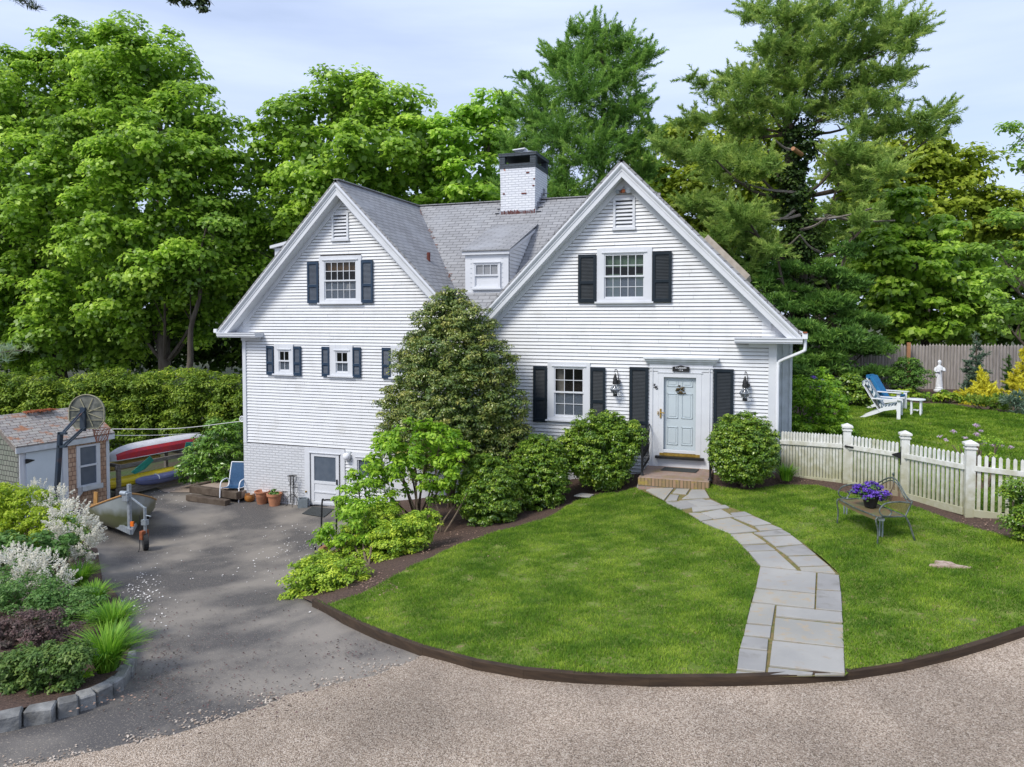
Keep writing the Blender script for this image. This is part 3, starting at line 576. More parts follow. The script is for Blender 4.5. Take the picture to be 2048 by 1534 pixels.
b.build('flashing_stain', M['pipe'], chim)
for x, z, ww in ((-6.75,9.62,.10),(-6.52,9.42,.05),(-7.5,9.02,.06),(-6.9,9.0,.16),(-6.55,9.22,.06)): b = MB(); b.box(x, x+ww, 3.905, 3.93, z, z+.04); b.build('bare_brick', M['pipe'], chim)
# front dormer
dm = MB(); DY = .92; dz0, dz1 = 5.88, 7.0; dx0, dx1 = -7.5, -6.27
dm.box(dx0, dx1, DY, DY+.08, dz0-.25, dz1); dorm = dm.build('dormer', M['trim'], house)
b = MB()
for x in (dx0, dx1):
    b = MB(); b.add([(x, DY+.05, dz0-.2), (x, DY+.05, dz1), (x, 3.2, mz(3.2)), (x, 3.2, mz(3.2)-.4)], [(0,1,2,3)]); b.build('dormer_cheek', M['clap'], dorm)
b = MB(); k = 0
while True:
    z = dz0+.1+k*.10; k += 1
    ym = 4.5-(AP-.01-z)/.83
    if z > 7.35: break
    yt = max(DY+.05, DY+.05+(z-dz1)/.32) if z > dz1-.02 else DY+.05
    if ym-yt > .06: b.add([(dx1+.018, yt, z), (dx1+.018, ym, z), (dx1+.004, ym, z+.09), (dx1+.004, yt, z+.09), (dx1, yt, z), (dx1, ym, z)], [(0,1,2,3),(4,5,1,0)])
b.build('cheek_shingles', M['clap'], dorm)
b = MB(); P = [Vector((dx0-.1, DY-.12, dz1+.02)), Vector((dx1+.08, DY-.12, dz1+.02)), Vector((dx1+.08, 3.35, mz(3.35)+.03)), Vector((dx0-.1, 3.35, mz(3.35)+.03))]
b.prism(P, (0, -.008, .03)); b.build('dormer_roof', M['shingle'], dorm)
b = MB(); b.prism([p+Vector((0, 0, -.09)) for p in (Vector((dx0-.06, DY-.08, dz1+.02)), Vector((dx1+.05, DY-.08, dz1+.02)), Vector((dx1+.05, 3.2, mz(3.2)+.02)), Vector((dx0-.06, 3.2, mz(3.2)+.02)))], (0, 0, .085)); b.build('dormer_fascia', M['trim'], dorm)
for k in range(7):
    for x in (dx0+.17, dx1-.17): b = MB(); b.box(x-.02, x+.02, DY-.012, DY, dz1-.18-k*.125, dz1-.165-k*.125); b.build('vent_slot', M['greytrim'], dorm)
b = MB(); b.box(dx0-.03, dx1+.02, DY-.04, DY, dz0-.02, dz0+.05); b.build('dormer_sill', M['trim'], dorm)
b = MB(); b.tube([(-8.62, 1.0, 6.45), (-8.62, 1.0, 7.04)], .05, 10); b.build('vent_pipe', M['pipe'], house, smooth=True)
b = MB(); b.lathe([(.16,0),(.06,.1),(.055,.16)], (-8.62, 1., 6.62), 12); b.build('pipe_flashing', M['lead'], house)
random.seed(12); b = MB()          # needles lying in the valley
for k in range(85):
    t_ = random.random(); x = GL+.2+t_*3.3; y = 4.5-(x-GL)*SLP/.83+random.uniform(-.05, .05); z = AP-SLP*(x-GL)+.03
    if (math.sin(t_*31)+math.sin(t_*17+2)) > .2: b.bar((x, y, z), (x+random.uniform(-.1,.1), y+random.uniform(-.1,.1), z+.01), .015, .01)
tag(b.build('fallen_pine_needles', M['rust']), 'russet fallen pine needles caught in the left roof valley', 'fallen needles', kind='stuff')
# ---- windows
def window(x0, x1, z0, z1, sx0, sx1, sz0, sz1, cols, rows, lower=(0, 0), blind=None, Y=0., parent=house, screen=True, split=.5, sill=True, casing=True, well=.5):
    """double hung window; casing x0..x1 z0..z1, sashes inside s*; cols x rows panes above"""
    b = MB(); yo = Y-.045
    if casing:
        b.box(x0, sx0, yo, Y, z0, z1); b.box(sx1, x1, yo, Y, z0, z1); b.box(sx0, sx1, yo, Y, sz1, z1); b.box(sx0, sx1, yo, Y, z0, sz0)
        b.box(sx0-.06, sx1+.06, yo-.025, yo, sz1+.03, sz1+.055)
    f = b.build('window', M['trim'], parent, bevel=.003)
    if sill:
        b = MB(); b.box(x0-.04, x1+.04, Y-.10, Y, z0-.045, z0); b.build('sill', M['trim'], f, bevel=.004)
    zm = sz0+(sz1-sz0)*split; r = .028
    b = MB(); ys = Y-.03
    b.box(sx0, sx0+r, ys, ys+.03, zm, sz1); b.box(sx1-r, sx1, ys, ys+.03, zm, sz1); b.box(sx0+r, sx1-r, ys, ys+.03, sz1-r, sz1); b.box(sx0, sx1, ys-.012, ys+.03, zm-.02, zm+.02)
    W_, H_ = (sx1-sx0-2*r), (sz1-r-zm-.02)
    for i in range(1, cols): xx = sx0+r+W_*i/cols; b.box(xx-.008, xx+.008, ys+.006, ys+.02, zm+.02, sz1-r)
    for i in range(1, rows): zz = zm+.02+H_*i/rows; b.box(sx0+r, sx1-r, ys+.005, ys+.021, zz-.008, zz+.008)
    b.build('upper_sash', M['trim'], f)
    b = MB(); yl = Y-.012
    b.box(sx0, sx0+r, yl, yl+.03, sz0, zm-.02); b.box(sx1-r, sx1, yl, yl+.03, sz0, zm-.02); b.box(sx0+r, sx1-r, yl, yl+.03, sz0, sz0+r*1.4)
    lc, lr = lower; W_, H_ = (sx1-sx0-2*r), (zm-.02-sz0-1.4*r)
    for i in range(1, lc): xx = sx0+r+W_*i/lc; b.box(xx-.007, xx+.007, yl+.006, yl+.02, sz0+1.4*r, zm-.02)
    for i in range(1, lr): zz = sz0+1.4*r+H_*i/lr; b.box(sx0+r, sx1-r, yl+.005, yl+.021, zz-.007, zz+.007)
    b.build('lower_sash', M['trim'], f)
    b = MB(); b.add([(sx0+r, ys+.025, zm), (sx1-r, ys+.025, zm), (sx1-r, ys+.025, sz1-r), (sx0+r, ys+.025, sz1-r)], [(0,1,2,3)]); b.build('pane', M['winglass'], f)
    b = MB(); b.add([(sx0+r, yl+.025, sz0+r), (sx1-r, yl+.025, sz0+r), (sx1-r, yl+.025, zm), (sx0+r, yl+.025, zm)], [(0,1,2,3)]); b.build('pane', M['winglass2'] if screen else M['winglass'], f)
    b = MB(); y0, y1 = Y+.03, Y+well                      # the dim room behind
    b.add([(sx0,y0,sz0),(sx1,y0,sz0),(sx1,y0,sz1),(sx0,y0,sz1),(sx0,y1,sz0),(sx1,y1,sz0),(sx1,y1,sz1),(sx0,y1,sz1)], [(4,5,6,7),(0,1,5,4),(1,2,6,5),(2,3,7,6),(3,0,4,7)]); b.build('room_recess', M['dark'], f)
    if blind:
        m_, frac = blind; b = MB(); n_ = max(2, int((sz1-zm)*frac/.03)); top = sz1-r
        for i in range(n_): b.box(sx0+.02, sx1-.02, Y+.05, Y+.06, top-(i+1)*.03+.004, top-i*.03)
        b.box(sx0+.02, sx1-.02, Y+.04, Y+.07, top-n_*.03-.03, top-n_*.03); b.build('blind', M[m_], f)
    return f
def glassmat(name, tint, tr, rough):
    m = bpy.data.materials.new(name); m.use_nodes = True; t = m.node_tree; p = t.nodes['Principled BSDF']
    p.inputs['Base Color'].default_value = (*tint, 1); p.inputs['Roughness'].default_value = rough; p.inputs['Specular IOR Level'].default_value = .8
    x = nn(t, 'ShaderNodeBsdfTransparent'); mx = nn(t, 'ShaderNodeMixShader'); mx.inputs[0].default_value = tr
    t.links.new(p.outputs[0], mx.inputs[1]); t.links.new(x.outputs[0], mx.inputs[2]); t.links.new(mx.outputs[0], t.nodes['Material Output'].inputs[0]); return m
M['winglass'] = glassmat('clear_window_glass', (.01,.012,.012), .6, .04)
M['winglass2'] = glassmat('screened_window_glass', (.12,.15,.19), .35, .25)
wl = window(-11.42,-10.10,5.66,6.93,-11.26,-10.27,5.74,6.78, 5, 2, (5, 2), ('tanblind', .45))
b = MB(); b.lathe([(.13,0),(.08,.20)], (-10.66,.3,5.98), 16); b.build('lampshade', M['lampshade'], wl); b = MB(); b.lathe([(.05,0),(.03,.05),(.035,.15),(.01,.27)], (-10.66,.3,5.75), 10); b.build('lamp_base', M['lampshade'], wl)
wr = window(-3.70,-2.39,5.64,6.91,-3.52,-2.57,5.72,6.76, 5, 2, (5, 2), ('blind', .5))
b = MB(); b.box(-3.48,-3.18,.1,.12,5.75,6.3); b.box(-2.78,-2.60,.1,.12,5.75,6.3); b.build('curtain', M['blind'], wr)
window(-12.92,-12.29,3.68,4.52,-12.77,-12.42,3.76,4.33, 2, 1, (2, 1))
window(-11.12,-10.39,3.68,4.52,-10.92,-10.54,3.76,4.33, 2, 1, (2, 1))
window(-9.24,-8.50,3.68,4.52,-9.05,-8.67,3.76,4.33, 2, 1, (2, 1))
w1_ = window(-4.92,-3.85,2.77,4.18,-4.75,-4.01,2.85,4.04, 3, 2, (3, 2), well=.9)
b = MB()
for k in range(6): b.tube([(-4.70+k*.028,.12,2.88),(-4.70+k*.03,.12,4.0)], .016, 6)
b.build('curtain', M['curtain'], w1_, smooth=True)
dwx = [onY(x, 540, DY)[0] for x in (951, 998)]; dwz = [onY(975, y, DY)[2] for y in (573, 528)]
dw = window(dwx[0]-.05, dwx[1]+.05, dwz[0]-.04, dwz[1]+.05, dwx[0], dwx[1], dwz[0], dwz[1], 3, 1, (0, 0), None, DY-.005, dorm, sill=True, well=.08)
# small curtains of the dormer window sit just behind the pane
bw_ = window(-10.43,-9.52,.86,1.60,-10.28,-9.66,.93,1.45, 1, 1, (0, 0), None, 0., house, split=.96)
b = MB(); b.box(-10.44,-9.5,-.13,-.0,.80,.86); b.build('window_shelf', M['trim'], house)
# shutters
def shutter(x0, x1, z0, z1, m, mid=.42):
    b = MB(); w_ = (x1-x0)*.15; h_ = .07; y0, y1 = -.075, -.035
    b.box(x0, x0+w_, y0, y1, z0, z1); b.box(x1-w_, x1, y0, y1, z0, z1)
    zm = z0+(z1-z0)*mid
    for a, c in ((z0, z0+h_*1.3), (zm-h_/2, zm+h_/2), (z1-h_, z1)): b.box(x0+w_, x1-w_, y0, y1, a, c)
    for a, c in ((z0+h_*1.3, zm-h_/2), (zm+h_/2, z1-h_)):
        n_ = max(3, int((c-a)/.032)); d = (c-a)/n_
        for i in range(n_):
            zz = a+i*d; b.add([(x0+w_, -.062, zz), (x1-w_, -.062, zz), (x1-w_, -.045, zz+d*.95), (x0+w_, -.045, zz+d*.95), (x0+w_, -.035, zz), (x1-w_, -.035, zz)], [(0,1,2,3),(4,5,1,0),(4,0,3),(5,2,1)])
    b.box(x0+w_, x1-w_, -.036, -.033, z0+.03, z1-.03)
    return b.build('shutter', m, house)
for q in [(-11.79,-11.44,5.65,6.79),(-10.10,-9.75,5.65,6.79),(-13.17,-12.94,3.64,4.46),(-12.27,-12.03,3.64,4.46),(-11.35,-11.12,3.64,4.46),(-10.38,-10.14,3.64,4.46),(-9.49,-9.24,3.64,4.46)]: shutter(*q, M['navy'])
for q in [(-4.15,-3.71,5.62,6.77),(-2.38,-1.94,5.62,6.79),(-5.28,-4.93,2.69,4.06),(-3.84,-3.48,2.67,4.06)]: shutter(*q, M['black'])
shutter(-2.90,-2.46,2.12,4.10, M['black'], .34); shutter(-.98,-.55,2.12,4.10, M['black'], .34)
# gable vents
for c in (GL-.085, GR+.005):
    b = MB(); b.box(c-.26,c-.20,-.05,0,7.36,8.08); b.box(c+.20,c+.26,-.05,0,7.36,8.08); b.box(c-.2,c+.2,-.05,0,8.02,8.08); b.box(c-.28,c+.28,-.07,0,7.32,7.38)
    f = b.build('gable_vent', M['trim'], house, bevel=.003); b = MB()
    for k in range(7): z = 7.39+k*.09; b.add([(c-.2,-.045,z),(c+.2,-.045,z),(c+.2,-.0,z+.06),(c-.2,-.0,z+.06),(c-.2,-.03,z-.012),(c+.2,-.03,z-.012)], [(0,1,2,3),(4,5,1,0)])
    b.build('louvre', M['trim'], f); b = MB(); b.add([(c-.2,.015,7.38),(c+.2,.015,7.38),(c+.2,.015,8.02),(c-.2,.015,8.02)], [(0,1,2,3)]); b.build('vent_screen', M['dark'], f)
# front door
b = MB(); b.box(-2.43,-2.22,-.055,0,1.72,4.02); b.box(-1.25,-1.0,-.055,0,1.72,4.02); b.box(-2.43,-1.0,-.055,0,4.0,4.17); b.box(-2.43,-1.0,-.035,0,1.72,2.0); b.box(-2.37,-2.35,-.075,-.055,1.75,4.1); b.box(-1.08,-1.06,-.075,-.055,1.75,4.1)
b.box(-2.45,-.98,-.075,0,4.09,4.12)
ds = b.build('door_surround', M['trim'], house, bevel=.004)
b = MB(); b.box(-2.50,-.93,-.09,0,4.20,4.25); b.box(-2.53,-.90,-.14,0,4.25,4.30); b.box(-2.56,-.87,-.18,0,4.30,4.345); b.box(-2.45,-.98,-.06,0,4.17,4.20); b.build('door_cornice', M['greytrim'], ds, bevel=.004)
fd = MB(); fd.box(-2.22,-2.10,-.06,-.02,2.04,3.98); fd.box(-1.37,-1.25,-.06,-.02,2.04,3.98); fd.box(-2.10,-1.37,-.06,-.02,3.88,3.98); fd.box(-2.10,-1.37,-.06,-.02,2.12,2.19); fd.box(-2.25,-1.22,-.075,-.0,3.98,4.0)
door = fd.build('front_door', M['trim'], house, bevel=.003)
b = MB(); b.box(-2.11,-1.36,.03,.07,2.06,3.9)
for xa, xb in ((-2.03,-1.78),(-1.70,-1.45)):
    for za, zb in ((3.66,3.82),(2.92,3.50),(2.30,2.72)):
        for q in ((xa,xb,za,za+.018),(xa,xb,zb-.018,zb),(xa,xa+.018,za,zb),(xb-.018,xb,za,zb)): b.box(q[0],q[1],.014,.03,q[2],q[3])
        b.box(xa+.045,xb-.045,.02,.03,za+.04,zb-.04)
b.build('door_panel', M['door'], door, bevel=.003)
b = MB(); b.box(-2.19,-1.27,-.07,-.02,2.05,2.11); b.build('kick_plate', M['brass'], door)
b = MB(); b.box(-2.28,-1.18,-.16,0,1.99,2.045); b.build('door_sill', M['iron'], door)
b = MB(); b.box(-2.185,-2.15,-.085,-.06,2.93,3.14); b.tube([(-2.168,-.09,3.06),(-2.168,-.12,3.06),(-2.07,-.12,3.05)], .012, 6); b.box(-2.235,-2.215,-.09,-.06,3.0,3.08); b.build('door_handle', M['brass'], door)
b = MB()
for k, (x, z, r) in enumerate([(-1.78,3.60,.05),(-1.70,3.62,.04),(-1.75,3.68,.03),(-1.66,3.58,.03),(-1.72,3.53,.05),(-1.82,3.57,.025),(-1.66,3.64,.03)]): b.lathe([(0,-r*.8),(r*.8,-r*.4),(r,0),(r*.8,r*.4),(0,r*.8)], (x, .0, z), 10, (1, .35))
b.tube([(-1.80+.2*t/8, .0, 3.52-.02*math.sin(pi*t/8)) for t in range(9)], .012, 6); b.build('door_knocker', M['rust2'], door, smooth=True)
# house number, name board
def text(s, loc, size, m, parent, name, rotz=0., depth=.004, rx=pi/2, ry=0.):
    cu = bpy.data.curves.new(name, 'FONT'); cu.body = s; cu.size = size; cu.extrude = depth; cu.align_x = 'CENTER'; cu.align_y = 'CENTER'; cu.offset = size*.015
    o = bpy.data.objects.new(name, cu); COL.objects.link(o); bpy.context.view_layer.update()
    me = bpy.data.meshes.new_from_object(o.evaluated_get(bpy.context.evaluated_depsgraph_get())); bpy.data.objects.remove(o)
    me.transform(Matrix.Translation(loc) @ Matrix.Rotation(rotz, 4, 'Z') @ Matrix.Rotation(rx, 4, 'X') @ Matrix.Rotation(ry, 4, 'Z')); me.materials.append(m); me.name = name
    q = bpy.data.objects.new(name, me); COL.objects.link(q); attach(q, parent); return q
nb = [('1', (-2.355, -.062, 3.70)), ('5', (-2.31, -.062, 3.665)), ('6', (-2.262, -.062, 3.625))]
for ch, lc in nb: text(ch, lc, .13, M['iron'], ds, 'house_number')
b = MB(); b.prism([(-1.90,-.10,4.02),(-1.52,-.10,4.02),(-1.52,-.10,4.13),(-1.62,-.10,4.14),(-1.71,-.10,4.165),(-1.80,-.10,4.14),(-1.90,-.10,4.13)], (0,.03,0)); sg = b.build('name_board', M['iron'], house)
text('S. LARSON', (-1.71,-.104,4.105), .052, M['statue'], sg, 'lettering', depth=.002); text('1 5 6', (-1.71,-.104,4.052), .045, M['statue'], sg, 'lettering', depth=.002)
# lanterns
def lantern(x, z):
    b = MB(); b.lathe([(.0,.075),(.045,.075),(.06,.03),(.06,-.03),(.0,-.035)], (x,-.16,z+.10), 12); b.lathe([(.055,0),(.045,.05),(.008,.16),(.0,.17)], (x,-.16,z+.17), 12); b2 = MB(); b2.lathe([(.05,0),(.05,.06),(.03,.07)], (x,-.16,z-.22), 12)
    o = b.build('wall_lantern', M['iron'], house, smooth=True); b = MB(); b.box(x+.0,x+.10,-.16,-.02,z+.08,z+.16); b.build('lantern_mount', M['iron'], o); b2.build('font', M['iron'], o)
    b = MB(); b.tube(bezier([(x+.06,-.03,z+.14),(x+.05,-.05,z+.28),(x+.03,-.10,z+.40),(x+.0,-.16,z+.42),(x,-.165,z+.36)], 6), .009, 6); b.lathe([(0,-.012),(.012,0),(0,.012)], (x-.02,-.165,z+.36), 8); b.build('bracket', M['iron'], o, smooth=True)
    b = MB(); b.lathe([(.045,.16),(.06,.13),(.11,.07),(.115,.03),(.08,-.03),(.045,-.06)], (x,-.16,z-.10), 18); b.build('globe', M['clearglass'], o, smooth=True)
    b = MB()
    for k in range(8):
        a = pi*k/4; b.tube([(x+.045*cos(a),-.16+.045*sin(a),z+.06),(x+.118*cos(a),-.16+.118*sin(a),z-.04),(x+.045*cos(a),-.16+.045*sin(a),z-.16)], .004, 4)
    b.tube([(x+.12*cos(a),-.16+.12*sin(a),z-.04) for a in [pi*2*k/16 for k in range(16)]], .004, 4, True); b.build('cage_wire', M['galv'], o)
lantern(-3.22, 3.62); lantern(-.30, 3.63)
b = MB(); b.lathe([(.0,-.11),(.06,-.10),(.10,-.05),(.11,0),(.10,.05),(.06,.09),(.0,.10)], (-10.55,-.12,1.50), 16, (1, .9)); b.build('globe_light', M['whitemetal'], house, smooth=True)
b = MB(); b.box(-10.62,-10.48,-.04,0,1.34,1.62); b.build('light_mount', M['greytrim'], house)
b = MB(); b.lathe([(.05,0),(.05,.02),(.0,.02)], (-3.12,-.05,8.2), 10); b.tube([(-3.08,-.04,8.24),(-3.05,-.16,8.22)], .045, 10); fl = b.build('floodlight', M['rust'], house); b = MB(); b.tube([(-2.98,-.04,8.25),(-2.93,-.2,8.21)], [.04,.06], 12); b.tube([(-3.15,-.04,8.23),(-3.2,-.14,8.21)], [.03,.05], 12); b.build('lamp_head', M['galv'], fl)
# basement door
b = MB(); b.box(-11.95,-11.78,-.05,0,-.1,1.66); b.box(-10.80,-10.66,-.05,0,-.1,1.66); b.box(-11.78,-10.80,-.05,0,1.52,1.66); b.box(-11.80,-10.78,-.075,0,1.51,1.535); bs_ = b.build('door_surround', M['trim'], house, bevel=.003)
b = MB(); b.box(-11.74,-11.64,-.045,-.01,.06,1.50); b.box(-10.95,-10.85,-.045,-.01,.06,1.50); b.box(-11.64,-10.95,-.045,-.01,1.42,1.50); b.box(-11.64,-10.95,-.045,-.01,.66,.74); b.box(-11.64,-10.95,-.03,-.005,.06,.66)
b.box(-11.64,-10.95,-.05,-.03,.41,.45); b.box(-11.64,-10.95,-.05,-.03,.09,.16); bd = b.build('basement_door', M['trim'], house, bevel=.003)
b = MB(); b.add([(-11.64,-.02,.74),(-10.95,-.02,.74),(-10.95,-.02,1.42),(-11.64,-.02,1.42)], [(0,1,2,3)]); b.build('pane', M['screen'], bd)
b = MB(); b.box(-10.92,-10.89,-.08,-.045,.68,.82); b.build('door_handle', M['iron'], bd); b = MB(); b.box(-11.78,-10.80,-.07,-.01,.0,.055); b.build('door_sill', M['iron'], bd)
b = MB(); b.lathe([(.0,-.02),(.03,-.01),(.03,.01),(0,.02)], (-11.9,-.06,.42), 8); b.tube([(-11.9,-.02,.42),(-11.9,-.1,.40)], .012, 6); b.build('hose_tap', M['brass'], house)
# ================================================================== FOLIAGE
LM = {}
LM['maple'] = leafmat('maple_leaves', (.045,.11,.012), (.11,.23,.022), (.24,.40,.06), .48, .4, .5, 2.0)
LM['maple2'] = leafmat('young_maple_leaves', (.07,.17,.02), (.14,.29,.03), (.26,.43,.07), .48, .4, .5, 2.0)
LM['mapled'] = leafmat('darker_maple_leaves', (.045,.10,.015), (.09,.20,.025), (.18,.32,.05), .48, .42, .5, 2.)  # slightly darker green than the other maple leaves
LM['oak'] = leafmat('yellow_green_oak_leaves', (.11,.18,.015), (.19,.27,.025), (.30,.38,.05), .42, .5, .3, 1.5, 1.1)
LM['pine'] = leafmat('white_pine_needles', (.055,.125,.025), (.115,.22,.04), (.22,.33,.075), .38, .5, .3, 1.85, 1.05)
LM['pine2'] = leafmat('golden_white_pine_needles', (.08,.15,.03), (.17,.26,.055), (.31,.38,.10), .38, .5, .3, 1.75, 1.05)
LM['hemlock'] = leafmat('hemlock_needles', (.03,.08,.015), (.06,.14,.025), (.13,.24,.04), .3, .5, .3, 1.7, 1.1)
LM['spruce'] = leafmat('blue_spruce_needles', (.035,.085,.055), (.07,.13,.09), (.12,.20,.13), .15)
LM['ivy'] = leafmat('ivy_leaves', (.012,.035,.008), (.025,.06,.012), (.06,.12,.02), .15)
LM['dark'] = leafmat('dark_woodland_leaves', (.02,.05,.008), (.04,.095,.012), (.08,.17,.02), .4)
LM['holly'] = leafmat('holly_leaves', (.035,.080,.018), (.095,.15,.028), (.24,.27,.07), .15, .32, .6, 1.6, 1.15)
LM['box'] = leafmat('glossy_boxwood_leaves', (.030,.080,.010), (.08,.17,.015), (.22,.33,.04), .25, .32, .6, 1.6, 1.15)
LM['rhodo'] = leafmat('rhododendron_leaves', (.03,.10,.012), (.075,.19,.022), (.17,.34,.05), .2, .3, .6, 1.5)
LM['lime'] = leafmat('lime_green_leaves', (.05,.145,.010), (.115,.25,.015), (.24,.40,.04), .4, .45, .4, 1.75, 1.2)
LM['euon'] = leafmat('yellow_green_groundcover_leaves', (.065,.15,.012), (.16,.275,.02), (.34,.44,.045), .3, .45, .4, 1.7, 1.15)
LM['hedge'] = leafmat('hedge_leaves', (.045,.10,.010), (.10,.18,.015), (.22,.31,.035), .3, .5, .35, 1.6, 1.15)
LM['chart'] = leafmat('chartreuse_leaves', (.12,.22,.012), (.22,.33,.02), (.36,.46,.05), .4, .5, .3, 1.4, 1.1)
LM['barb'] = leafmat('purple_brown_leaves', (.035,.03,.022), (.07,.045,.04), (.12,.07,.065), .2)
LM['rose'] = leafmat('dark_rose_leaves', (.03,.075,.018), (.055,.13,.025), (.13,.22,.05), .3)
LM['green'] = leafmat('mid_green_leaves', (.035,.10,.02), (.06,.16,.035), (.12,.24,.06), .3)
LM['white'] = leafmat('creamy_white_plumes', (.60,.57,.45), (.78,.75,.66), (.86,.84,.76), .3, .7, .2, 1.)
LM['gold'] = leafmat('golden_cypress_sprays', (.30,.29,.02), (.48,.44,.035), (.62,.55,.07), .3)
LM['juni'] = leafmat('spreading_juniper_sprays', (.04,.11,.012), (.09,.18,.02), (.18,.27,.04), .25)
LM['blade'] = leafmat('daylily_blades', (.04,.14,.01), (.08,.22,.015), (.15,.32,.03), .3)
LM['hosta'] = leafmat('hosta_leaves', (.06,.15,.012), (.15,.27,.02), (.30,.40,.05), .3)
LM['lilac'] = leafmat('pale_lilac_flowers', (.33,.22,.33), (.46,.34,.44), (.58,.47,.55), .2)
LM['purple'] = leafmat('deep_violet_flowers', (.045,.02,.16), (.09,.04,.30), (.17,.09,.42), .2)
LM['blackleaf'] = leafmat('near_black_twig_leaves', (.012,.03,.01), (.02,.045,.015), (.04,.07,.02), .1)  # near-black green for the overhanging oak and pine twigs
LM['bluepine'] = leafmat('near_pine_needles', (.10,.20,.13), (.16,.27,.16), (.26,.33,.17), .25)
GM = leafmat('grass_blades', (.040,.105,.008), (.085,.18,.012), (.20,.30,.035), .35, .6, .2, 1.5, 1.15)
def raw_mesh(name, V, nper, m, rnd, parent=None, faces=None):
    """V (N*nper,3): N separate little polygons"""
    n = len(V)//nper; me = bpy.data.meshes.new(name); me.vertices.add(len(V)); me.vertices.foreach_set('co', np.ascontiguousarray(V, dtype=np.float32).ravel())
    me.loops.add(len(V)); me.loops.foreach_set('vertex_index', np.arange(len(V), dtype=np.int32)); me.polygons.add(n)
    me.polygons.foreach_set('loop_start', np.arange(0, len(V), nper, dtype=np.int32)); me.polygons.foreach_set('loop_total', np.full(n, nper, dtype=np.int32))
    me.update(calc_edges=True); a = me.attributes.new('rnd', 'FLOAT', 'POINT'); a.data.foreach_set('value', np.repeat(rnd, nper).astype(np.float32))
    me.materials.append(m); o = bpy.data.objects.new(name, me); COL.objects.link(o)
    if parent is not None: attach(o, parent)
    return o
def unit(v): return v/np.maximum(np.linalg.norm(v, axis=-1, keepdims=True), 1e-9)
def leaves(C, D, N, size, asp=.6, fold=.2):
    """diamond leaves: centre C, tip direction D, normal N"""
    n = len(C); D = unit(D-N*(D*N).sum(1, keepdims=True)); B = np.cross(N, D); l = (size*RNG.uniform(.65, 1.25, n))[:, None]; w_ = l*asp
    V = np.stack([C-D*l*.5, C+B*w_*.5-D*l*.08+N*w_*fold, C+D*l*.5, C-B*w_*.5-D*l*.08+N*w_*fold], 1); return V.reshape(-1, 3)
def clumps_on(lobes, cr, cover=1.25, back=.35, zflat=1., under=.45):
    """sub-clump centres over the outside of a union of lobes [(x,y,z,r[,zs])]"""
    out = []
    for i, lb in enumerate(lobes):
        x, y, z, r = lb[:4]; zs = lb[4] if len(lb) > 4 else zflat
        n = max(4, int(4*(r/cr)**2*cover)); d = unit(RNG.normal(size=(n, 3))); rr = r*RNG.uniform(.78, 1.06, n)
        P = np.array([x, y, z])+d*rr[:, None]*np.array([1, 1, zs])
        tc = unit(CAM-np.array([x, y, z])); f = d@tc; k = (f > -.25) | (RNG.random(n) < back)
        k &= (d[:, 2] > -.5) | (RNG.random(n) < under)
        for j, lc in enumerate(lobes):
            if j == i: continue
            zj = lc[4] if len(lc) > 4 else zflat
            q = (P-np.array(lc[:3]))/np.array([1, 1, zj]); k &= np.linalg.norm(q, axis=1) > lc[3]*.78
        if k.any(): out.append(np.c_[P[k], d[k]])
    return np.concatenate(out)
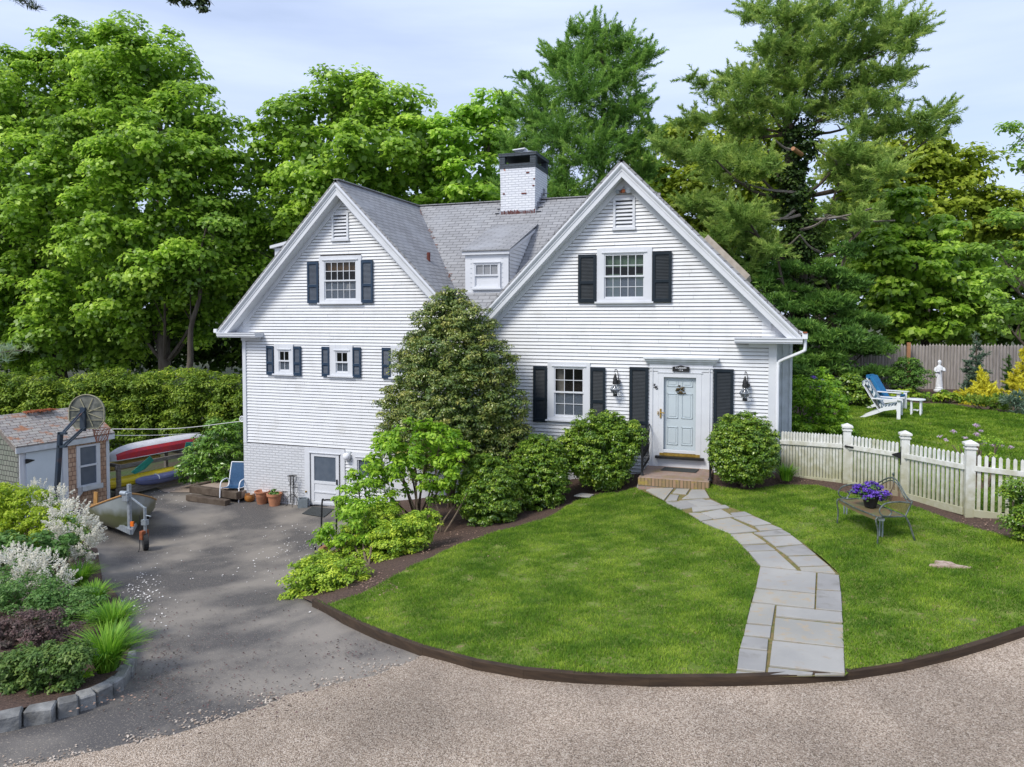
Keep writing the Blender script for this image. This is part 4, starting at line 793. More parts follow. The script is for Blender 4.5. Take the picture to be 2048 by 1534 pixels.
def cloud(name, lobes, cr, per, size, m, parent=None, asp=.6, flat=.6, style='leaf', cover=1.25, tone=None, zflat=1., inner=.15, upb=.7, back=.35, under=.45, jit=.7, sh=.55):
    lobes = [tuple(l[:3])+(max(l[3]-cr*sh, l[3]*.45),)+tuple(l[4:]) for l in lobes]
    K = clumps_on(lobes, cr, cover, back, zflat, under)
    n = len(K); per_n = np.maximum(3, (per*RNG.uniform(.6, 1.3, n)).astype(int)); idx = np.repeat(np.arange(n), per_n); C0 = K[idx, :3]; D0 = K[idx, 3:]
    tot = len(idx); d = unit(RNG.normal(size=(tot, 3))); d[:, 2] = np.where(RNG.random(tot) < .65, np.abs(d[:, 2]), d[:, 2])
    cs = cr*RNG.uniform(.7, 1.25, n)[idx]
    R = RNG.random(tot)**.4
    P = C0+d*(cs*R)[:, None]*np.array([1, 1, flat])
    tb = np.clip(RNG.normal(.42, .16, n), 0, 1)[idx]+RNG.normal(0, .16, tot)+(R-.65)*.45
    if style == 'leaf':
        N = unit(d*.55+D0*.35+np.array([0, 0, upb])+RNG.normal(size=(tot, 3))*jit*.6); D = unit(d+RNG.normal(size=(tot, 3))*.6+np.array([0, 0, -.25]))
        V = leaves(P, D, N, size, asp)
    elif style == 'pine':   # upswept bottle brush twigs
        ax = unit(K[:, 3:]*np.array([1, 1, .35])+np.array([0, 0, .40])+RNG.normal(size=(n, 3))*.28)[idx]; u = RNG.random(tot)
        q = RNG.normal(size=(tot, 3)); q = unit(q-ax*(q*ax).sum(1, keepdims=True)); P = C0+ax*((u-.4)*cs*2.3)[:, None]+q*(cs*.5*(1.1-u)*RNG.random(tot))[:, None]
        D = unit(ax*.75+q*.75); N = unit(np.cross(D, RNG.normal(size=(tot, 3)))); V = leaves(P, D, N, size, asp, .0); tb = tb+(u-.5)*.35
    else:   # needles: thin blades radiating from small tufts, tips up
        D = unit(d*.8+D0*.5+np.array([0, 0, .35])+RNG.normal(size=(tot, 3))*.55); N = unit(np.cross(D, RNG.normal(size=(tot, 3))))
        V = leaves(P, D, N, size, asp, .0)
    if inner > 0:
        ni = int(tot*inner); L_ = np.array([list(l[:4])+[l[4] if len(l) > 4 else zflat] for l in lobes]); q = RNG.choice(len(L_), ni, p=L_[:, 3]**2/(L_[:, 3]**2).sum())
        dd = unit(RNG.normal(size=(ni, 3))); Pi = L_[q, :3]+dd*(L_[q, 3]*RNG.uniform(.2, .8, ni))[:, None]*np.stack([np.ones(ni), np.ones(ni), L_[q, 4]], 1)
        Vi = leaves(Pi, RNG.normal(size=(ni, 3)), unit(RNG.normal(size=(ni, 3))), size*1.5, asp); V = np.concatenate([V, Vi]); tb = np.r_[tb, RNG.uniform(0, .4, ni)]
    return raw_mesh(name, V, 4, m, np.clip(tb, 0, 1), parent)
def pl(lobes, Y, flat=None):
    """photo ellipses (px,py,r[,dy[,zs]]) standing at depth Y -> spheres in the place"""
    out = []
    for l in lobes:
        dy = l[3] if len(l) > 3 else 0.; P = onY(l[0], l[1], Y+dy); r = l[2]/scl(P); out.append((P[0], P[1], P[2], r, l[4] if len(l) > 4 else (flat or 1.)))
    return out
def branches(mb, base, top, lobes, r0, r1, n=6, wig=.3):
    base = Vector(base); top = Vector(top); random.seed(int(abs(base.x*77))+5)
    pts = [base.lerp(top, t/n)+Vector((random.uniform(-wig, wig)*(t/n), random.uniform(-wig, wig)*(t/n), 0)) for t in range(n+1)]
    mb.tube(bezier(pts, 4), [r0+(r1-r0)*k/(4*n) for k in range(4*n+1)], 9)
    for l in (lobes if len(lobes) < 24 else lobes[::3]):
        c = Vector(l[:3]); t = min(.95, max(.18, (c.z-l[3]*1.1-base.z)/max(.1, top.z-base.z))); s = pts[min(n-1, int(t*n))]
        e = c+Vector((0, 0, l[3]*.2)); m_ = s.lerp(e, .5)+Vector((0, 0, -.12*(e-s).length))
        q = bezier([s, m_, e], 5); ra = (r0*(1-t)*.5+r1*.6)*.62; mb.tube(q, [ra*(1-.75*k/(len(q)-1)) for k in range(len(q))], 6)
        for k in range(3):
            a = q[len(q)//2+k]; d = Vector((random.uniform(-1, 1), random.uniform(-1, 1), random.uniform(.1, .9))).normalized()*l[3]*.8; mb.tube([a, a+d*.5+Vector((0, 0, .1)), a+d], [ra*.4, ra*.28, ra*.1], 5)
def tree(name, label, cat, lobes, Y, trunk, cr, per, size, lm, group=None, r0=.3, top=None, **kw):
    Ls = pl(lobes, Y); b = onY(trunk[0], 700, Y+(trunk[1] if len(trunk) > 1 else 0)); zg = Tz(b[0], b[1])
    t = thing(name, label, cat, (b[0], b[1], zg), group)
    mb = MB(); tp = top or max(Ls, key=lambda l: l[2]); branches(mb, (b[0], b[1], zg-.2), (b[0]*.4+tp[0]*.6, b[1]*.4+tp[1]*.6, tp[2]), Ls, r0, r0*.2); mb.build('trunk', M['bark'], t, smooth=True)
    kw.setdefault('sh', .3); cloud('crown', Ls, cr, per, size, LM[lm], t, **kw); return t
# ---- big maples behind the left wing
tree('maple_tree', 'huge broad maple filling the upper left corner behind the shed', 'tree',
 [(60,240,150,0),(190,160,115,1),(-40,380,170,0),(110,400,140,-2),(20,560,150,-1),(200,560,110,-2),(170,290,120,-1.5),(-60,180,110,2),(90,680,90,0),(250,330,80,0),(140,660,90,-2),(10,660,90,-1),(220,680,70,-1)], 17., (130,), .95, 125, .27, 'maple', r0=.45, asp=.85, cover=1.6, inner=.3)
tree('maple_tree', 'tall rounded maple with dark forked trunks left of the house', 'tree',
 [(300,170,120,1),(390,260,95,1),(300,330,120,-2),(400,420,85,0),(230,460,105,-2.5),(330,520,100,-2),(420,560,80,0),(250,600,75,-1),(380,330,70,-1),(450,330,45,2),(300,650,60,0),(400,640,60,1),(350,600,70,1)], 15., (330,), .9, 125, .26, 'maple', r0=.4, asp=.85, cover=1.6, inner=.3)
tree('maple_tree', 'wide bright green maple behind the left gable and the roof valley', 'tree',
 [(680,210,80,1),(600,270,90,0),(760,230,85,1),(530,350,80,-1),(640,350,95,-2),(740,340,100,-2),(520,470,85,0),(840,300,75,0),(600,440,80,-1),(470,440,50,0),(820,220,40,2),(540,560,70,0),(470,600,60,1)], 18., (640,), .95, 125, .27, 'maple', r0=.42, asp=.85, cover=1.6, inner=.3)
tree('maple_tree', 'lighter green maple rising just left of the chimney', 'tree',
 [(960,230,55,0),(900,310,75,-1),(990,290,60,1),(850,360,60,-1),(930,380,60,-2),(1020,220,40,1),(880,420,60,-1),(980,360,50,0),(950,430,50,-1),(1000,420,40,0),(780,390,50,-1)], 20., (930,), .85, 120, .27, 'maple2', r0=.3, asp=.85, cover=1.6, inner=.3)
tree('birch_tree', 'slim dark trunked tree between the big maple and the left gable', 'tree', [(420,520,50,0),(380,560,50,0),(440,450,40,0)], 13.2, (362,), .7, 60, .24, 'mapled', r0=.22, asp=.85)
# ---- conifers
tree('pine_tree', 'bushy white pine with upswept boughs behind the chimney', 'tree',
 [(1165,110,46,0),(1205,90,44,0),(1245,90,40,0),(1120,120,40,0),(1283,115,34,0),(1300,100,18,0),(1150,60,26,0),(1190,52,24,0),(1235,60,22,0),(1240,150,52,0),(1165,180,66,-1),(1080,190,38,0),(1070,240,50,0),(1120,270,62,-1),(1235,230,60,0),(1280,200,30,0),(1190,310,66,-1),(1060,330,50,0),(1120,375,58,-1),(1262,290,44,0),(1250,380,52,0),(1180,400,48,-1),(1025,370,40,-1),(1015,205,24,0),(1030,300,44,0),(1290,345,40,0),(1060,400,44,0),(1300,260,28,0),(1230,430,40,0),(1045,150,18,0)], 16., (1205,), .40, 150, .21, 'pine', r0=.3, asp=.14, style='pine', cover=2.6, inner=.35, jit=.5)
pine = tree('pine_tree', 'tall spreading golden green white pine with an ivy covered trunk', 'tree',
 [(1640,25,55,1.1,.7),(1600,60,49,0.1,.7),(1680,60,52,-1.0,.7),(1560,30,46,-0.4,.7),(1520,20,37,1.1,.7),(1495,35,26,0.5,.7),(1730,20,49,-0.9,.7),(1780,45,46,0.8,.7),(1825,50,37,-1.2,.7),(1850,60,24,0.1,.7),(1760,85,49,0.6,.7),(1700,110,55,0.4,.7),(1640,105,57,-0.4,.7),(1580,105,55,0.5,.7),(1535,95,41,-1.0,.7),(1810,95,37,-0.9,.7),(1500,165,46,-1.2,.7),(1460,160,37,0.8,.7),(1430,185,35,1.2,.7),(1405,165,26,-0.2,.7),(1380,155,19,-1.2,.7),(1550,150,49,0.4,.7),(1600,165,52,-0.2,.7),(1660,165,55,-0.0,.7),(1720,165,49,0.2,.7),(1780,150,41,-0.8,.7),(1810,150,26,0.8,.7),(1530,205,46,1.0,.7),(1480,210,37,-1.2,.7),(1580,215,46,-0.7,.7),(1640,215,46,0.6,.7),(1700,215,44,-0.4,.7),(1750,200,41,-0.8,.7),(1790,205,30,1.2,.7),(1840,232,33,-1.2,.7),(1880,228,30,0.4,.7),(1910,240,22,1.0,.7),(1800,250,41,-0.1,.7),(1760,265,44,1.2,.7),(1850,262,37,-0.2,.7),(1720,255,37,-0.7,.7),(1440,235,37,-0.6,.7),(1400,240,33,1.2,.7),(1365,245,26,0.2,.7),(1480,255,37,-0.0,.7),(1520,265,33,0.9,.7),(1890,262,22,1.2,.7),(1460,320,55,-0.2,.7),(1410,310,46,-2.3,.7),(1360,300,44,-0.0,.7),(1320,290,35,-2.0,.7),(1500,335,46,-1.5,.7),(1440,350,39,-0.3,.7),(1540,325,33,-2.3,.7),(1700,300,44,-1.5,.7),(1740,325,46,-0.5,.7),(1780,340,41,-2.4,.7),(1690,340,46,-0.7,.7),(1720,370,41,-0.9,.7),(1430,420,48,-0.4,.7),(1480,430,50,-2.2,.7),(1530,430,41,-0.0,.7),(1390,405,39,-1.2,.7),(1480,470,48,-1.0,.7),(1520,490,46,-0.7,.7),(1440,470,39,-2.3,.7),(1550,500,33,-2.4,.7),(1680,420,37,-0.3,.7),(1720,440,37,-2.4,.7),(1760,430,30,-0.8,.7),(1650,460,33,-0.1,.7),(1560,560,37,-0.6,.7),(1500,540,33,-1.3,.7)], 14., (1612,), .40, 140, .20, 'pine2', r0=.42, asp=.14, style='pine', cover=2.5, inner=.25, jit=.5)
iv = []
for k in range(15):
    y = 265+k*33; P = onY(1592+10*sin(k*1.3)+(k-7)*-.8, y, 14.); r = (38+9*sin(k*2.1)+(6 if 4 < k < 9 else 0))/scl(P); iv.append((P[0], P[1]-.1, P[2], r, 1.))
cloud('ivy', iv, .35, 55, .13, LM['ivy'], pine, asp=.9, cover=2., inner=.3)
random.seed(21); b = MB()           # dead snags and cut stubs on the pine
for x0, y0, x1, y1 in [(1595,385,1470,360),(1590,420,1545,440),(1600,430,1540,432),(1612,440,1750,415),(1600,460,1660,430),(1590,525,1545,540),(1640,505,1600,470),(1560,495,1600,470),(1590,300,1550,280),(1640,300,1700,330),(1650,430,1790,441)]:
    a = onY(x0, y0, 13.5); c = onY(x1, y1, 12.6); b.tube(bezier([a, (a+c)/2+np.array([0, 0, -.12]), c], 4), [.07-.005*k for k in range(9)], 5)
b.build('dead_branch', M['oldwood'], pine)
b = MB(); a = onY(1607,312,13.2); c = onY(1586,297,12.4); b.tube([a+(c-a)*.2, c], [.085,.08], 10); b.build('cut_stub', M['orangewood'], pine)
tree('hemlock_tree', 'dark feathery hemlock standing at the left end of the stockade fence', 'tree',
 [(1690,560,45,0,.5),(1650,610,60,0,.45),(1720,640,50,0,.4),(1600,660,55,-1,.45),(1680,680,70,-1,.4),(1740,700,45,0,.3),(1640,720,65,-1,.4),(1720,745,50,-1,.3),(1590,590,45,0,.5),(1560,540,40,0,.6),(1700,500,28,0,.7),(1640,540,40,0,.5),(1600,740,50,-2,.5),(1780,745,28,0,.25),(1550,610,45,-1,.6),(1540,570,40,0,.6)], 12.8, (1660,), .42, 110, .22, 'hemlock', r0=.16, asp=.22, style='needle', cover=1.8, flat=.35, inner=.2)
# ---- other trees
tree('maple_tree', 'dense low maple overhanging the grey stockade fence', 'tree',
 [(1800,430,60,0),(1870,480,65,0),(1770,520,65,-1),(1830,580,85,-1),(1920,600,70,0),(1880,540,60,-1),(1760,620,50,0),(1900,660,60,-1),(1810,650,60,-1),(1960,540,55,1),(1950,650,50,0)], 16.5, (1860,), .6, 120, .24, 'maple', r0=.2, asp=.85, flat=.45, cover=1.6)
tree('oak_tree', 'yellow green oak seen between the right gable and the big pine', 'tree',
 [(1380,300,60,0),(1330,380,60,0),(1450,290,60,0),(1520,330,60,0),(1400,390,60,-1),(1500,400,60,0),(1300,440,50,0),(1450,460,60,0),(1290,330,40,1),(1560,420,50,0),(1350,270,45,0),(1500,260,45,0),(1560,290,50,1),(1340,440,55,0)], 24., (1420,), .8, 100, .28, 'oak', 'yellow green oaks behind the pine', r0=.25, asp=.7, cover=1.9, inner=.35)
tree('oak_tree', 'round topped yellow green oak to the right of the big pine', 'tree',
 [(1760,330,60,0),(1840,330,70,0),(1920,350,65,0),(1800,400,60,-1),(1890,420,65,-1),(1960,410,50,0),(1700,380,50,0),(1990,470,45,0),(1740,430,50,0),(2020,440,55,0),(2070,500,60,0),(1950,480,60,0),(1880,300,45,0),(1700,320,50,1)], 25., (1850,), .8, 105, .28, 'oak', 'yellow green oaks behind the pine', r0=.25, asp=.7, cover=1.9, inner=.35)
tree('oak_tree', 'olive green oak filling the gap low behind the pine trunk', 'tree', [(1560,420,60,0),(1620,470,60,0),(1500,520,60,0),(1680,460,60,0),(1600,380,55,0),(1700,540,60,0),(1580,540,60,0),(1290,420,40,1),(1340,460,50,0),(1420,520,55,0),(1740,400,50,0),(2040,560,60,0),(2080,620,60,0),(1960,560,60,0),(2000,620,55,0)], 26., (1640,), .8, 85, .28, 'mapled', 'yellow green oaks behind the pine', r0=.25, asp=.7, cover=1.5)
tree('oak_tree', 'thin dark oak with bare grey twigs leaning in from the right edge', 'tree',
 [(2060,280,30,0),(2040,330,32,0),(2070,380,30,0),(2030,440,50,0,.5),(2060,520,60,0,.6),(2000,560,50,-.5,.5),(2050,620,60,0,.6),(2000,640,45,-.5,.6),(2080,200,22,0),(2020,260,14,0),(1990,500,35,0,.5)], 10., (2110,), .42, 50, .15, 'mapled', r0=.2, asp=.6, cover=1., flat=.4)
def wood(lobes, Y, label, name='woodland'):
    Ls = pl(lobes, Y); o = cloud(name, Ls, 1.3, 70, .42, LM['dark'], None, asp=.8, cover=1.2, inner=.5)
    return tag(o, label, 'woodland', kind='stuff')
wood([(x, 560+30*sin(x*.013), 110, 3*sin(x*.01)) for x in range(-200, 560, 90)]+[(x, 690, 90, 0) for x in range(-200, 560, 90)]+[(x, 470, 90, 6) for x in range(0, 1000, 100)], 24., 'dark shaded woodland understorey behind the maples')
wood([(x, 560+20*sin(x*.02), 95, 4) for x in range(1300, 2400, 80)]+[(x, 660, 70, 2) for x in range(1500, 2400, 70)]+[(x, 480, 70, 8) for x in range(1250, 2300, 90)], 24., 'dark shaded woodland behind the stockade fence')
# ---- shrubs
def shrub(name, label, cat, lobes, Y, cr, per, size, lm, stems=None, group=None, **kw):
    Ls = pl(lobes, Y); cx = sum(l[0] for l in Ls)/len(Ls); zb = Tz(cx, Y); t = thing(name, label, cat, (cx, Y, zb), group)
    b = MB(); random.seed(int(abs(cx*100)))
    ns = stems or 5
    for k in range(ns):
        l = Ls[k % len(Ls)]; a = Vector((cx+random.uniform(-.12, .12), Y+random.uniform(-.1, .1), zb-.05)); e = Vector(l[:3])+Vector((random.uniform(-.4, .4)*l[3], random.uniform(-.4, .4)*l[3], 0))
        m_ = a.lerp(e, .5)+Vector((random.uniform(-.1, .1), 0, -.05)); q = bezier([a, m_, e], 4); b.tube(q, [.03-.02*i/(len(q)-1) for i in range(len(q))], 6)
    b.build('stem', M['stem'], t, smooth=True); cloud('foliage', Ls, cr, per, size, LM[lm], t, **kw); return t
shrub('holly_tree', 'tall cone shaped holly in front of the join of the two gables', 'holly',
 [(903,612,42,.1),(900,590,22,.1),(875,660,62,0),(940,660,60,0),(905,730,96,-.2),(848,735,72,0),(968,735,70,0),(905,820,118,-.3),(812,815,62,0),(1000,810,62,0),(795,875,48,0),(865,890,86,0),(970,890,84,0),(1022,870,46,0),(860,620,24,.1)], -1.25, .16, 62, .068, 'holly', stems=8, asp=.5, cover=2.0, inner=.5, upb=.5)
KW = dict(asp=.5, cover=2.6, inner=.5, under=1., group='rounded foundation shrubs', back=.6)
shrub('boxwood_shrub', 'rounded glossy boxwood nearest the lawn, front of the pair below the holly', 'shrub', [(977,990,67,0,1.22),(975,975,57,0,1.2)], -2.9, .095, 60, .055, 'box', **KW)
shrub('boxwood_shrub', 'rounded glossy boxwood just right of the front one, behind it', 'shrub', [(1078,952,64,0,1.3),(1080,930,52,0,1.2)], -1.9, .095, 60, .055, 'box', **KW)
shrub('boxwood_shrub', 'loose spreading shrub under the first floor window left of the steps', 'shrub', [(1195,900,70,0,1.15),(1240,888,48,0,1.0),(1160,895,46,0,1.1),(1215,860,42,0,1.0),(1210,930,56,0,0.9),(1268,870,30,0,1.0)], -1.0, .11, 60, .058, 'box', **KW)
shrub('boxwood_shrub', 'dense round dark shrub right of the front steps', 'shrub', [(1487,895,70,0,1.05),(1487,905,68,0,1.)], -1.05, .095, 60, .055, 'box', **KW)
hy = shrub('viburnum_shrub', 'lime green multi stemmed shrub with bare grey stems beside the holly', 'shrub',
 [(830,890,63,0),(785,910,55,0),(870,895,55,0),(900,900,41,0),(820,940,55,0),(870,945,48,0),(775,950,38,0),(900,930,38,0)], -3.4, .17, 64, .10, 'lime', stems=3, asp=.5, cover=1.35, inner=.05)
b = MB(); random.seed(8); base = G(835,1045)
for x, y in [(790,930),(805,945),(830,930),(850,925),(875,940),(895,950),(770,985),(815,900),(860,900)]:
    e = Vector(onY(x, y, -3.4+random.uniform(-.3,.3))); a = Vector(base)+Vector((random.uniform(-.12,.12), random.uniform(-.1,.1), -.03)); m_ = a.lerp(e, .45)+Vector((random.uniform(-.06,.06), 0, 0)); q = bezier([a, m_, e], 5); b.tube(q, [.028-.014*i/(len(q)-1) for i in range(len(q))], 6)
b.build('stem', M['stem'], hy, smooth=True)
hy = shrub('viburnum_shrub', 'small leaning lime green shrub with a forked trunk at the driveway corner', 'shrub',
 [(690,1060,45,0),(660,1075,33,0),(725,1060,37,0),(745,1085,31,0),(640,1080,23,0),(715,1030,37,0)], -5.0, .14, 57, .085, 'lime', stems=2, asp=.5, cover=1.3, inner=.03)
b = MB(); base = G(735,1140)
for x, y in [(690,1095),(705,1085),(735,1085),(745,1070),(725,1075)]:
    e = Vector(onY(x, y, -5.0)); a = Vector(base); m_ = a.lerp(e, .5)+Vector((random.uniform(-.05,.05), 0, -.02)); q = bezier([a, m_, e], 5); b.tube(q, [.03-.016*i/(len(q)-1) for i in range(len(q))], 6)
b.build('stem', M['stem'], hy, smooth=True)
shrub('viburnum_shrub', 'upright lime green shrub in front of the basement window', 'shrub',
 [(730,960,38,0),(720,1000,53,0),(760,1010,43,0),(740,1040,53,0),(715,950,22,0),(770,1040,38,0)], -3.9, .15, 60, .085, 'lime', stems=5, asp=.5, cover=1.35, inner=.1)
shrub('groundcover_shrub', 'low yellow green mounded shrub at the tip of the lawn', 'shrub',
 [(620,1158,55,0,0.85),(662,1165,57,0,0.8),(594,1176,43,0,0.85),(695,1155,47,0,0.8),(645,1192,47,0,0.7),(610,1190,41,0,0.7),(680,1185,43,0,0.7),(640,1140,47,0.4,0.8)], -6.7, .12, 68, .06, 'euon', asp=.5, cover=1.6, group='low yellow green groundcover shrubs')
shrub('groundcover_shrub', 'yellow green groundcover mound beneath the leaning shrub', 'shrub',
 [(740,1115,57,0,0.8),(790,1088,61,0,0.8),(820,1070,51,0,0.8),(770,1125,45,0,0.7),(700,1120,49,0,0.8),(760,1060,61,0.5,0.9),(845,1045,39,0,0.7),(725,1080,51,0.3,0.9)], -5.0, .12, 68, .06, 'euon', asp=.5, cover=1.6, group='low yellow green groundcover shrubs')
shrub('ivy_patch', 'dark green ivy patch in the mulch under the lime green shrub', 'ground cover',
 [(870,1000,24,0,.4),(910,1000,22,0,.4),(800,1040,25,0,.4),(940,985,18,0,.4)], -3.6, .12, 49, .06, 'box', cover=1.1)
# left side
hd = []
for k in range(15):
    x = -21.5-12*(14-k)/14*0+0; t_ = k/14; X = -36+t_*21.3; Y = 3.6+t_*4.9; zt = 2.75+.12*sin(k*1.7); z0 = -.1
    for j, zz in enumerate((.55, 1.35, 2.1)): hd.append((X+.3*sin(k*2+j), Y, z0+zz+.12*sin(k), .95, 1.))
th = thing('hedge', 'long tall clipped yellow green hedge behind the shed and boat rack', 'hedge', (-22, 6, -.1)); b = MB(); random.seed(40)
for k in range(12): X = -35+k*1.8; Y = 3.6+(X+36)/21.3*4.9; b.tube([(X, Y, -.2), (X+.1, Y, 1.8)], [.06, .03], 6)
b.build('stem', M['stem'], th); cloud('foliage', hd, .30, 85, .12, LM['hedge'], th, asp=.5, cover=1.9, flat=.8, sh=.1, inner=.6)
shrub('variegated_shrub', 'pale cream variegated bush topping the hedge left of the house corner', 'shrub', [(330,752,36,0,.5),(290,760,25,0,.5),(370,748,25,0,.5),(130,768,22,-.5,.5)], 9.2, .25, 36, .11, 'hosta', cover=1.5)
shrub('rhododendron', 'glossy rhododendron against the left corner of the house', 'rhododendron',
 [(440,880,50,0),(420,920,56,0),(455,920,46,0),(400,945,44,0),(470,870,34,0),(440,950,44,0),(385,930,30,0)], .9, .2, 79, .12, 'rhodo', asp=.38, cover=1.5, under=.9)
# near-left bed
shrub('chartreuse_shrub', 'bright chartreuse bush at the left edge in front of the shed', 'shrub',
 [(20,1010,54,0),(60,1030,57,0),(-20,1030,59,0),(100,1050,51,0),(30,1070,59,0),(0,1000,39,0),(130,1070,39,0)], -6.6, .15, 76, .07, 'chart', asp=.45, cover=1.5, flat=.7)
shrub('leafy_shrub', 'mid green broad leaved shrub with pale twigs below the chartreuse bush', 'shrub',
 [(40,1110,45,0),(90,1110,45,0),(0,1100,40,0),(120,1090,30,0),(60,1140,40,0)], -7.6, .14, 68, .085, 'green', asp=.6, cover=1.3, flat=.7)
def plumes(name, label, lobes, Y, n, group):
    Ls = pl(lobes, Y); cx = sum(l[0] for l in Ls)/len(Ls); t = thing(name, label, 'flowering plant', (cx, Y, Tz(cx, Y)), group)
    cloud('foliage', Ls, .14, 40, .07, LM['green'], t, asp=.5, cover=1.0)
    b = MB(); P0 = (cx, Y, Tz(cx, Y)-.05); b.tube([P0, (cx, Y, Ls[0][2])], [.02, .01], 5); b.build('stem', M['stem'], t)
    K = clumps_on([(l[0], l[1], l[2], l[3]*1.1) for l in Ls], .075, 1.5, .1, 1., .5); K = K[RNG.permutation(len(K))][:n]; VS = []; R = []
    for q in K:
        ax = unit(q[3:]+np.array([0, 0, .5])+RNG.normal(size=3)*.25); m = 60; u = RNG.random(m); L_ = RNG.uniform(.14, .24)
        C = q[:3]+ax*.02+ax*(u*L_)[:, None]+RNG.normal(size=(m, 3))*(.032*(1.1-u))[:, None]
        VS.append(leaves(C, RNG.normal(size=(m, 3))+ax, unit(RNG.normal(size=(m, 3))), .034, .6)); R.append(RNG.uniform(.2, 1, m))
    raw_mesh('flower_plume', np.concatenate(VS), 4, LM['white'], np.concatenate(R), t)
plumes('white_plume_plant', 'large creamy white feathery plumed bush in front of the dinghy', [(140,1040,26,0),(158,1075,28,0),(108,1012,22,.5),(140,1095,30,0),(75,992,16,1.),(168,1102,18,0)], -6.9, 460, 'white plumed bushes in the left bed')
plumes('white_plume_plant', 'lower creamy white plumed bush at the left edge', [(30,1145,36,0,.7),(80,1155,32,0,.7),(-10,1150,30,0,.7),(110,1170,22,0,.7)], -8.4, 190, 'white plumed bushes in the left bed')
shrub('spiraea_shrub', 'soft grey green shrub in the middle of the left bed', 'shrub', [(50,1200,55,0),(110,1200,50,0),(0,1200,50,0),(150,1210,36,0),(90,1230,50,0),(170,1190,26,0)], -9.0, .12, 76, .045, 'green', asp=.45, cover=1.5)
shrub('barberry_shrub', 'purple brown leaved shrub at the lower left', 'shrub', [(40,1270,58,0),(95,1262,52,0),(0,1300,56,0),(140,1275,38,0),(60,1325,48,0),(-20,1260,46,0)], -10.1, .11, 76, .042, 'barb', asp=.5, cover=1.5)
shrub('leafy_shrub', 'dense dark green and maroon flecked shrub just behind the kerb', 'shrub', [(40,1345,62,0,.85),(105,1335,58,0,.85),(-5,1365,56,0,.85),(75,1372,46,0,.8),(150,1315,42,0,.8),(20,1388,40,0,.7),(130,1365,34,0,.7)], -11.15, .10, 85, .046, 'rose', asp=.5, cover=1.9)
shrub('low_perennial', 'low leafy green perennial at the front of the left bed', 'perennial', [(130,1365,22,0,.5),(155,1352,16,0,.5),(178,1348,12,0,.5),(60,1380,18,0,.4),(20,1390,16,0,.4)], -10.9, .08, 20, .05, 'lime', cover=1.)
shrub('leafy_shrub', 'dark green rose like shrub filling the bed behind the daylilies', 'shrub', [(160,1230,40,0,.8),(200,1215,30,0,.8),(130,1240,40,0,.8),(180,1260,30,0,.7),(90,1205,40,0,.8)], -9.2, .11, 60, .05, 'green', asp=.5, cover=1.6)
def bladeclump(name, label, px, py, n, h, lean, group, lm='blade', wd=.018, rad=.12):
    P = G(px, py, .12); t = thing(name, label, 'grassy plant', tuple(P), group); VS = []; th_ = RNG.uniform(0, 2*pi, n); ln = RNG.uniform(.3, 1., n)*lean; hh = h*RNG.uniform(.6, 1.1, n); rr = rad*RNG.random(n)
    d = np.stack([np.cos(th_), np.sin(th_), np.zeros(n)], 1); sd_ = np.stack([-np.sin(th_), np.cos(th_), np.zeros(n)], 1); Q = []
    for s in (0., .35, .7, 1.):
        c = P+d*(rr+ln*s**1.7)[:, None]+np.array([0, 0, 1])*(hh*(s-.42*s**2.6*ln/lean))[:, None]; w_ = wd*(1-s**2)*.5+.001; Q.append((c-sd_*w_, c+sd_*w_))
    for i in range(3): VS.append(np.stack([Q[i][0], Q[i][1], Q[i+1][1], Q[i+1][0]], 1).reshape(-1, 3))
    r = RNG.uniform(0, 1, n); raw_mesh('foliage', np.concatenate(VS), 4, LM[lm], np.tile(r, 3), t); return t
bladeclump('daylily_clump', 'large arching daylily clump at the kerb corner of the left bed', 215, 1340, 520, .62, .50, 'daylily clumps along the left bed')
bladeclump('daylily_clump', 'daylily clump behind the large corner one, beside the driveway', 225, 1265, 420, .50, .42, 'daylily clumps along the left bed')
bladeclump('daylily_clump', 'small upright daylily clump just below the white plumes', 160, 1170, 300, .5, .38, 'daylily clumps along the left bed')
bladeclump('daylily_clump', 'iris like clump squeezed between the plumed bush and the driveway', 190, 1205, 260, .4, .35, 'daylily clumps along the left bed')
bladeclump('daylily_clump', 'small grassy clump at the foot of the picket fence right of the round shrub', 1572, 960, 200, .42, .3, 'daylily clumps along the left bed')['group'] = 'grassy clumps by the fence'
# back garden
shrub('bayberry_shrub', 'broad light green shrub at the house corner behind the picket fence', 'shrub', [(1600,800,48,0),(1640,810,53,0),(1580,790,38,0),(1660,840,46,0),(1610,850,48,0),(1570,830,33,0),(1680,860,30,0)], 2.6, .17, 79, .10, 'lime', asp=.4, cover=1.5)
ll = shrub('lilac_bush', 'lilac with violet blooms behind the light green corner shrub', 'lilac', [(1640,755,24,0),(1610,760,20,0),(1660,770,18,0)], 4.6, .2, 57, .12, 'lime', cover=1.1)
L2 = pl([(1646,762,6,0,1.5),(1628,755,4,0,1.5),(1640,775,4,0,1.3)], 4.2); cloud('blossom', L2, .07, 40, .04, LM['purple'], ll, cover=3.)
shrub('round_shrub', 'dark rounded shrub left of the lawn chairs', 'shrub', [(1700,785,41,0),(1720,790,37,0),(1680,790,33,0),(1705,770,29,0)], 8.0, .18, 76, .09, 'box', cover=1.5)
shrub('yew_shrub', 'clipped dark yew against the stockade fence behind the chairs', 'shrub', [(1815,755,36,0),(1800,760,32,0),(1832,760,32,0),(1815,735,26,0)], 11.8, .2, 87, .07, 'hemlock', cover=1.7)
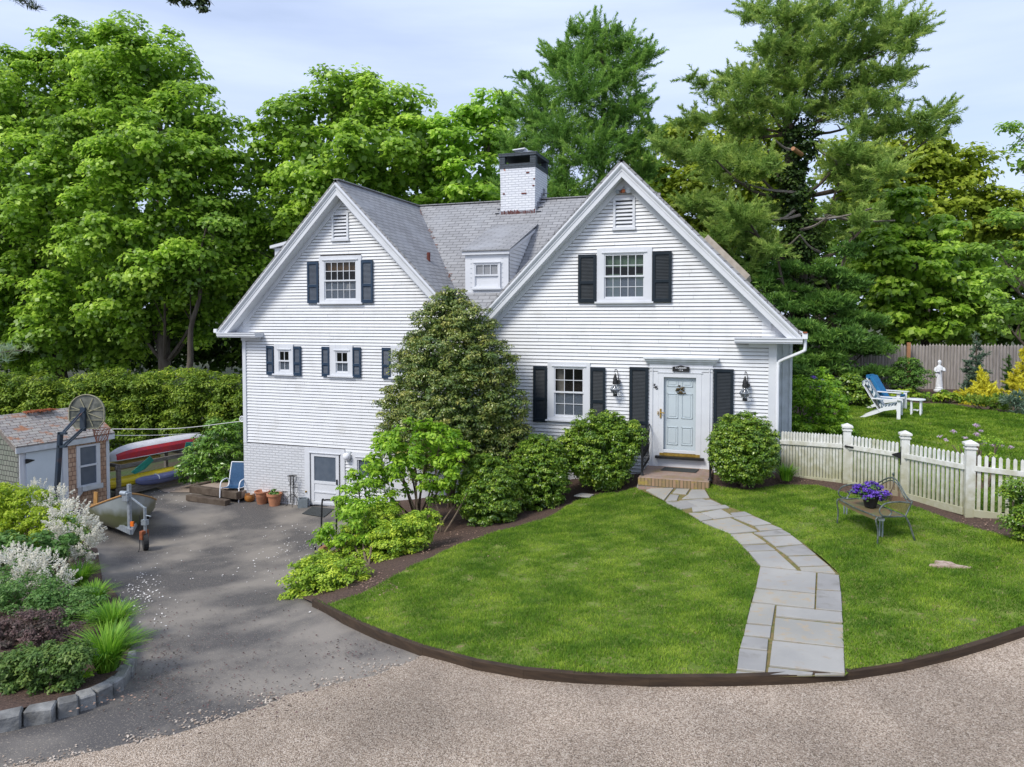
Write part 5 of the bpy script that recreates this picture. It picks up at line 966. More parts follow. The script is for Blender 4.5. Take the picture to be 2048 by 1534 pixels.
for k, (x, y, lb) in enumerate([(1812,790,'hosta clump behind the round side table'),(1855,795,'pale astilbe mound between the two hostas'),(1895,793,'hosta clump below the garden statue')]):
    shrub('hosta_plant', lb, 'hosta', [(x, y, 19, 0, .6), (x-16, y+4, 14, 0, .6), (x+16, y+4, 14, 0, .6)], 9.6, .15, 26, .16 if k != 1 else .07, 'hosta' if k != 1 else 'lime', cover=1.4, group='leafy clumps below the statue', asp=.55)
def conif(name, label, px, ytop, ybot, wpx, Y, lm, layers=9, size=.12, per=45, cr=.16, asp=.2):
    L_ = []
    for k in range(layers*2):
        f = k/(layers*2-1); y = ytop+(ybot-ytop)*f; w_ = wpx*(f**.75)*.5+1.5
        for j in range(max(1, int(1+3*f))):
            a = j*2.4+k*1.7; q = .55+.35*sin(k*2.3+j); L_.append((px+w_*q*cos(a), y+w_*.12*sin(a*2), max(2.5, w_*.42), .010*w_*sin(a), .75))
    Ls = pl(L_, Y); P = onY(px, ybot, Y); t = thing(name, label, 'conifer', (P[0], P[1], Tz(P[0], P[1]))); q = onY(px, ytop, Y)
    b = MB(); b.tube([(P[0], P[1], Tz(P[0], P[1])-.1), tuple(q)], [.06, .01], 7); b.build('trunk', M['bark'], t); cloud('crown', Ls, cr*.75, per, size, LM[lm], t, style='pine', asp=asp, cover=1.5, inner=.3, sh=.2); return t
conif('blue_spruce', 'young blue green spruce standing against the stockade fence', 1953, 668, 785, 62, 11.6, 'spruce')
conif('golden_cypress', 'bright golden cypress right of the statue', 1962, 742, 822, 100, 9.8, 'gold', 7, .14)
conif('golden_cypress', 'golden cypress partly cut by the right edge of the photo', 2045, 700, 790, 60, 9.8, 'gold', 7, .14)
conif('columnar_yew', 'slim dark columnar conifer against the fence right of the spruce', 2017, 712, 775, 16, 11.8, 'hemlock', 7, .08)
shrub('juniper', 'spreading dark green juniper below the golden cypress', 'juniper', [(1960,805,26,0,.6),(1990,810,30,0,.6),(1935,800,18,0,.6),(2010,800,24,0,.6)], 7.8, .2, 46, .14, 'juni', style='needle', asp=.25, cover=1.6)
shrub('juniper', 'spreading bluish juniper at the right edge', 'juniper', [(2035,800,30,0,.6),(2060,820,34,0,.6),(2030,825,22,0,.6)], 7.2, .2, 46, .14, 'spruce', style='needle', asp=.25, cover=1.6)
ll = shrub('lilac_bush', 'small pale pink lilac bush just behind the picket fence posts', 'lilac', [(1950,900,30,0,.8),(1990,910,30,0,.8),(1910,890,22,0,.7),(1960,880,18,0,.8),(1995,885,16,0)], -.9, .13, 22, .05, 'lime', stems=12, cover=.8, inner=0)
L2 = pl([(x, y, r, 0, 1.3) for x, y, r in [(1952,852,6),(1907,862,5),(1953,870,6),(1880,873,4),(1930,875,4),(1967,887,6),(1985,890,5),(2004,892,5),(2022,893,4),(1893,880,4),(1888,930,4),(1962,862,3)]], -.9); cloud('blossom', L2, .045, 30, .022, LM['lilac'], ll, cover=3.)
shrub('boxwood_shrub', 'dark green shrub cut by the right edge in front of the picket fence', 'shrub', [(2050,990,46,0),(2060,1030,54,0),(2030,1000,32,0),(2040,1045,36,0)], -4.2, .12, 76, .05, 'box', asp=.5, cover=1.4, under=.9)
# near overhanging twigs at the top and left edges
def twig(name, label, pts, depth, lobes, lm, style, size, asp):
    t = thing(name, label, 'branch', tuple(CAM+ray(*pts[0])*depth)); b = MB(); q = bezier([CAM+ray(*p)*depth for p in pts], 5); b.tube(q, [.012-.008*i/(len(q)-1) for i in range(len(q))], 6); b.build('twig', M['bark'], t)
    Ls = [tuple(CAM+ray(x, y)*depth)+(r*depth/FP,) for x, y, r in lobes]; cloud('leaf_spray', Ls, .05, 10, size, LM[lm], t, style=style, asp=asp, cover=1.4, inner=0, back=1, under=1); return t
twig('oak_branch', 'drooping oak leaves hanging in at the top edge of the photo', [(430,-60),(390,-20),(370,5)], 6., [(345,2,10),(375,6,10),(400,10,9),(408,20,5),(360,-6,12),(390,-6,12),(410,2,7)], 'blackleaf', 'leaf', .07, .35)
twig('pine_branch', 'small dark pine twig at the upper left corner', [(-40,-60),(20,-14),(60,10)], 6., [(42,2,8),(60,10,8),(70,16,6),(30,-6,8)], 'blackleaf', 'needle', .09, .08)
twig('pine_branch', 'pale needled pine twig entering at the left edge above the hedge', [(-90,730),(-20,708),(50,700)], 8., [(0,700,18),(30,695,16),(55,702,13),(-20,715,20),(10,715,14)], 'bluepine', 'needle', .10, .06)
# ---- grass
def grass(name, poly, dz, dens, h, wd, label):
    P = np.array(poly); a0, a1 = P.min(0), P.max(0); n = int((a1[0]-a0[0])*(a1[1]-a0[1])*dens); X = RNG.uniform(a0[0], a1[0], n); Y = RNG.uniform(a0[1], a1[1], n)
    k = inpoly(X, Y, poly); X, Y = X[k], Y[k]; Cc = np.c_[X, Y, Y*0]; d = (Cc-CAM)@FW; sx_ = CX+FP*((Cc-CAM)@RT)/d; k = (sx_ > -200) & (sx_ < 2420) & (np.sin(X*3.7+np.sin(Y*2.9)*2.2)*np.sin(Y*4.3+np.sin(X*3.1)*2)+.5*np.sin(X*9.1+Y*6.)*np.sin(Y*8.3-X*5)+RNG.normal(0, .35, len(X)) < .92); X, Y = X[k], Y[k]; n = len(X)
    patch = np.sin(X*2.1+np.sin(Y*1.7)*1.3)*np.sin(Y*2.4+np.sin(X*1.3)*1.5)*.5+np.sin(X*7.3+Y*5.1)*.18+np.sin(X*13.1-Y*11.7)*.15
    Z = T(X, Y)+dz+wob(X, Y, .012); th_ = RNG.uniform(0, 2*pi, n); hh = h*RNG.uniform(.5, 1.3, n)*(1+.35*patch); ln = hh*RNG.uniform(.2, 1.5, n); B = np.c_[X, Y, Z]
    sd_ = np.c_[-np.sin(th_), np.cos(th_), th_*0]*(wd*RNG.uniform(.7, 1.3, n))[:, None]*.5
    tip = B+np.c_[np.cos(th_)*ln, np.sin(th_)*ln, hh]
    V = np.stack([B-sd_, B+sd_, tip], 1).reshape(-1, 3); rnd = np.clip(.44-.34*patch+.26*np.sin(X*4.4+np.sin(Y*5.2)*2)*np.sin(Y*4.9+1.3)+.16*np.sin(X*17+np.sin(Y*13)*2)*np.sin(Y*19+np.sin(X*11)*2)+RNG.normal(0, .2, n), 0, 1)
    return tag(raw_mesh(name, V, 3, GM, rnd), label, 'grass', kind='stuff')
grass('grass', lawnL, .095, 6500, .036, .010, 'short green grass of the front lawn left of the path')
grass('grass', lawnR, .095, 5500, .036, .011, 'short green grass of the front lawn right of the path')
grass('grass', backl, .055, 2200, .05, .02, 'grass of the back lawn beyond the picket fence')
# ================================================================== OBJECTS
# ---- brick stoop with its rails and mat
st = thing('brick_stoop', 'low red brick stoop at the front door, mossy along its front edge', 'front step', (-1.73, -.7, 1.6))
b = MB(); b.box(-2.47,-.98,-1.36,-.02,1.35,1.79); b.build('landing', M['brickr'], st, bevel=.006)
b = MB(); b.box(-2.475,-.975,-1.375,-1.365,1.62,1.785); b.build('front_course', brickmat('mossy_soldier_brick', (.24,.17,.09), (.33,.21,.13), (.12,.10,.05), .075, .3, .008, .006, .9, ((.34,.25,.06), 5., .52, .66), offset=0.), st)
def railing(x, label):
    t = thing('iron_railing', label, 'railing', (x, -.6, 1.79), 'wrought iron railings of the front stoop'); b = MB()
    b.tube([(x,-1.16,1.79),(x,-1.16,2.62)], .024, 8); b.lathe([(.05,0),(.03,.05),(.02,.09)], (x,-1.16,1.79), 8); b.lathe([(0,-.04),(.035,0),(0,.04)], (x,-1.16,2.66), 8); b.build('newel_post', M['iron'], t)
    b = MB(); b.tube(bezier([(x,-1.16,2.60),(x,-.6,2.68),(x,-.08,2.76)], 4), .02, 8); b.build('handrail', M['iron'], t); b = MB(); b.tube([(x,-1.16,1.90),(x,-.08,1.95)], .012, 6); b.build('bottom_rail', M['iron'], t)
    b = MB()
    for k in range(8):
        y = -1.05+k*.13; z0, z1 = 1.91+.005*k, 2.61+.016*k
        b.tube([(x+.012*sin(j*1.6), y+.012*cos(j*1.6), z0+(z1-z0)*j/10) for j in range(11)], .009, 5)
    b.tube([(x,-1.16-.07*sin(a),2.1+.1*cos(a)) for a in [pi*k/8 for k in range(9)]], .008, 5); b.build('baluster', M['iron'], t)
railing(-2.42, 'wrought iron railing on the left side of the brick stoop'); railing(-.97, 'wrought iron railing half hidden by the round shrub on the right of the stoop')
b = MB(); b.prism([(-2.10,-.55,1.795),(-1.32,-.55,1.795),(-1.27,-.18,1.795),(-2.05,-.18,1.795)], (0,0,.012)); tag(b.build('doormat', M['rubber'], bevel=.003), 'dark grey rubber doormat on the brick stoop', 'doormat')
P = [G(x, y, .03) for x, y in [(604,1026),(648,1033),(668,1017),(625,1012)]]; b = MB(); b.prism([(p_[0], p_[1], Tz(p_[0], p_[1])+.006) for p_ in P], (0,0,.015)); tag(b.build('doormat', M['rubber'], bevel=.003), 'worn grey doormat on the asphalt before the basement door', 'doormat')
# ---- picket fence
FPTS = [(.42,-.03),(1.73,-.73),(2.66,-1.55),(3.44,-2.82),(5.6,-3.15)]
def picket_run(a, b_, root, zt0, zt1, n, post_gap=.08, gate=False):
    a = Vector(a); c = Vector(b_); d = (c-a).normalized(); L_ = (c-a).length; n2 = Vector((-d.y, d.x)); P = MB(); R = MB()
    zg = lambda t: zt0+(zt1-zt0)*t
    for i in range(n):
        t = (post_gap+(L_-2*post_gap)*(i+.5)/n)/L_; p = a.lerp(c, t); z0 = zg(t)+.07; z1 = zg(t)+1.14; w_ = .026; y = n2*.012
        q = [p-d*w_, p+d*w_]; f = [(q[0].x+s*y.x-n2.x*.03, q[0].y+s*y.y-n2.y*.03) for s in (-1, 1)]; g = [(q[1].x+s*y.x-n2.x*.03, q[1].y+s*y.y-n2.y*.03) for s in (-1, 1)]; m_ = [((f[s][0]+g[s][0])/2, (f[s][1]+g[s][1])/2) for s in (0, 1)]
        vs = [(*f[0], z0), (*g[0], z0), (*g[0], z1-.03), (*m_[0], z1), (*f[0], z1-.03), (*f[1], z0), (*g[1], z0), (*g[1], z1-.03), (*m_[1], z1), (*f[1], z1-.03)]
        P.add(vs, [(0,1,2,3,4),(9,8,7,6,5),(0,5,6,1),(1,6,7,2),(2,7,8,3),(3,8,9,4),(4,9,5,0)])
    P.build('picket_panel', M['picket'], root)
    for hgt, th_ in ((.90,.09),(.13,.13)):
        R = MB(); o_ = n2*(-.062); g_ = d*post_gap*.8
        R.bar((a.x+o_.x+g_.x, a.y+o_.y+g_.y, zg(0)+hgt), (c.x+o_.x-g_.x, c.y+o_.y-g_.y, zg(1)+hgt), .035, th_); R.build('rail', M['picket'], root, bevel=.004)
pf = thing('picket_fence', 'white picket fence with capped square posts running right from the house, green with algae below', 'picket fence', (2.2, -1.2, 1.76))
ZG = [1.62, 1.71, 1.73, 1.80, 1.72]
cnt = [20, 0, 13, 20]
for i in (0, 2, 3): picket_run(FPTS[i], FPTS[i+1], pf, ZG[i], ZG[i+1], cnt[i])
for i in (1, 2, 3, 4):
    x, y = FPTS[i]; z = ZG[i]; b = MB(); h = .072; b.box(x-h, x+h, y-h, y+h, z-.3, z+1.29); b.box(x-h-.02, x+h+.02, y-h-.02, y+h+.02, z+1.22, z+1.25); po = b.build('fence_post', M['picket'], pf, bevel=.004)
    b = MB(); b.add([(x-.105,y-.105,z+1.29),(x+.105,y-.105,z+1.29),(x+.105,y+.105,z+1.29),(x-.105,y+.105,z+1.29),(x-.105,y-.105,z+1.325),(x+.105,y-.105,z+1.325),(x+.105,y+.105,z+1.325),(x-.105,y+.105,z+1.325),(x,y,z+1.38)], [(0,3,2,1),(0,1,5,4),(1,2,6,5),(2,3,7,6),(3,0,4,7),(4,5,8),(5,6,8),(6,7,8),(7,4,8)]); b.build('post_cap', M['picket'], po)
gt_ = thing('garden_gate', 'white picket gate between two fence posts behind the bench', 'garden gate', (2.2, -1.15, 1.77)); picket_run(FPTS[1], FPTS[2], gt_, ZG[1], ZG[2], 13, .1)
g0, g1 = Vector(FPTS[1]), Vector(FPTS[2]); gd = (g1-g0).normalized(); gn = Vector((-gd.y, gd.x))*-.09
def gp(t, z): q = g0.lerp(g1, t)+gn; return (q.x, q.y, z)
b = MB(); b.prism([gp(.84,2.61), gp(.98,2.56), gp(.98,2.70), gp(.84,2.63)], (gn.x*.1, gn.y*.1, 0)); b.bar(gp(.985,2.45), gp(.985,2.80), .03, .01); b.build('strap_hinge', M['iron'], gt_)
b = MB(); b.bar(gp(.02,2.62), gp(.17,2.62), .02, .03); b.lathe([(0,-.03),(.03,0),(0,.03)], gp(.03,2.62), 8); b.build('latch', M['iron'], gt_)
# ---- stockade fence at the back
sf = thing('stockade_fence', 'tall silvery grey stockade fence across the back of the garden', 'stockade fence', (8, 14.2, 2.5)); b = MB(); random.seed(17)
fa, fb_ = Vector((1.2, 13.6)), Vector((19, 14.9)); n = 165
for i in range(n):
    p = fa.lerp(fb_, (i+.5)/n); z0 = Tz(p.x, p.y)-.05; z1 = 4.22+.02*i/n*8*.5+random.uniform(-.03,.03); w_ = .052; y = p.y+random.uniform(-.012,.012)
    vs = [(p.x+w_*cos(a), y+.03*sin(a), z0) for a in (pi, 1.25*pi, 1.5*pi, 1.75*pi, 2*pi)]; vt = [(q[0], q[1], z1-.09) for q in vs]; b.add(vs+vt+[(p.x, y, z1)], [(0,1,6,5),(1,2,7,6),(2,3,8,7),(3,4,9,8),(5,6,10),(6,7,10),(7,8,10),(8,9,10),(4,0,5,9),(9,5,10)])
b.build('paling', M['stockade'], sf); q = onY(1817, 690, 13.6); b = MB(); b.box(q[0]-.06, q[0]+.06, 13.50, 13.62, 2.4, 4.30); b.build('fence_post', M['orangewood'], sf)
# ---- wrought iron bench
bench = thing('garden_bench', 'green wrought iron garden bench with rusty mesh seat on the front lawn', 'bench'); b = MB(); W2, SD, SH = .56, .46, .42
for x in (-W2, W2): b.tube(bezier([(x,-SD/2,SH),(x*1.0,-SD/2-.03,SH-.05),(x*1.02,-SD/2-.0,.2),(x*1.03,-SD/2-.01,0)], 5), .013, 6); b.build('front_leg', M['verdigris'], bench); b = MB()
for x in (-W2, W2): b.tube(bezier([(x,SD/2,SH),(x*1.02,SD/2+.06,.3),(x*1.05,SD/2+.16,0)], 5), .015, 6); b.build('rear_leg', M['verdigris'], bench); b = MB()
fr_ = [(-W2,-SD/2,SH),(0,-SD/2-.04,SH),(W2,-SD/2,SH),(W2,SD/2,SH),(-W2,SD/2,SH)]; b.tube(bezier(fr_[:3], 6)+[Vector(fr_[3]), Vector(fr_[4])], .012, 6, True); b.build('seat_frame', M['verdigris'], bench)
b = MB(); N_ = 14
for i in range(N_): 
    x0, x1 = -W2+i*2*W2/N_, -W2+(i+1)*2*W2/N_; f0 = -SD/2-.04*(1-(x0/W2)**2); f1 = -SD/2-.04*(1-(x1/W2)**2)
    b.add([(x0,f0,SH-.06),(x1,f1,SH-.06),(x1,f1,SH),(x0,f0,SH),(x1,0,SH-.012),(x0,0,SH-.012),(x1,SD/2,SH),(x0,SD/2,SH)], [(0,1,2,3),(3,2,4,5),(5,4,6,7)])
b.build('mesh_seat', M['meshseat'], bench)
def topz(x): u = x/W2; return SH+.24+.24*(cos(min(1, abs(u))*pi)*.5+.5)
xs = [-W2*1.02+2.04*W2*k/20 for k in range(21)]
bk_ = [(x, SD/2+.05+(topz(x)-SH)*.22, topz(x)) for x in xs]; b = MB(); b.tube([(-W2,SD/2,SH)]+bk_+[(W2,SD/2,SH)], .013, 6); b.tube([(p[0]*.94, p[1], p[2]-.045) for p in bk_], .009, 6)
b.tube(bezier([(0,bk_[10][1],bk_[10][2]+.06),(0,bk_[10][1],bk_[10][2]),(.03,bk_[10][1]-.02,bk_[10][2]-.14),(0,SD/2+.03,SH+.1)], 5), .009, 6); b.lathe([(0,-.03),(.022,0),(0,.04)], (0,bk_[10][1],bk_[10][2]+.06), 8); b.build('back_frame', M['verdigris'], bench)
b = MB()
for i in range(20):
    p, q = bk_[i], bk_[i+1]; b.add([(p[0]*.94,SD/2+.01,SH+.03),(q[0]*.94,SD/2+.01,SH+.03),(q[0]*.94,q[1],q[2]-.045),(p[0]*.94,p[1],p[2]-.045)], [(0,1,2,3)])
mm_ = bpy.data.materials.new('expanded_metal_mesh'); mm_.use_nodes = True; t = mm_.node_tree; p_ = t.nodes['Principled BSDF']; p_.inputs['Base Color'].default_value = (.15,.09,.05,1)
ck = nn(t, 'ShaderNodeTexChecker'); ck.inputs['Scale'].default_value = 110.; tc = nn(t, 'ShaderNodeTexCoord'); t.links.new(tc.outputs['UV'], ck.inputs[0]); tp = nn(t, 'ShaderNodeBsdfTransparent'); mx = nn(t, 'ShaderNodeMixShader'); mx.inputs[0].default_value = .45; t.links.new(p_.outputs[0], mx.inputs[1]); t.links.new(tp.outputs[0], mx.inputs[2]); t.links.new(mx.outputs[0], t.nodes['Material Output'].inputs[0])
b.build('mesh_back', mm_, bench)
for s in (-1, 1):
    x = s*W2*1.05; b = MB(); b.tube(bezier([(x,SD/2+.06,SH+.22),(x,.1,SH+.24),(x,-.12,SH+.22),(x,-.22,SH+.12),(x,-.17,SH+.03),(x,-.07,SH+.02),(x,-.02,SH+.08),(x,-.06,SH+.13)], 5), .012, 6); b.build('armrest', M['verdigris'], bench)
A_, B_, D_ = G(1676,1050,.1), G(1745,1085,.1), G(1808,1075,.1); fx = Vector((B_[0]-A_[0], B_[1]-A_[1])); ang = atan2(fx.y, fx.x); zz = (A_[2]+B_[2]+D_[2])/3
cxy = Vector((A_[0]+B_[0], A_[1]+B_[1]))/2+Vector((-sin(ang), cos(ang)))*.27; place(bench, (cxy.x, cxy.y, zz-.01), ang)
fp = thing('flower_pot', 'black pot of deep violet blue flowers standing on the iron bench', 'flower pot', (cxy.x, cxy.y+.02, zz+SH)); c0 = (cxy.x, cxy.y+.02, zz+SH+.0); b = MB(); b.lathe([(.09,0),(.13,.17),(.14,.19),(.12,.19),(.0,.17)], c0, 16); b.build('pot', M['iron'], fp, smooth=True)
FL = [(c0[0]+dx, c0[1]+dy, c0[2]+.22+dz, r) for dx, dy, dz, r in [(0,0,.03,.17),(-.16,.04,0,.13),(.16,-.03,0,.13),(-.05,-.1,-.02,.12),(.08,.1,.02,.12),(-.24,.06,-.04,.07)]]
cloud('foliage', FL, .07, 22, .04, LM['green'], fp, cover=1.4); cloud('blossom', [(x, y, z+.015, r*1.03) for x, y, z, r in FL], .05, 22, .034, LM['purple'], fp, cover=1.8, asp=.9, inner=0)
def plight(px, py, label):
    P = G(px, py, .1); t = thing('path_light', label, 'path light', tuple(P), 'tubular path lights in the lawn'); b = MB(); b.lathe([(.0,.27),(.05,.27),(.055,.285),(.04,.31),(.0,.315)], P, 14); b.build('cap', M['whitemetal'], t, smooth=True)
    for k in range(4): b = MB(); a = k*pi/2+.4; b.tube([(P[0]+.03*cos(a), P[1]+.03*sin(a), P[2]-.02), (P[0]+.03*cos(a), P[1]+.03*sin(a), P[2]+.27)], .008, 6); b.build('stake_tube', M['galv'], t)
plight(1762, 1074, 'white capped tubular light in the grass in front of the bench'); plight(1691, 1030, 'tubular light half hidden under the left end of the bench')
P = G(1898, 1132, .1); b = MB(); random.seed(3); n = 14
for zz_, rr in ((0, 1.), (.035, .93)):
    for k in range(n): a = 2*pi*k/n; r = rr*(.16+.07*sin(a*3+1)+.03*sin(a*5)); b.v.append((P[0]+r*1.3*cos(a-.5), P[1]+r*.8*sin(a-.5), P[2]-.01+zz_))
b.f += [(k, (k+1) % n, n+(k+1) % n, n+k) for k in range(n)]+[tuple(range(n, 2*n))]; tag(b.build('tree_stump', mat('fresh_cut_wood', (.50,.40,.33), (.26,.18,.13), 18., .9)), 'pale freshly cut flush tree stump in the right lawn', 'tree stump')
P = G(1168, 992, .12); b = MB(); b.prism([(P[0]-.2,P[1]-.12,P[2]),(P[0]+.16,P[1]-.14,P[2]),(P[0]+.2,P[1]+.12,P[2]),(P[0]-.1,P[1]+.15,P[2])], (0,0,.03)); tag(b.build('stepping_stone', M['slab'], bevel=.005), 'single flat grey stepping stone in the mulch left of the lawn top', 'stepping stone')
# ---- lawn chairs, table, statue
def adirondack(cush, label, cm, stripe=False):
    t = thing('adirondack_chair', label, 'lawn chair', group='adirondack chairs on the back lawn'); m = M['whitemetal']
    for s in (-1, 1):
        x = s*.29; b = MB(); b.prism([(x-.02,-.42,.0),(x-.02,-.33,.0),(x-.02,-.33,.55),(x-.02,-.42,.55)], (.04,0,0)); b.build('front_leg', m, t)
        b = MB(); b.prism([(x*.9-.02,-.36,.30),(x*.9-.02,-.36,.40),(x*.9-.02,.0,.33),(x*.9-.02,.3,.18),(x*.9-.02,.62,.0),(x*.9-.02,.50,.0),(x*.9-.02,.25,.1),(x*.9-.02,.0,.22)], (.04,0,0)); b.build('rear_leg', m, t)
        b = MB(); b.box(x-.06+s*.02, x+.07+s*.02, -.46, .30, .55, .575); b.build('armrest', m, t)
    b = MB()
    for k in range(5): y = -.38+k*.1; z = .40-k*.038; b.box(-.26,.26,y,y+.085,z,z+.02)
    b.build('seat', m, t); b = MB()
    for k in range(5): x = -.25+k*.125; h = .95+.05*(1-abs(k-2)/2); b.prism([(x-.053,.12,.22),(x+.053,.12,.22),(x+.053,.12+.42,h),(x-.053,.12+.42,h)], (0,.02,0))
    b.box(-.28,.28,.28,.32,.52,.58); b.build('backrest', m, t)
    b = MB(); b.prism([(-.24,.06,.24),(.24,.06,.24),(.24,.50,.99),(-.24,.50,.99)], (0,-.07,.05)); c1 = b.build('cushion', cm, t, bevel=.02); b = MB(); b.prism([(-.24,-.40,.43),(.24,-.40,.43),(.24,.10,.26),(-.24,.10,.26)], (0,0,.07)); b.build('cushion', cm, t, bevel=.02)
    b = MB(); b.tube([(-.25,.05,.26),(-.25,.50,1.02),(.25,.50,1.02),(.25,.05,.26)], .014, 6); b.tube([(-.25,.56,.90),(-.25,.56,1.04),(.25,.56,1.04),(.25,.56,.90)], .014, 6); b.box(-.24,.24,.50,.585,.92,1.04); b.build('piping', M['whitemetal'] if False else cm, t)
    return t
sm = brickmat('striped_cushion', (.03,.07,.12), (.03,.09,.12), (.62,.66,.66), .085, 9., .02, .001, .8, offset=0.)
ch1 = adirondack('s', 'striped cushioned white lawn chair, nearer of the two', sm); ch2 = adirondack('b', 'plain blue cushioned white lawn chair, behind the striped one', M['bluecush'])
q = G(1770, 835, .06); place(ch1, (q[0], q[1], q[2]), radians(75)); q = G(1774, 822, .06); place(ch2, (q[0]+.1, q[1]+.4, q[2]), radians(62))
q = G(1832, 830, .06); tb_ = thing('side_table', 'small round white table beside the lawn chairs', 'side table', tuple(q)); b = MB(); b.lathe([(.0,.44),(.24,.44),(.245,.46),(.24,.475),(.0,.48)], q, 20); b.build('tabletop', M['whitemetal'], tb_)
for a in (.5, 2.1, 3.7, 5.2): b = MB(); b.bar((q[0]+.17*cos(a), q[1]+.17*sin(a), q[2]), (q[0]+.17*cos(a), q[1]+.17*sin(a), q[2]+.44), .045); b.build('leg', M['whitemetal'], tb_)
b = MB(); b.bar((q[0]-.17,q[1],q[2]+.15),(q[0]+.17,q[1],q[2]+.15),.03); b.bar((q[0],q[1]-.17,q[2]+.15),(q[0],q[1]+.17,q[2]+.15),.03); b.build('stretcher', M['whitemetal'], tb_)
q = G(1878, 783, 0); sx_, sy_, sz_ = q; t_ = thing('statue', 'white robed garden statue on a round base before the grey fence', 'statue', tuple(q))
b = MB(); b.lathe([(.17,0),(.18,.03),(.17,.07),(.13,.09),(.14,.13),(.10,.16),(.0,.16)], q, 18); b.build('pedestal', M['statue'], t_, smooth=True)
b = MB(); b.lathe([(.12,.16),(.115,.25),(.095,.45),(.085,.62),(.10,.74),(.115,.84),(.10,.92),(.045,.96),(.035,.99),(.055,1.03),(.062,1.08),(.05,1.13),(.0,1.16)], q, 18, (1., .8)); b.tube(bezier([(sx_-.12,sy_,sz_+.88),(sx_-.14,sy_-.05,sz_+.74),(sx_-.02,sy_-.13,sz_+.74)], 5), [.035+.012*sin(k*.6) for k in range(11)], 8); b.tube(bezier([(sx_+.12,sy_,sz_+.88),(sx_+.15,sy_-.05,sz_+.76),(sx_+.02,sy_-.13,sz_+.80)], 5), [.035+.012*sin(k*.6) for k in range(11)], 8)
b.prism([(sx_-.15,sy_-.04,sz_+.72),(sx_-.05,sy_-.08,sz_+.74),(sx_-.06,sy_-.06,sz_+.60),(sx_-.11,sy_-.04,sz_+.52)], (0,.04,0)); b.build('figure', M['statue'], t_, smooth=True)
# ---- things along the basement wall
q = G(452, 1004, 0); pc = thing('patio_chair', 'white framed patio chair with a navy sling seat by the house corner', 'patio chair'); m = M['whitemetal']
for s in (-1, 1):
    x = s*.28; b = MB(); b.tube(bezier([(x,-.30,0),(x,-.27,.38),(x,-.20,.56),(x,.0,.60),(x,.2,.57),(x,.27,.45)], 6), .017, 8); b.build('front_leg', m, pc, smooth=True)
    b = MB(); b.tube(bezier([(x,.42,0),(x,.30,.33),(x,.24,.55)], 6), .017, 8); b.build('rear_leg', m, pc, smooth=True)
    b = MB(); b.tube(bezier([(x*.9,-.26,.40),(x*.9,.05,.36),(x*.9,.20,.42),(x*.9,.30,.75),(x*.9,.40,1.02)], 6), .016, 8); b.build('side_rail', m, pc, smooth=True)
b = MB(); pr = bezier([(0,-.26,.40),(0,.05,.36),(0,.20,.42),(0,.30,.75),(0,.40,1.02)], 6)
for i in range(len(pr)-1): b.add([(-.25,pr[i].y,pr[i].z),(.25,pr[i].y,pr[i].z),(.25,pr[i+1].y,pr[i+1].z),(-.25,pr[i+1].y,pr[i+1].z)], [(0,1,2,3)])
b.build('sling_seat', M['bluesling'], pc, smooth=True); b = MB(); b.tube([(-.25,.40,1.02),(.25,.40,1.02)], .014, 8); b.build('top_bar', m, pc); place(pc, (q[0]+.05, q[1]+.28, q[2]), radians(14))
stp = thing('timber_steps', 'two brown timber steps filled with pea gravel behind the patio chair', 'garden steps', (-15.1, .6, 0)); b = MB(); a, c = onZ(377,990,.12), onZ(470,1003,.12); b.bar((a[0],a[1],.06),(c[0]-.25,c[1],.06),.2,.16); b.build('timber', M['ties'], stp, bevel=.008)
b = MB(); a2, c2 = onZ(384,972,.3), onZ(478,985,.3); b.bar((a2[0],a2[1],.22),(c2[0],c2[1],.22),.2,.2); b.build('timber', M['ties'], stp, bevel=.008); b = MB(); b.bar((a2[0],a2[1],.26),(a2[0]+.5,a2[1]+1.8,.26),.18,.16); b.build('timber', M['ties'], stp, bevel=.008)
b = MB(); b.prism([(a2[0],a2[1],.1),(c2[0],c2[1],.1),(-14.05,1.9,.1),(a2[0]+.5,a2[1]+1.8,.1)], (0,0,.19)); b.build('gravel_fill', M['peagravel'], stp)
def pot(px, py, prof, m, label, plant=None, rim=None):
    q = G(px, py, 0); t = thing('plant_pot', label, 'plant pot', tuple(q), 'pots along the basement wall'); b = MB(); b.lathe(prof, (q[0], q[1]+.18, q[2]), 22); b.build('pot', m, t, smooth=True)
    if plant: cloud('foliage', [(q[0], q[1]+.18, q[2]+prof[-1][1]+.05, .13), (q[0]+.08, q[1]+.14, q[2]+prof[-1][1]+.02, .1), (q[0]-.08, q[1]+.2, q[2]+prof[-1][1]+.02, .1)], .07, 16, .09, LM['green'], t, cover=1.2)
    return t
pot(491, 1006, [(.08,0),(.14,.06),(.145,.14),(.12,.20),(.13,.22),(.11,.22),(.1,.15)], M['amberpot'], 'small round glazed amber pot, leftmost by the house corner')
pot(516, 1010, [(.13,0),(.15,.08),(.155,.085),(.16,.18),(.17,.19),(.18,.30),(.21,.32),(.215,.36),(.19,.36),(.17,.28)], M['terracotta'], 'empty banded terracotta pot, middle of the clay pots')
pot(541, 1014, [(.14,0),(.185,.27),(.215,.28),(.22,.345),(.19,.345),(.18,.30)], M['terracotta'], 'terracotta pot with a green plant, rightmost of the clay pots', True)
q = G(575, 1015, 0); ps = thing('plant_stand', 'empty black wrought iron tiered plant stand against the white brick wall', 'plant stand', (q[0], q[1]+.15, q[2])); X0, Y0, Z0 = q[0], q[1]+.15, q[2]
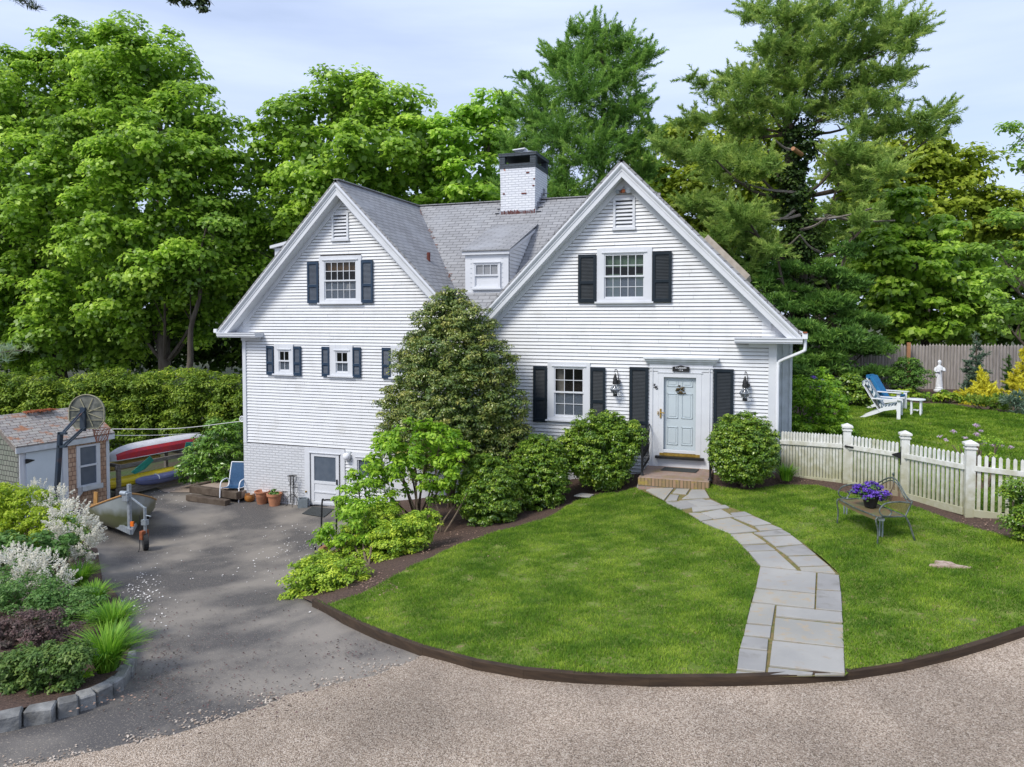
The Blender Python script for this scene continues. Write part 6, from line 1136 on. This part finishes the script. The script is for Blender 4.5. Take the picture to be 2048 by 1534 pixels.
for dx, dy, h in ((-.04,.05,.84),(.10,.0,.86),(.17,-.05,.55),(-.17,-.06,.40)):
    b = MB(); r = .085; cx2, cy2 = X0+dx, Y0+dy; b.tube([(cx2+r*cos(a), cy2+r*sin(a), Z0+h) for a in [2*pi*k/14 for k in range(14)]], .006, 5, True); b.tube([(cx2+r*cos(a)*.6, cy2+r*sin(a)*.6, Z0+h) for a in [2*pi*k/10 for k in range(10)]], .004, 4, True)
    for k in range(3):
        a = 2*pi*k/3+.4; b.tube(bezier([(cx2+r*cos(a),cy2+r*sin(a),Z0+h),(cx2+r*.9*cos(a),cy2+r*.9*sin(a),Z0+h-.12),(cx2+.02*cos(a),cy2+.02*sin(a),Z0+h-.2),(cx2+.05*cos(a),cy2+.05*sin(a),Z0+h-.27),(cx2+.07*cos(a),cy2+.07*sin(a),Z0+h-.24)], 4), .005, 4)
    b.build('tier', M['iron'], ps)
for dx, dy in ((-.04,.05),(.10,.0)): b = MB(); b.tube([(X0+dx,Y0+dy,Z0+.08),(X0+dx,Y0+dy,Z0+.84)], .012, 6); b.build('pole', M['iron'], ps)
for k in range(4):
    a = k*pi/2+.5; b = MB(); b.tube(bezier([(X0+.03,Y0+.02,Z0+.35),(X0+.03+.14*cos(a),Y0+.02+.1*sin(a),Z0+.22),(X0+.03+.13*cos(a),Y0+.02+.1*sin(a),Z0+.05),(X0+.03+.2*cos(a),Y0+.02+.15*sin(a),Z0+.0)], 5), .008, 5); b.build('leg', M['iron'], ps)
q = G(601, 1016, 0); b = MB(); x, y, z = q[0], q[1]+.12, q[2]; h = .13
b.add([(x-h,y-h,z),(x+h,y-h,z),(x+h,y+h,z),(x-h,y+h,z),(x-h,y-h,z+.24),(x+h,y-h,z+.24),(x+h,y+h,z+.24),(x-h,y+h,z+.24),(x-h+.03,y-h+.03,z+.24),(x+h-.03,y-h+.03,z+.24),(x+h-.03,y+h-.03,z+.24),(x-h+.03,y+h-.03,z+.24),(x-h+.03,y-h+.03,z+.12),(x+h-.03,y-h+.03,z+.12),(x+h-.03,y+h-.03,z+.12),(x-h+.03,y+h-.03,z+.12)],
 [(0,3,2,1),(0,1,5,4),(1,2,6,5),(2,3,7,6),(3,0,4,7),(4,5,9,8),(5,6,10,9),(6,7,11,10),(7,4,8,11),(8,9,13,12),(9,10,14,13),(10,11,15,14),(11,8,12,15),(12,13,14,15)]); o = b.build('planter_box', M['slate']); tag(o, 'square grey slate planter box left of the basement door', 'planter')
o.matrix_world = Matrix.Translation((x, y, 0)) @ Matrix.Rotation(.5, 4, 'Z') @ Matrix.Translation((-x, -y, 0))
# log cart
q = G(657, 1114, 0); lc_ = thing('firewood_cart', 'black tubular firewood cart with split logs, half hidden by the lime green shrub', 'log cart', tuple(q)); X0, Y0, Z0 = q; b = MB()
b.tube(bezier([(X0-.18,Y0,Z0+.05),(X0-.18,Y0+.05,Z0+1.08),(X0-.12,Y0+.06,Z0+1.17),(X0+.10,Y0+.06,Z0+1.18),(X0+.17,Y0+.05,Z0+1.10),(X0+.18,Y0,Z0+.05)], 6), .018, 8); b.build('handle', M['iron'], lc_, smooth=True)
b = MB(); b.bar((X0-.2,Y0-.2,Z0+.07),(X0+.45,Y0-.2,Z0+.07),.04); b.bar((X0-.2,Y0+.2,Z0+.07),(X0+.45,Y0+.2,Z0+.07),.04)
for xx in (-.18,.4): b.tube([(X0+xx,Y0-.2,Z0),(X0+xx,Y0-.2,Z0+.25)], .018, 6)
b.build('tray', M['iron'], lc_)
b = MB(); b.tube([(X0+.35,Y0+.27,Z0+.17),(X0+.35,Y0+.33,Z0+.17)], .17, 16); b.build('wheel', M['tyre'], lc_); random.seed(6)
for k, lb in enumerate(['lower left split log on the cart','upper left split log on the cart','middle split log on the cart','right hand split log on the cart']):
    b = MB(); x, z = X0-.12+.13*k, Z0+.15+.09*(k == 1); b.tube([(x,Y0-.28,z),(x+.02,Y0+.2,z+.01)], .065, 7); tag(b.build('log', M['orangewood'] if k % 2 else M['oldwood']), lb, 'firewood log', 'split logs on the firewood cart')
# ---- shed
SA, SB = Vector((-18.22,-3.55)), Vector((-17.83,-1.16)); sdv = (SB-SA).normalized(); snl = Vector((-sdv.y, sdv.x)); SW = 2.3; z0s, ze, zr = -.35, 1.85, 2.5
A3, B3 = SA, SB+sdv*.0; C3, D3 = B3+snl*SW, A3+snl*SW
sh = thing('garden_shed', 'small cedar shingled garden shed with a white door and pine needles on its roof', 'shed', (A3.x, A3.y, -.1))
def P3(p, z): return (p.x, p.y, z)
def wallp(a, c, z0, z1, out_, th_=.03): 
    n_ = Vector((c-a).normalized()); o_ = Vector((n_.y, -n_.x))*out_; return [P3(a+o_, z0), P3(c+o_, z0), P3(c+o_, z1), P3(a+o_, z1)]
def alng(t, off=0.): return A3+sdv*t-snl*off
Ls_ = (B3-A3).length
b = MB(); b.prism([P3(alng(1.22), z0s), P3(alng(Ls_), z0s), P3(alng(Ls_), ze), P3(alng(1.22), ze)], (snl.x*.1, snl.y*.1, 0)); b.build('wall', M['cedar'], sh)
b = MB(); b.prism([P3(A3, z0s), P3(alng(1.22), z0s), P3(alng(1.22), ze), P3(A3, ze)], (snl.x*.1, snl.y*.1, 0)); b.build('door_wall', M['trim'], sh)
mid = A3+snl*SW/2; midB = B3+snl*SW/2
b = MB(); b.prism([P3(A3, z0s), P3(D3, z0s), P3(D3, ze), P3(mid, zr), P3(A3, ze)], (sdv.x*.08, sdv.y*.08, 0)); b.build('gable_wall', M['greyshake'], sh)
b = MB(); b.prism([P3(B3, z0s), P3(C3, z0s), P3(C3, ze), P3(midB, zr), P3(B3, ze)], (-sdv.x*.08, -sdv.y*.08, 0)); b.prism([P3(C3, z0s), P3(D3, z0s), P3(D3, ze), P3(C3, ze)], (-snl.x*.1, -snl.y*.1, 0)); b.build('rear_wall', M['greyshake'], sh)
ov = .12; rs = (zr-ze)/(SW/2)
for s in (0, 1):
    e0 = (A3 if s == 0 else D3)-sdv*ov+(-snl if s == 0 else snl)*.1; e1 = (B3 if s == 0 else C3)+sdv*ov+(-snl if s == 0 else snl)*.1
    m0, m1 = mid-sdv*ov, midB+sdv*ov; b = MB(); b.prism([P3(e0, ze-.06+.08), P3(e1, ze-.06+.08), P3(m1, zr+.08), P3(m0, zr+.08)], (0,0,.05)); b.build('roof', M['shedroof'], sh)
e0, e1 = alng(-ov, .10), alng(Ls_+ov, .10); b = MB(); b.prism([P3(e0, ze-.12), P3(e1, ze-.12), P3(e1, ze+.035), P3(e0, ze+.035)], (snl.x*.03, snl.y*.03, 0)); b.build('fascia', M['greytrim'], sh, bevel=.004)
b = MB(); b.prism([P3(A3-sdv*.1-snl*.08, ze-.13), P3(mid-sdv*.1, zr-.07), P3(mid-sdv*.1, zr+.07), P3(A3-sdv*.1-snl*.08, ze+.01)], (sdv.x*.05, sdv.y*.05, 0)); b.build('rake_board', M['oldwood'], sh)
for t0, t1 in ((0,.1),(1.10,1.24),(Ls_-.09,Ls_)):
    b = MB(); b.prism([P3(alng(t0,.02), z0s), P3(alng(t1,.02), z0s), P3(alng(t1,.02), ze-.1), P3(alng(t0,.02), ze-.1)], (snl.x*.03, snl.y*.03, 0)); b.build('corner_board', M['trim'], sh)
b = MB(); b.prism([P3(alng(.16,.03), z0s+.2), P3(alng(1.06,.03), z0s+.2), P3(alng(1.06,.03), ze-.14), P3(alng(.16,.03), ze-.14)], (snl.x*.03, snl.y*.03, 0)); dr = b.build('shed_door', mat('painted_plywood_door', (.62,.68,.72), (.57,.63,.67), 2., .5), sh, bevel=.006)
b = MB(); b.prism([P3(alng(.13,.045), ze-.42), P3(alng(.18,.045), ze-.42), P3(alng(.36,.045), ze-.37), P3(alng(.36,.045), ze-.355), P3(alng(.18,.045), ze-.30), P3(alng(.13,.045), ze-.30)], (snl.x*.012, snl.y*.012, 0)); b.build('strap_hinge', M['iron'], dr)
wt0, wt1, wz0, wz1 = 1.52, 2.06, .55, 1.62
b = MB()
for q in ((wt0-.05,wt0,wz0-.05,wz1+.05),(wt1,wt1+.07,wz0-.05,wz1+.05),(wt0,wt1,wz1,wz1+.05),(wt0,wt1,wz0-.05,wz0),(wt0,wt1,1.06,1.11),(wt0,wt0+.04,wz0,wz1),(wt1-.04,wt1,wz0,wz1)):
    b.prism([P3(alng(q[0],.05), q[2]), P3(alng(q[1],.05), q[2]), P3(alng(q[1],.05), q[3]), P3(alng(q[0],.05), q[3])], (snl.x*.05, snl.y*.05, 0))
wd_ = b.build('window', M['trim'], sh); b = MB(); b.prism([P3(alng(wt0+.04,.015), wz0), P3(alng(wt1-.04,.015), wz0), P3(alng(wt1-.04,.015), wz1), P3(alng(wt0+.04,.015), wz1)], (snl.x*.01, snl.y*.01, 0)); b.build('pane', M['screen'], wd_)
b = MB(); b.prism([P3(alng(wt0-.02,.2), .40), P3(alng(wt1+.05,.2), .40), P3(alng(wt1+.05,.2), .54), P3(alng(wt0-.02,.2), .54)], (snl.x*.03, snl.y*.03, 0)); b.prism([P3(alng(wt0-.02,.0), .38), P3(alng(wt1+.05,.0), .38), P3(alng(wt1+.05,.2), .40), P3(alng(wt0-.02,.2), .40)], (0,0,.02)); b.prism([P3(alng(wt0-.02,.0), .18), P3(alng(wt0-.02,.0), .54), P3(alng(wt0-.02,.2), .54), P3(alng(wt0-.02,.2), .38)], (sdv.x*.02, sdv.y*.02, 0)); b.build('window_box', M['greytrim'], wd_)
b = MB(); random.seed(77)
for k in range(420):
    t = random.uniform(-.1, Ls_); u = random.random()**1.3; 
    if sin(t*5)+sin(u*9+t*3)+random.uniform(-1,1) < .1: continue
    p = alng(t)+snl*(u*SW/2); z = ze+.07+u*(zr-ze)+.02+.005; a = random.uniform(0, pi); b.bar((p.x, p.y, z+.01), (p.x+.07*cos(a), p.y+.07*sin(a), z+.01), .018, .008)
tag(b.build('fallen_pine_needles', mat('russet_needles', (.36,.17,.10), (.25,.12,.08), 9., .9)), 'russet pine needles scattered over the shed roof', 'fallen needles', kind='stuff')
b = MB()
for k in range(110):
    t = random.uniform(.7, 1.5); p = alng(t)+snl*(SW/2-.02+random.uniform(-.1,.1)); a = random.uniform(-.6, .6); z = zr+.13; b.bar((p.x, p.y, z+random.uniform(0,.05)), (p.x+.2*cos(a), p.y+.2*sin(a), z+random.uniform(-.02,.06)), .012, .01)
tag(b.build('dead_pine_twig', M['rust']), 'brown dead pine twigs lying along the shed ridge', 'dead twigs')
# ---- basketball hoop
HY = -4.4; hp = thing('basketball_hoop', 'rusty dark blue basketball hoop seen from behind, with a mouldy fan shaped backboard', 'basketball hoop', tuple(G(108,1075,0)))
p0, p1 = onY(108, 1075, HY), onY(121, 864, HY); b = MB(); b.bar(tuple(p0), tuple(p1), .10, .10, (0,1,0)); b.build('pole', M['poleblue'], hp, bevel=.01)
bc = onY(174, 828, HY+.9); ex = Vector((.93, .36, 0)).normalized()
bb = []; Rb = .43; 
for k in range(17): a = pi*k/16; bb.append(Vector(bc)+ex*Rb*cos(a)+Vector((0,0,Rb*sin(a)*.95+.08)))
bb += [Vector(bc)+ex*-Rb+Vector((0,0,-.16)), Vector(bc)+ex*-.28+Vector((0,0,-.36)), Vector(bc)+ex*.28+Vector((0,0,-.36)), Vector(bc)+ex*Rb+Vector((0,0,-.16))]
nb_ = Vector((-ex.y, ex.x, 0)); b = MB(); b.prism(bb, nb_*.04); b.build('backboard', M['backboard'], hp); b = MB()
cc = Vector(bc)-nb_*.02
for k in range(8): a = 2*pi*k/8+.39; e = cc+ex*.40*cos(a)+Vector((0,0,.38*sin(a)+.04)); b.bar(cc+Vector((0,0,.04)), e, .02, .012, tuple(nb_))
for z in (-.15,.1): b.bar(cc-ex*.41+Vector((0,0,z)), cc+ex*.41+Vector((0,0,z)), .014, .012, tuple(nb_))
b.tube([p-nb_*.02 for p in bb], .014, 5, True); b.build('reinforcing_rib', M['ribs'], hp)
b = MB()
for (ax, ay), (ex_, ey_) in (((128,866),(168,822)),((122,868),(160,826)),((130,893),(170,856)),((124,893),(163,858))): a = onY(ax, ay, HY-.03); c = onY(ex_, ey_, HY+.82); b.bar(tuple(a), tuple(c), .03, .03)
b.bar(tuple(onY(166,815,HY+.84)), tuple(onY(166,862,HY+.84)), .16, .05); b.bar(tuple(onY(118,866,HY-.02)), tuple(onY(133,867,HY-.02)), .06, .05); b.bar(tuple(onY(118,893,HY-.02)), tuple(onY(133,893,HY-.02)), .06, .05); b.build('support_arm', M['poleblue'], hp)
rc_ = Vector(onY(203, 858, HY+1.25)); b = MB(); b.tube([rc_+Vector((.2*cos(a), .2*sin(a), 0)) for a in [2*pi*k/16 for k in range(16)]], .01, 6, True); b.build('rim', M['rust'], hp)
b = MB()
for k in range(12):
    a = 2*pi*k/12
    for s in (-1, 1): b.tube([rc_+Vector(((.2-.02*j)*cos(a+s*j*.26), (.2-.02*j)*sin(a+s*j*.26), -.08*j)) for j in range(5)], .005, 4)
b.build('net', M['rust'], hp)
# ---- boat rack with canoe and kayaks
rk = thing('boat_rack', 'weathered grey timber boat rack behind the shed', 'boat rack', (-17.7,-.9,-.1)); ra, rb = Vector(G(238,998,0)[:2]), Vector(G(376,966,0)[:2]); rd = (rb-ra).normalized(); rn = Vector((-rd.y, rd.x)); 
for p in (ra, rb, ra+rn*1.1, rb+rn*1.1): b = MB(); b.bar((p.x,p.y,-.25),(p.x,p.y,.92),.10); b.build('post', M['oldwood'], rk, bevel=.005)
for z, th_ in ((.84,.12),(.10,.22)):
    for o_ in (0, 1.1): a = ra+rn*o_-rd*.1; c = rb+rn*o_+rd*.15; b = MB(); b.bar((a.x,a.y,z),(c.x,c.y,z),.05,th_); b.build('rail', M['oldwood'], rk, bevel=.004)
b = MB()
for t in (0., 1.): p = ra.lerp(rb, t); b.bar((p.x-rn.x*.1,p.y-rn.y*.1,.88),(p.x+rn.x*1.6,p.y+rn.y*1.6,.88),.05,.09); b.bar((p.x,p.y,.16),(p.x+rn.x*1.2,p.y+rn.y*1.2,.16),.05,.09)
b.build('crossbeam', M['oldwood'], rk)
def hull(name, a, c, wid, hgt, m, ns=22, flip=False, sheer=.12, parent=None, top=True, nr=10, full=.55, keel=0.):
    a = Vector(a); c = Vector(c); d = (c-a).normalized(); s_ = Vector((-d.y, d.x, 0)).normalized(); b = MB(); up_ = Vector((0,0,-1 if flip else 1)); Ln = (c-a).length; rows = []
    for i in range(ns+1):
        t = i/ns; u = abs(2*t-1); wv = wid/2*(1-u**2.4)**full+.004; ze_ = sheer*u**2.5; hh = hgt*(1-u**6*.6); p = a.lerp(c, t); row = []
        for k in range(nr+1):
            th_ = pi*k/nr; xx = -cos(th_)*wv; zz = -(sin(th_)**.65)*hh; row.append(p+s_*xx+up_*(zz+ze_+hgt))
        rows.append(row)
    base = len(b.v)
    for r in rows: b.v += [tuple(q) for q in r]
    n_ = nr+1
    for i in range(ns):
        for k in range(nr): b.f.append((i*n_+k, i*n_+k+1, (i+1)*n_+k+1, (i+1)*n_+k))
    if top:
        for i in range(ns): b.f.append((i*n_, i*n_+nr, (i+1)*n_+nr, (i+1)*n_))
    return b.build(name, m, parent, smooth=True), rows
cn = thing('canoe', 'upturned white canoe with a red band on top of the boat rack', 'canoe', (-17.6,.4,1.)); ca, cc_ = Vector((*onZ(228,922,.98)[:2],1.37)), Vector((*onZ(432,884,.98)[:2],1.37)); cs = Vector((-(cc_-ca).normalized().y,(cc_-ca).normalized().x,0))*.32
ca2, cc2 = ca+cs, cc_+cs
o, rows = hull('hull', ca2, cc2, .84, .39, M['canoew'], flip=True, sheer=.05, parent=cn, full=.5)
bands = (MB(), MB())
for i in range(1, 21):
    p0_, p1_ = rows[i][1], rows[i+1][1]; q0, q1 = rows[i][3], rows[i+1][3]; m0 = p0_.lerp(q0,.1); m1 = p1_.lerp(q1,.1)
    for side in (0, 1):
        R_ = lambda i, k: rows[i][k if side == 0 else 10-k]
        off = lambda i: ((R_(i,0)-R_(i,10)).normalized()*.008)
        pass
    for ks, b in zip(((0, 1, 2), (10, 9, 8)), bands):
        cen = (rows[i][0]+rows[i][10])/2
        of = lambda j, k: rows[j][k]+((rows[j][k]-(rows[j][0]+rows[j][10])/2).normalized()*.008)+(Vector((0,0,-.0)) if k in (0, 10) else Vector((0,0,0)))
        for a_, b_ in zip(ks[:-1], ks[1:]): b.add([of(i,a_), of(i+1,a_), of(i+1,b_), of(i,b_)], [(0,1,2,3)])
 
[q_.build('red_band', M['canoer'], cn) for q_ in bands]; b = MB(); b.tube([rows[i][0] for i in range(22)], .015, 6); b.tube([rows[i][10] for i in range(22)], .015, 6); b.build('gunwale', M['greytrim'], cn)
for nm, pa, pb, z, wd, m, lb in [('kayak',(150,905),(300,905),.55,.62,'cream','pale yellow kayak on the upper left of the rack'),('kayak',(150,985),(378,928),.18,.62,'yellow','bright yellow kayak in the middle of the rack'),('kayak',(290,962),(384,944),.12,.42,'bluehull','violet blue kayak with pale straps on the bottom rail')]:
    A_ = onZ(*pa, z+.2); B_ = onZ(*pb, z+.2); 
    if nm == 'kayak' and m == 'cream': A_ = np.array([-19.2,-1.6,z]); B_ = np.array([-18.3,1.2,z])
    if m == 'yellow': A_ = np.array([-18.35,-2.2,z]); B_ = np.array([-17.65,1.7,z])
    if m == 'bluehull': A_ = np.array([-17.72,-.35,z+.02]); B_ = np.array([-17.35,1.45,z+.02])
    kk = thing(nm, lb, 'kayak', tuple(A_), 'kayaks stored in the boat rack'); o, rows = hull('hull', (A_[0],A_[1],z), (B_[0],B_[1],z), wd*.8, .15, M[m], sheer=.06, parent=kk, full=.6, top=False)
    o, rows = hull('deck', (A_[0],A_[1],z+.29), (B_[0],B_[1],z+.29), wd*.8, .13, M[m], sheer=-.05, flip=True, parent=kk, full=.6, top=False)
    if m == 'bluehull':
        for t in (8, 16): b = MB(); b.tube([p+Vector((0,0,.008)) for p in rows[t]], .018, 6); b.build('strap', M['greytrim'], kk)
for ps_, lb in ([[(372,884),(386,884),(385,915),(374,912),(368,900)],'teal tarpaulin scrap hanging at the right end of the rack'],[[(262,944),(300,912),(308,920),(290,938),(270,948)],'teal tarpaulin draped over the pale kayak']):
    P = [onY(x, y, -.9+ (x-262)/110*2.3+.0) for x, y in ps_]; b = MB(); b.prism([tuple(p) for p in P], (.03,-.03,0)); tag(b.build('tarpaulin', M['teal'], bevel=.005), lb, 'tarpaulin', 'teal tarpaulins on the boat rack')
q = onY(292, 955, .05); b = MB(); b.bar(tuple(onY(281,962,.0)), tuple(onY(318,958,.3)), .12, .03); tag(b.build('paddle', M['cream'], bevel=.01), 'short yellow paddle lying on the blue kayak', 'paddle')
# ---- dinghy on its trailer
hd_ = Vector((.80,-.60,0)).normalized(); bow = Vector(onY(258,988,-4.2)); Lb = 2.9; stn = bow-hd_*Lb
dg = thing('dinghy', 'grey dinghy with a varnished wooden gunwale on the trailer by the shed', 'dinghy', (bow.x, bow.y, .4)); b = MB(); rows = []; sd2 = Vector((-hd_.y, hd_.x, 0)); ns = 20; nr = 12
for i in range(ns+1):
    t = i/ns; p = bow-hd_*Lb*t; wv = .78*(min(1., t*1.9+.0))**.62*(1-.25*max(0, t-.6)); gz = bow.z-.22*min(1, t*1.8)**.8-.24*Lb*t; kz_ = .17-.15*t if t > .08 else .27-.10*t/.08; row = []
    if i == 0: wv = .015
    for k in range(nr+1): th_ = pi*k/nr; row.append(Vector((p.x, p.y, gz))+sd2*(-cos(th_)*wv)+Vector((0,0,-(sin(th_)**.7)*(gz-kz_)))+hd_*(.0 if k in (0, nr) else -.18*sin(th_)*(1-t)**3))
    rows.append(row)
for r in rows: b.v += [tuple(q) for q in r]
for i in range(ns):
    for k in range(nr): b.f.append((i*(nr+1)+k, i*(nr+1)+k+1, (i+1)*(nr+1)+k+1, (i+1)*(nr+1)+k))
b.f.append(tuple(ns*(nr+1)+k for k in range(nr+1))); hm = mat('grey_hull_algae_bottom', (.29,.325,.335), (.24,.27,.28), 2., .35); t = hm.node_tree
tc = nn(t, 'ShaderNodeTexCoord'); sp = nn(t, 'ShaderNodeSeparateXYZ'); zn = nn(t, 'ShaderNodeTexNoise'); zn.inputs['Scale'].default_value = 3.; t.links.new(tc.outputs['Object'], sp.inputs[0]); t.links.new(tc.outputs['Object'], zn.inputs[0]); ad = nn(t, 'ShaderNodeMath', operation='MULTIPLY_ADD'); ad.inputs[1].default_value = .3; t.links.new(zn.outputs[0], ad.inputs[0]); t.links.new(sp.outputs[2], ad.inputs[2]); mr = nn(t, 'ShaderNodeMapRange'); mr.inputs[1].default_value = .92; mr.inputs[2].default_value = .72; t.links.new(ad.outputs[0], mr.inputs[0])
mx = nn(t, 'ShaderNodeMixRGB'); pr_ = t.nodes['Principled BSDF']; src_ = pr_.inputs['Base Color'].links[0].from_socket; t.links.new(src_, mx.inputs[1]); mx.inputs[2].default_value = (.10,.11,.055,1); t.links.new(mr.outputs[0], mx.inputs[0]); t.links.new(mx.outputs[0], pr_.inputs['Base Color'])
b.build('hull', hm, dg, smooth=True)
for s, k in ((1, 0), (-1, nr)): b = MB(); b.tube([rows[i][k]+Vector((0,0,.01)) for i in range(ns+1)], .022, 6); b.build('gunwale', M['wood'], dg)
b = MB(); p = bow-hd_*1.5; b.bar(p-sd2*.68+Vector((0,0,-.5)), p+sd2*.68+Vector((0,0,-.5)), .22, .03); b.build('thwart', M['wood'], dg)
b = MB(); a = Vector(onY(190,1010,-3.4)); c = Vector(onY(192,984,-3.4)); b.bar(a-Vector((0,0,.35)), c, .12, .03, (0,1,0)); tag(b.build('wood_plank', M['wood']), 'upright orange wood plank standing in the dinghy', 'plank')
tl = thing('boat_trailer', 'galvanised boat trailer with a bow post and jack wheel under the dinghy', 'boat trailer', (bow.x, bow.y, 0))
tip = bow+hd_*.25; 
for s in (-1, 1):
    b = MB(); b.bar((tip.x+hd_.x*.1, tip.y+hd_.y*.1, .36), tuple(stn+sd2*s*.7+Vector((0,0,.22-stn.z))), .06, .12); b.build('frame_beam', M['galv'], tl)
b = MB(); pb = bow+hd_*.03; b.bar((pb.x, pb.y, .3), (pb.x, pb.y, 1.40), .07, .07); b.build('bow_post', M['galv'], tl)
b = MB(); b.box(pb.x-.10, pb.x+.07, pb.y-.12, pb.y+.02, 1.02, 1.22); b.tube([(pb.x-.16,pb.y-.08,1.20),(pb.x+.02,pb.y-.08,1.20)], .06, 10); b.build('winch', M['galv'], tl, bevel=.01)
jx = Vector(onY(290,1030,-4.45)); b = MB(); b.tube([(jx.x,jx.y,.3),(jx.x,jx.y,.98)], .035, 8); b.tube([(jx.x,jx.y,.8),(jx.x+.2,jx.y-.03,.8)], .012, 6); b.box(jx.x-.07,jx.x+.06,jx.y-.05,jx.y+.05,.58,.7); b.bar((pb.x,pb.y,1.12),(jx.x,jx.y,.96),.03); b.build('jack', M['galv'], tl)
b = MB(); b.tube([tuple(jx-sd2*.05-Vector((0,0,jx.z-.2))), tuple(jx+sd2*.05-Vector((0,0,jx.z-.2)))], .19, 18); b.build('jack_wheel', M['tyre'], tl); b = MB(); b.box(jx.x-.06,jx.x+.03,jx.y-.12,jx.y+.08,.26,.46); b.build('fork', M['rust'], tl, bevel=.01)
b = MB(); b.box(pb.x+.12,pb.x+.20,pb.y-.10,pb.y-.06,.45,.56); b.build('side_reflector', M['orangelens'], tl)
b = MB(); b.tube(bezier([(jx.x-.1,jx.y-.05,.8),(jx.x-.08,jx.y-.08,.3),(jx.x+.0,jx.y-.2,.03),(jx.x-.04,jx.y-.45,.03)], 6), .008, 5); b.build('cable', M['iron'], tl)
for s in (-1, 1):
    c = bow-hd_*1.9+sd2*s*.55; b = MB(); b.tube([(c.x-sd2.x*.08, c.y-sd2.y*.08, .28), (c.x+sd2.x*.08, c.y+sd2.y*.08, .28)], .28, 22); wh = b.build('wheel', M['tyre'], tl, bevel=.02)
    b = MB(); b.tube([(c.x-sd2.x*.09, c.y-sd2.y*.09, .28), (c.x+sd2.x*.09, c.y+sd2.y*.09, .28)], .14, 14); b.build('hub', M['galv'], wh)
# ---- clothes line and its reel
b = MB(); a, c = Vector(onY(222,858,-1.)), Vector(onY(486,842,.3)); b.tube(bezier([a, (a+c)/2+Vector((0,0,-.10)), c], 8), .010, 5); 
cl = tag(b.build('clothes_line', M['hose'], smooth=True), 'upper pale clothes line strung from the shed to the house corner', 'clothes line', 'clothes lines behind the shed')
b = MB(); a, c = Vector(onY(222,871,-1.)), Vector(onY(400,866,1.2)); b.tube(bezier([a, (a+c)/2+Vector((0,0,-.03)), c], 8), .010, 5); tag(b.build('clothes_line', M['hose'], smooth=True), 'lower pale clothes line over the upturned canoe', 'clothes line', 'clothes lines behind the shed')
q = onY(484, 838, .1); b = MB(); b.tube([(q[0]+.08*cos(a), q[1], q[2]+.08*sin(a)) for a in [2*pi*k/14 for k in range(14)]], .014, 6, True)
for k in range(3): a = pi*k/3; b.bar((q[0]-.07*cos(a), q[1], q[2]-.07*sin(a)), (q[0]+.07*cos(a), q[1], q[2]+.07*sin(a)), .012)
tag(b.build('line_reel', M['whitemetal']), 'small white clothes line pulley at the left corner of the house', 'pulley')
# ---- fallen petals and debris on the asphalt
def litter(name, label, areas, n, size, m, dz=.02, tint=None):
    VS = []; R = []
    for (px, py, rx, ry), k in zip(areas, n):
        X_ = RNG.normal(px, rx*.5, k); Y_ = RNG.normal(py, ry*.5, k); P = np.array([onZ(x, y, .4) for x, y in zip(X_, Y_)]); P = np.array([G(x, y, dz) for x, y in zip(X_, Y_)])
        N_ = unit(RNG.normal(size=(k, 3))*.25+np.array([0, 0, 1])); VS.append(leaves(P, RNG.normal(size=(k, 3)), N_, size, .7, .1)); R.append(RNG.random(k))
    o = raw_mesh(name, np.concatenate(VS), 4, m, np.concatenate(R)); return tag(o, label, 'ground litter', kind='stuff')
litter('fallen_petals', 'white fallen petals scattered over the asphalt driveway', [(600,1090,80,50),(290,1190,60,70),(330,985,50,25),(420,1100,170,120),(560,1120,60,40)], [150,170,50,60,50], .036, M['petal'])
litter('loose_gravel', 'loose tan stones strayed from the gravel onto the asphalt edge', [(780,1340,70,22),(680,1368,70,18),(560,1400,80,18),(440,1442,80,18),(320,1478,80,16),(180,1512,90,16),(60,1530,70,16)], [260,260,260,240,240,220,160], .028, leafmat('loose_stone', (.20,.15,.11), (.36,.29,.23), (.58,.51,.43), 0, .8, .2, 1.), .012)
litter('fallen_leaves', 'brown leaf crumbs scattered over the asphalt driveway', [(420,1250,220,140),(320,1330,60,120),(500,1380,200,60),(700,1300,90,30)], [500,350,250,130], .03, LM['barb'])
litter('bark_chips', 'lighter bark chips lying on the mulch beds', [(900,1080,120,40),(1150,1000,90,20),(760,1170,80,30),(1960,1060,70,30),(120,1390,110,30),(1600,960,60,10)], [420,160,260,160,300,60], .035, leafmat('bark_chip', (.10,.06,.045), (.17,.11,.08), (.27,.18,.13), 0), .09)
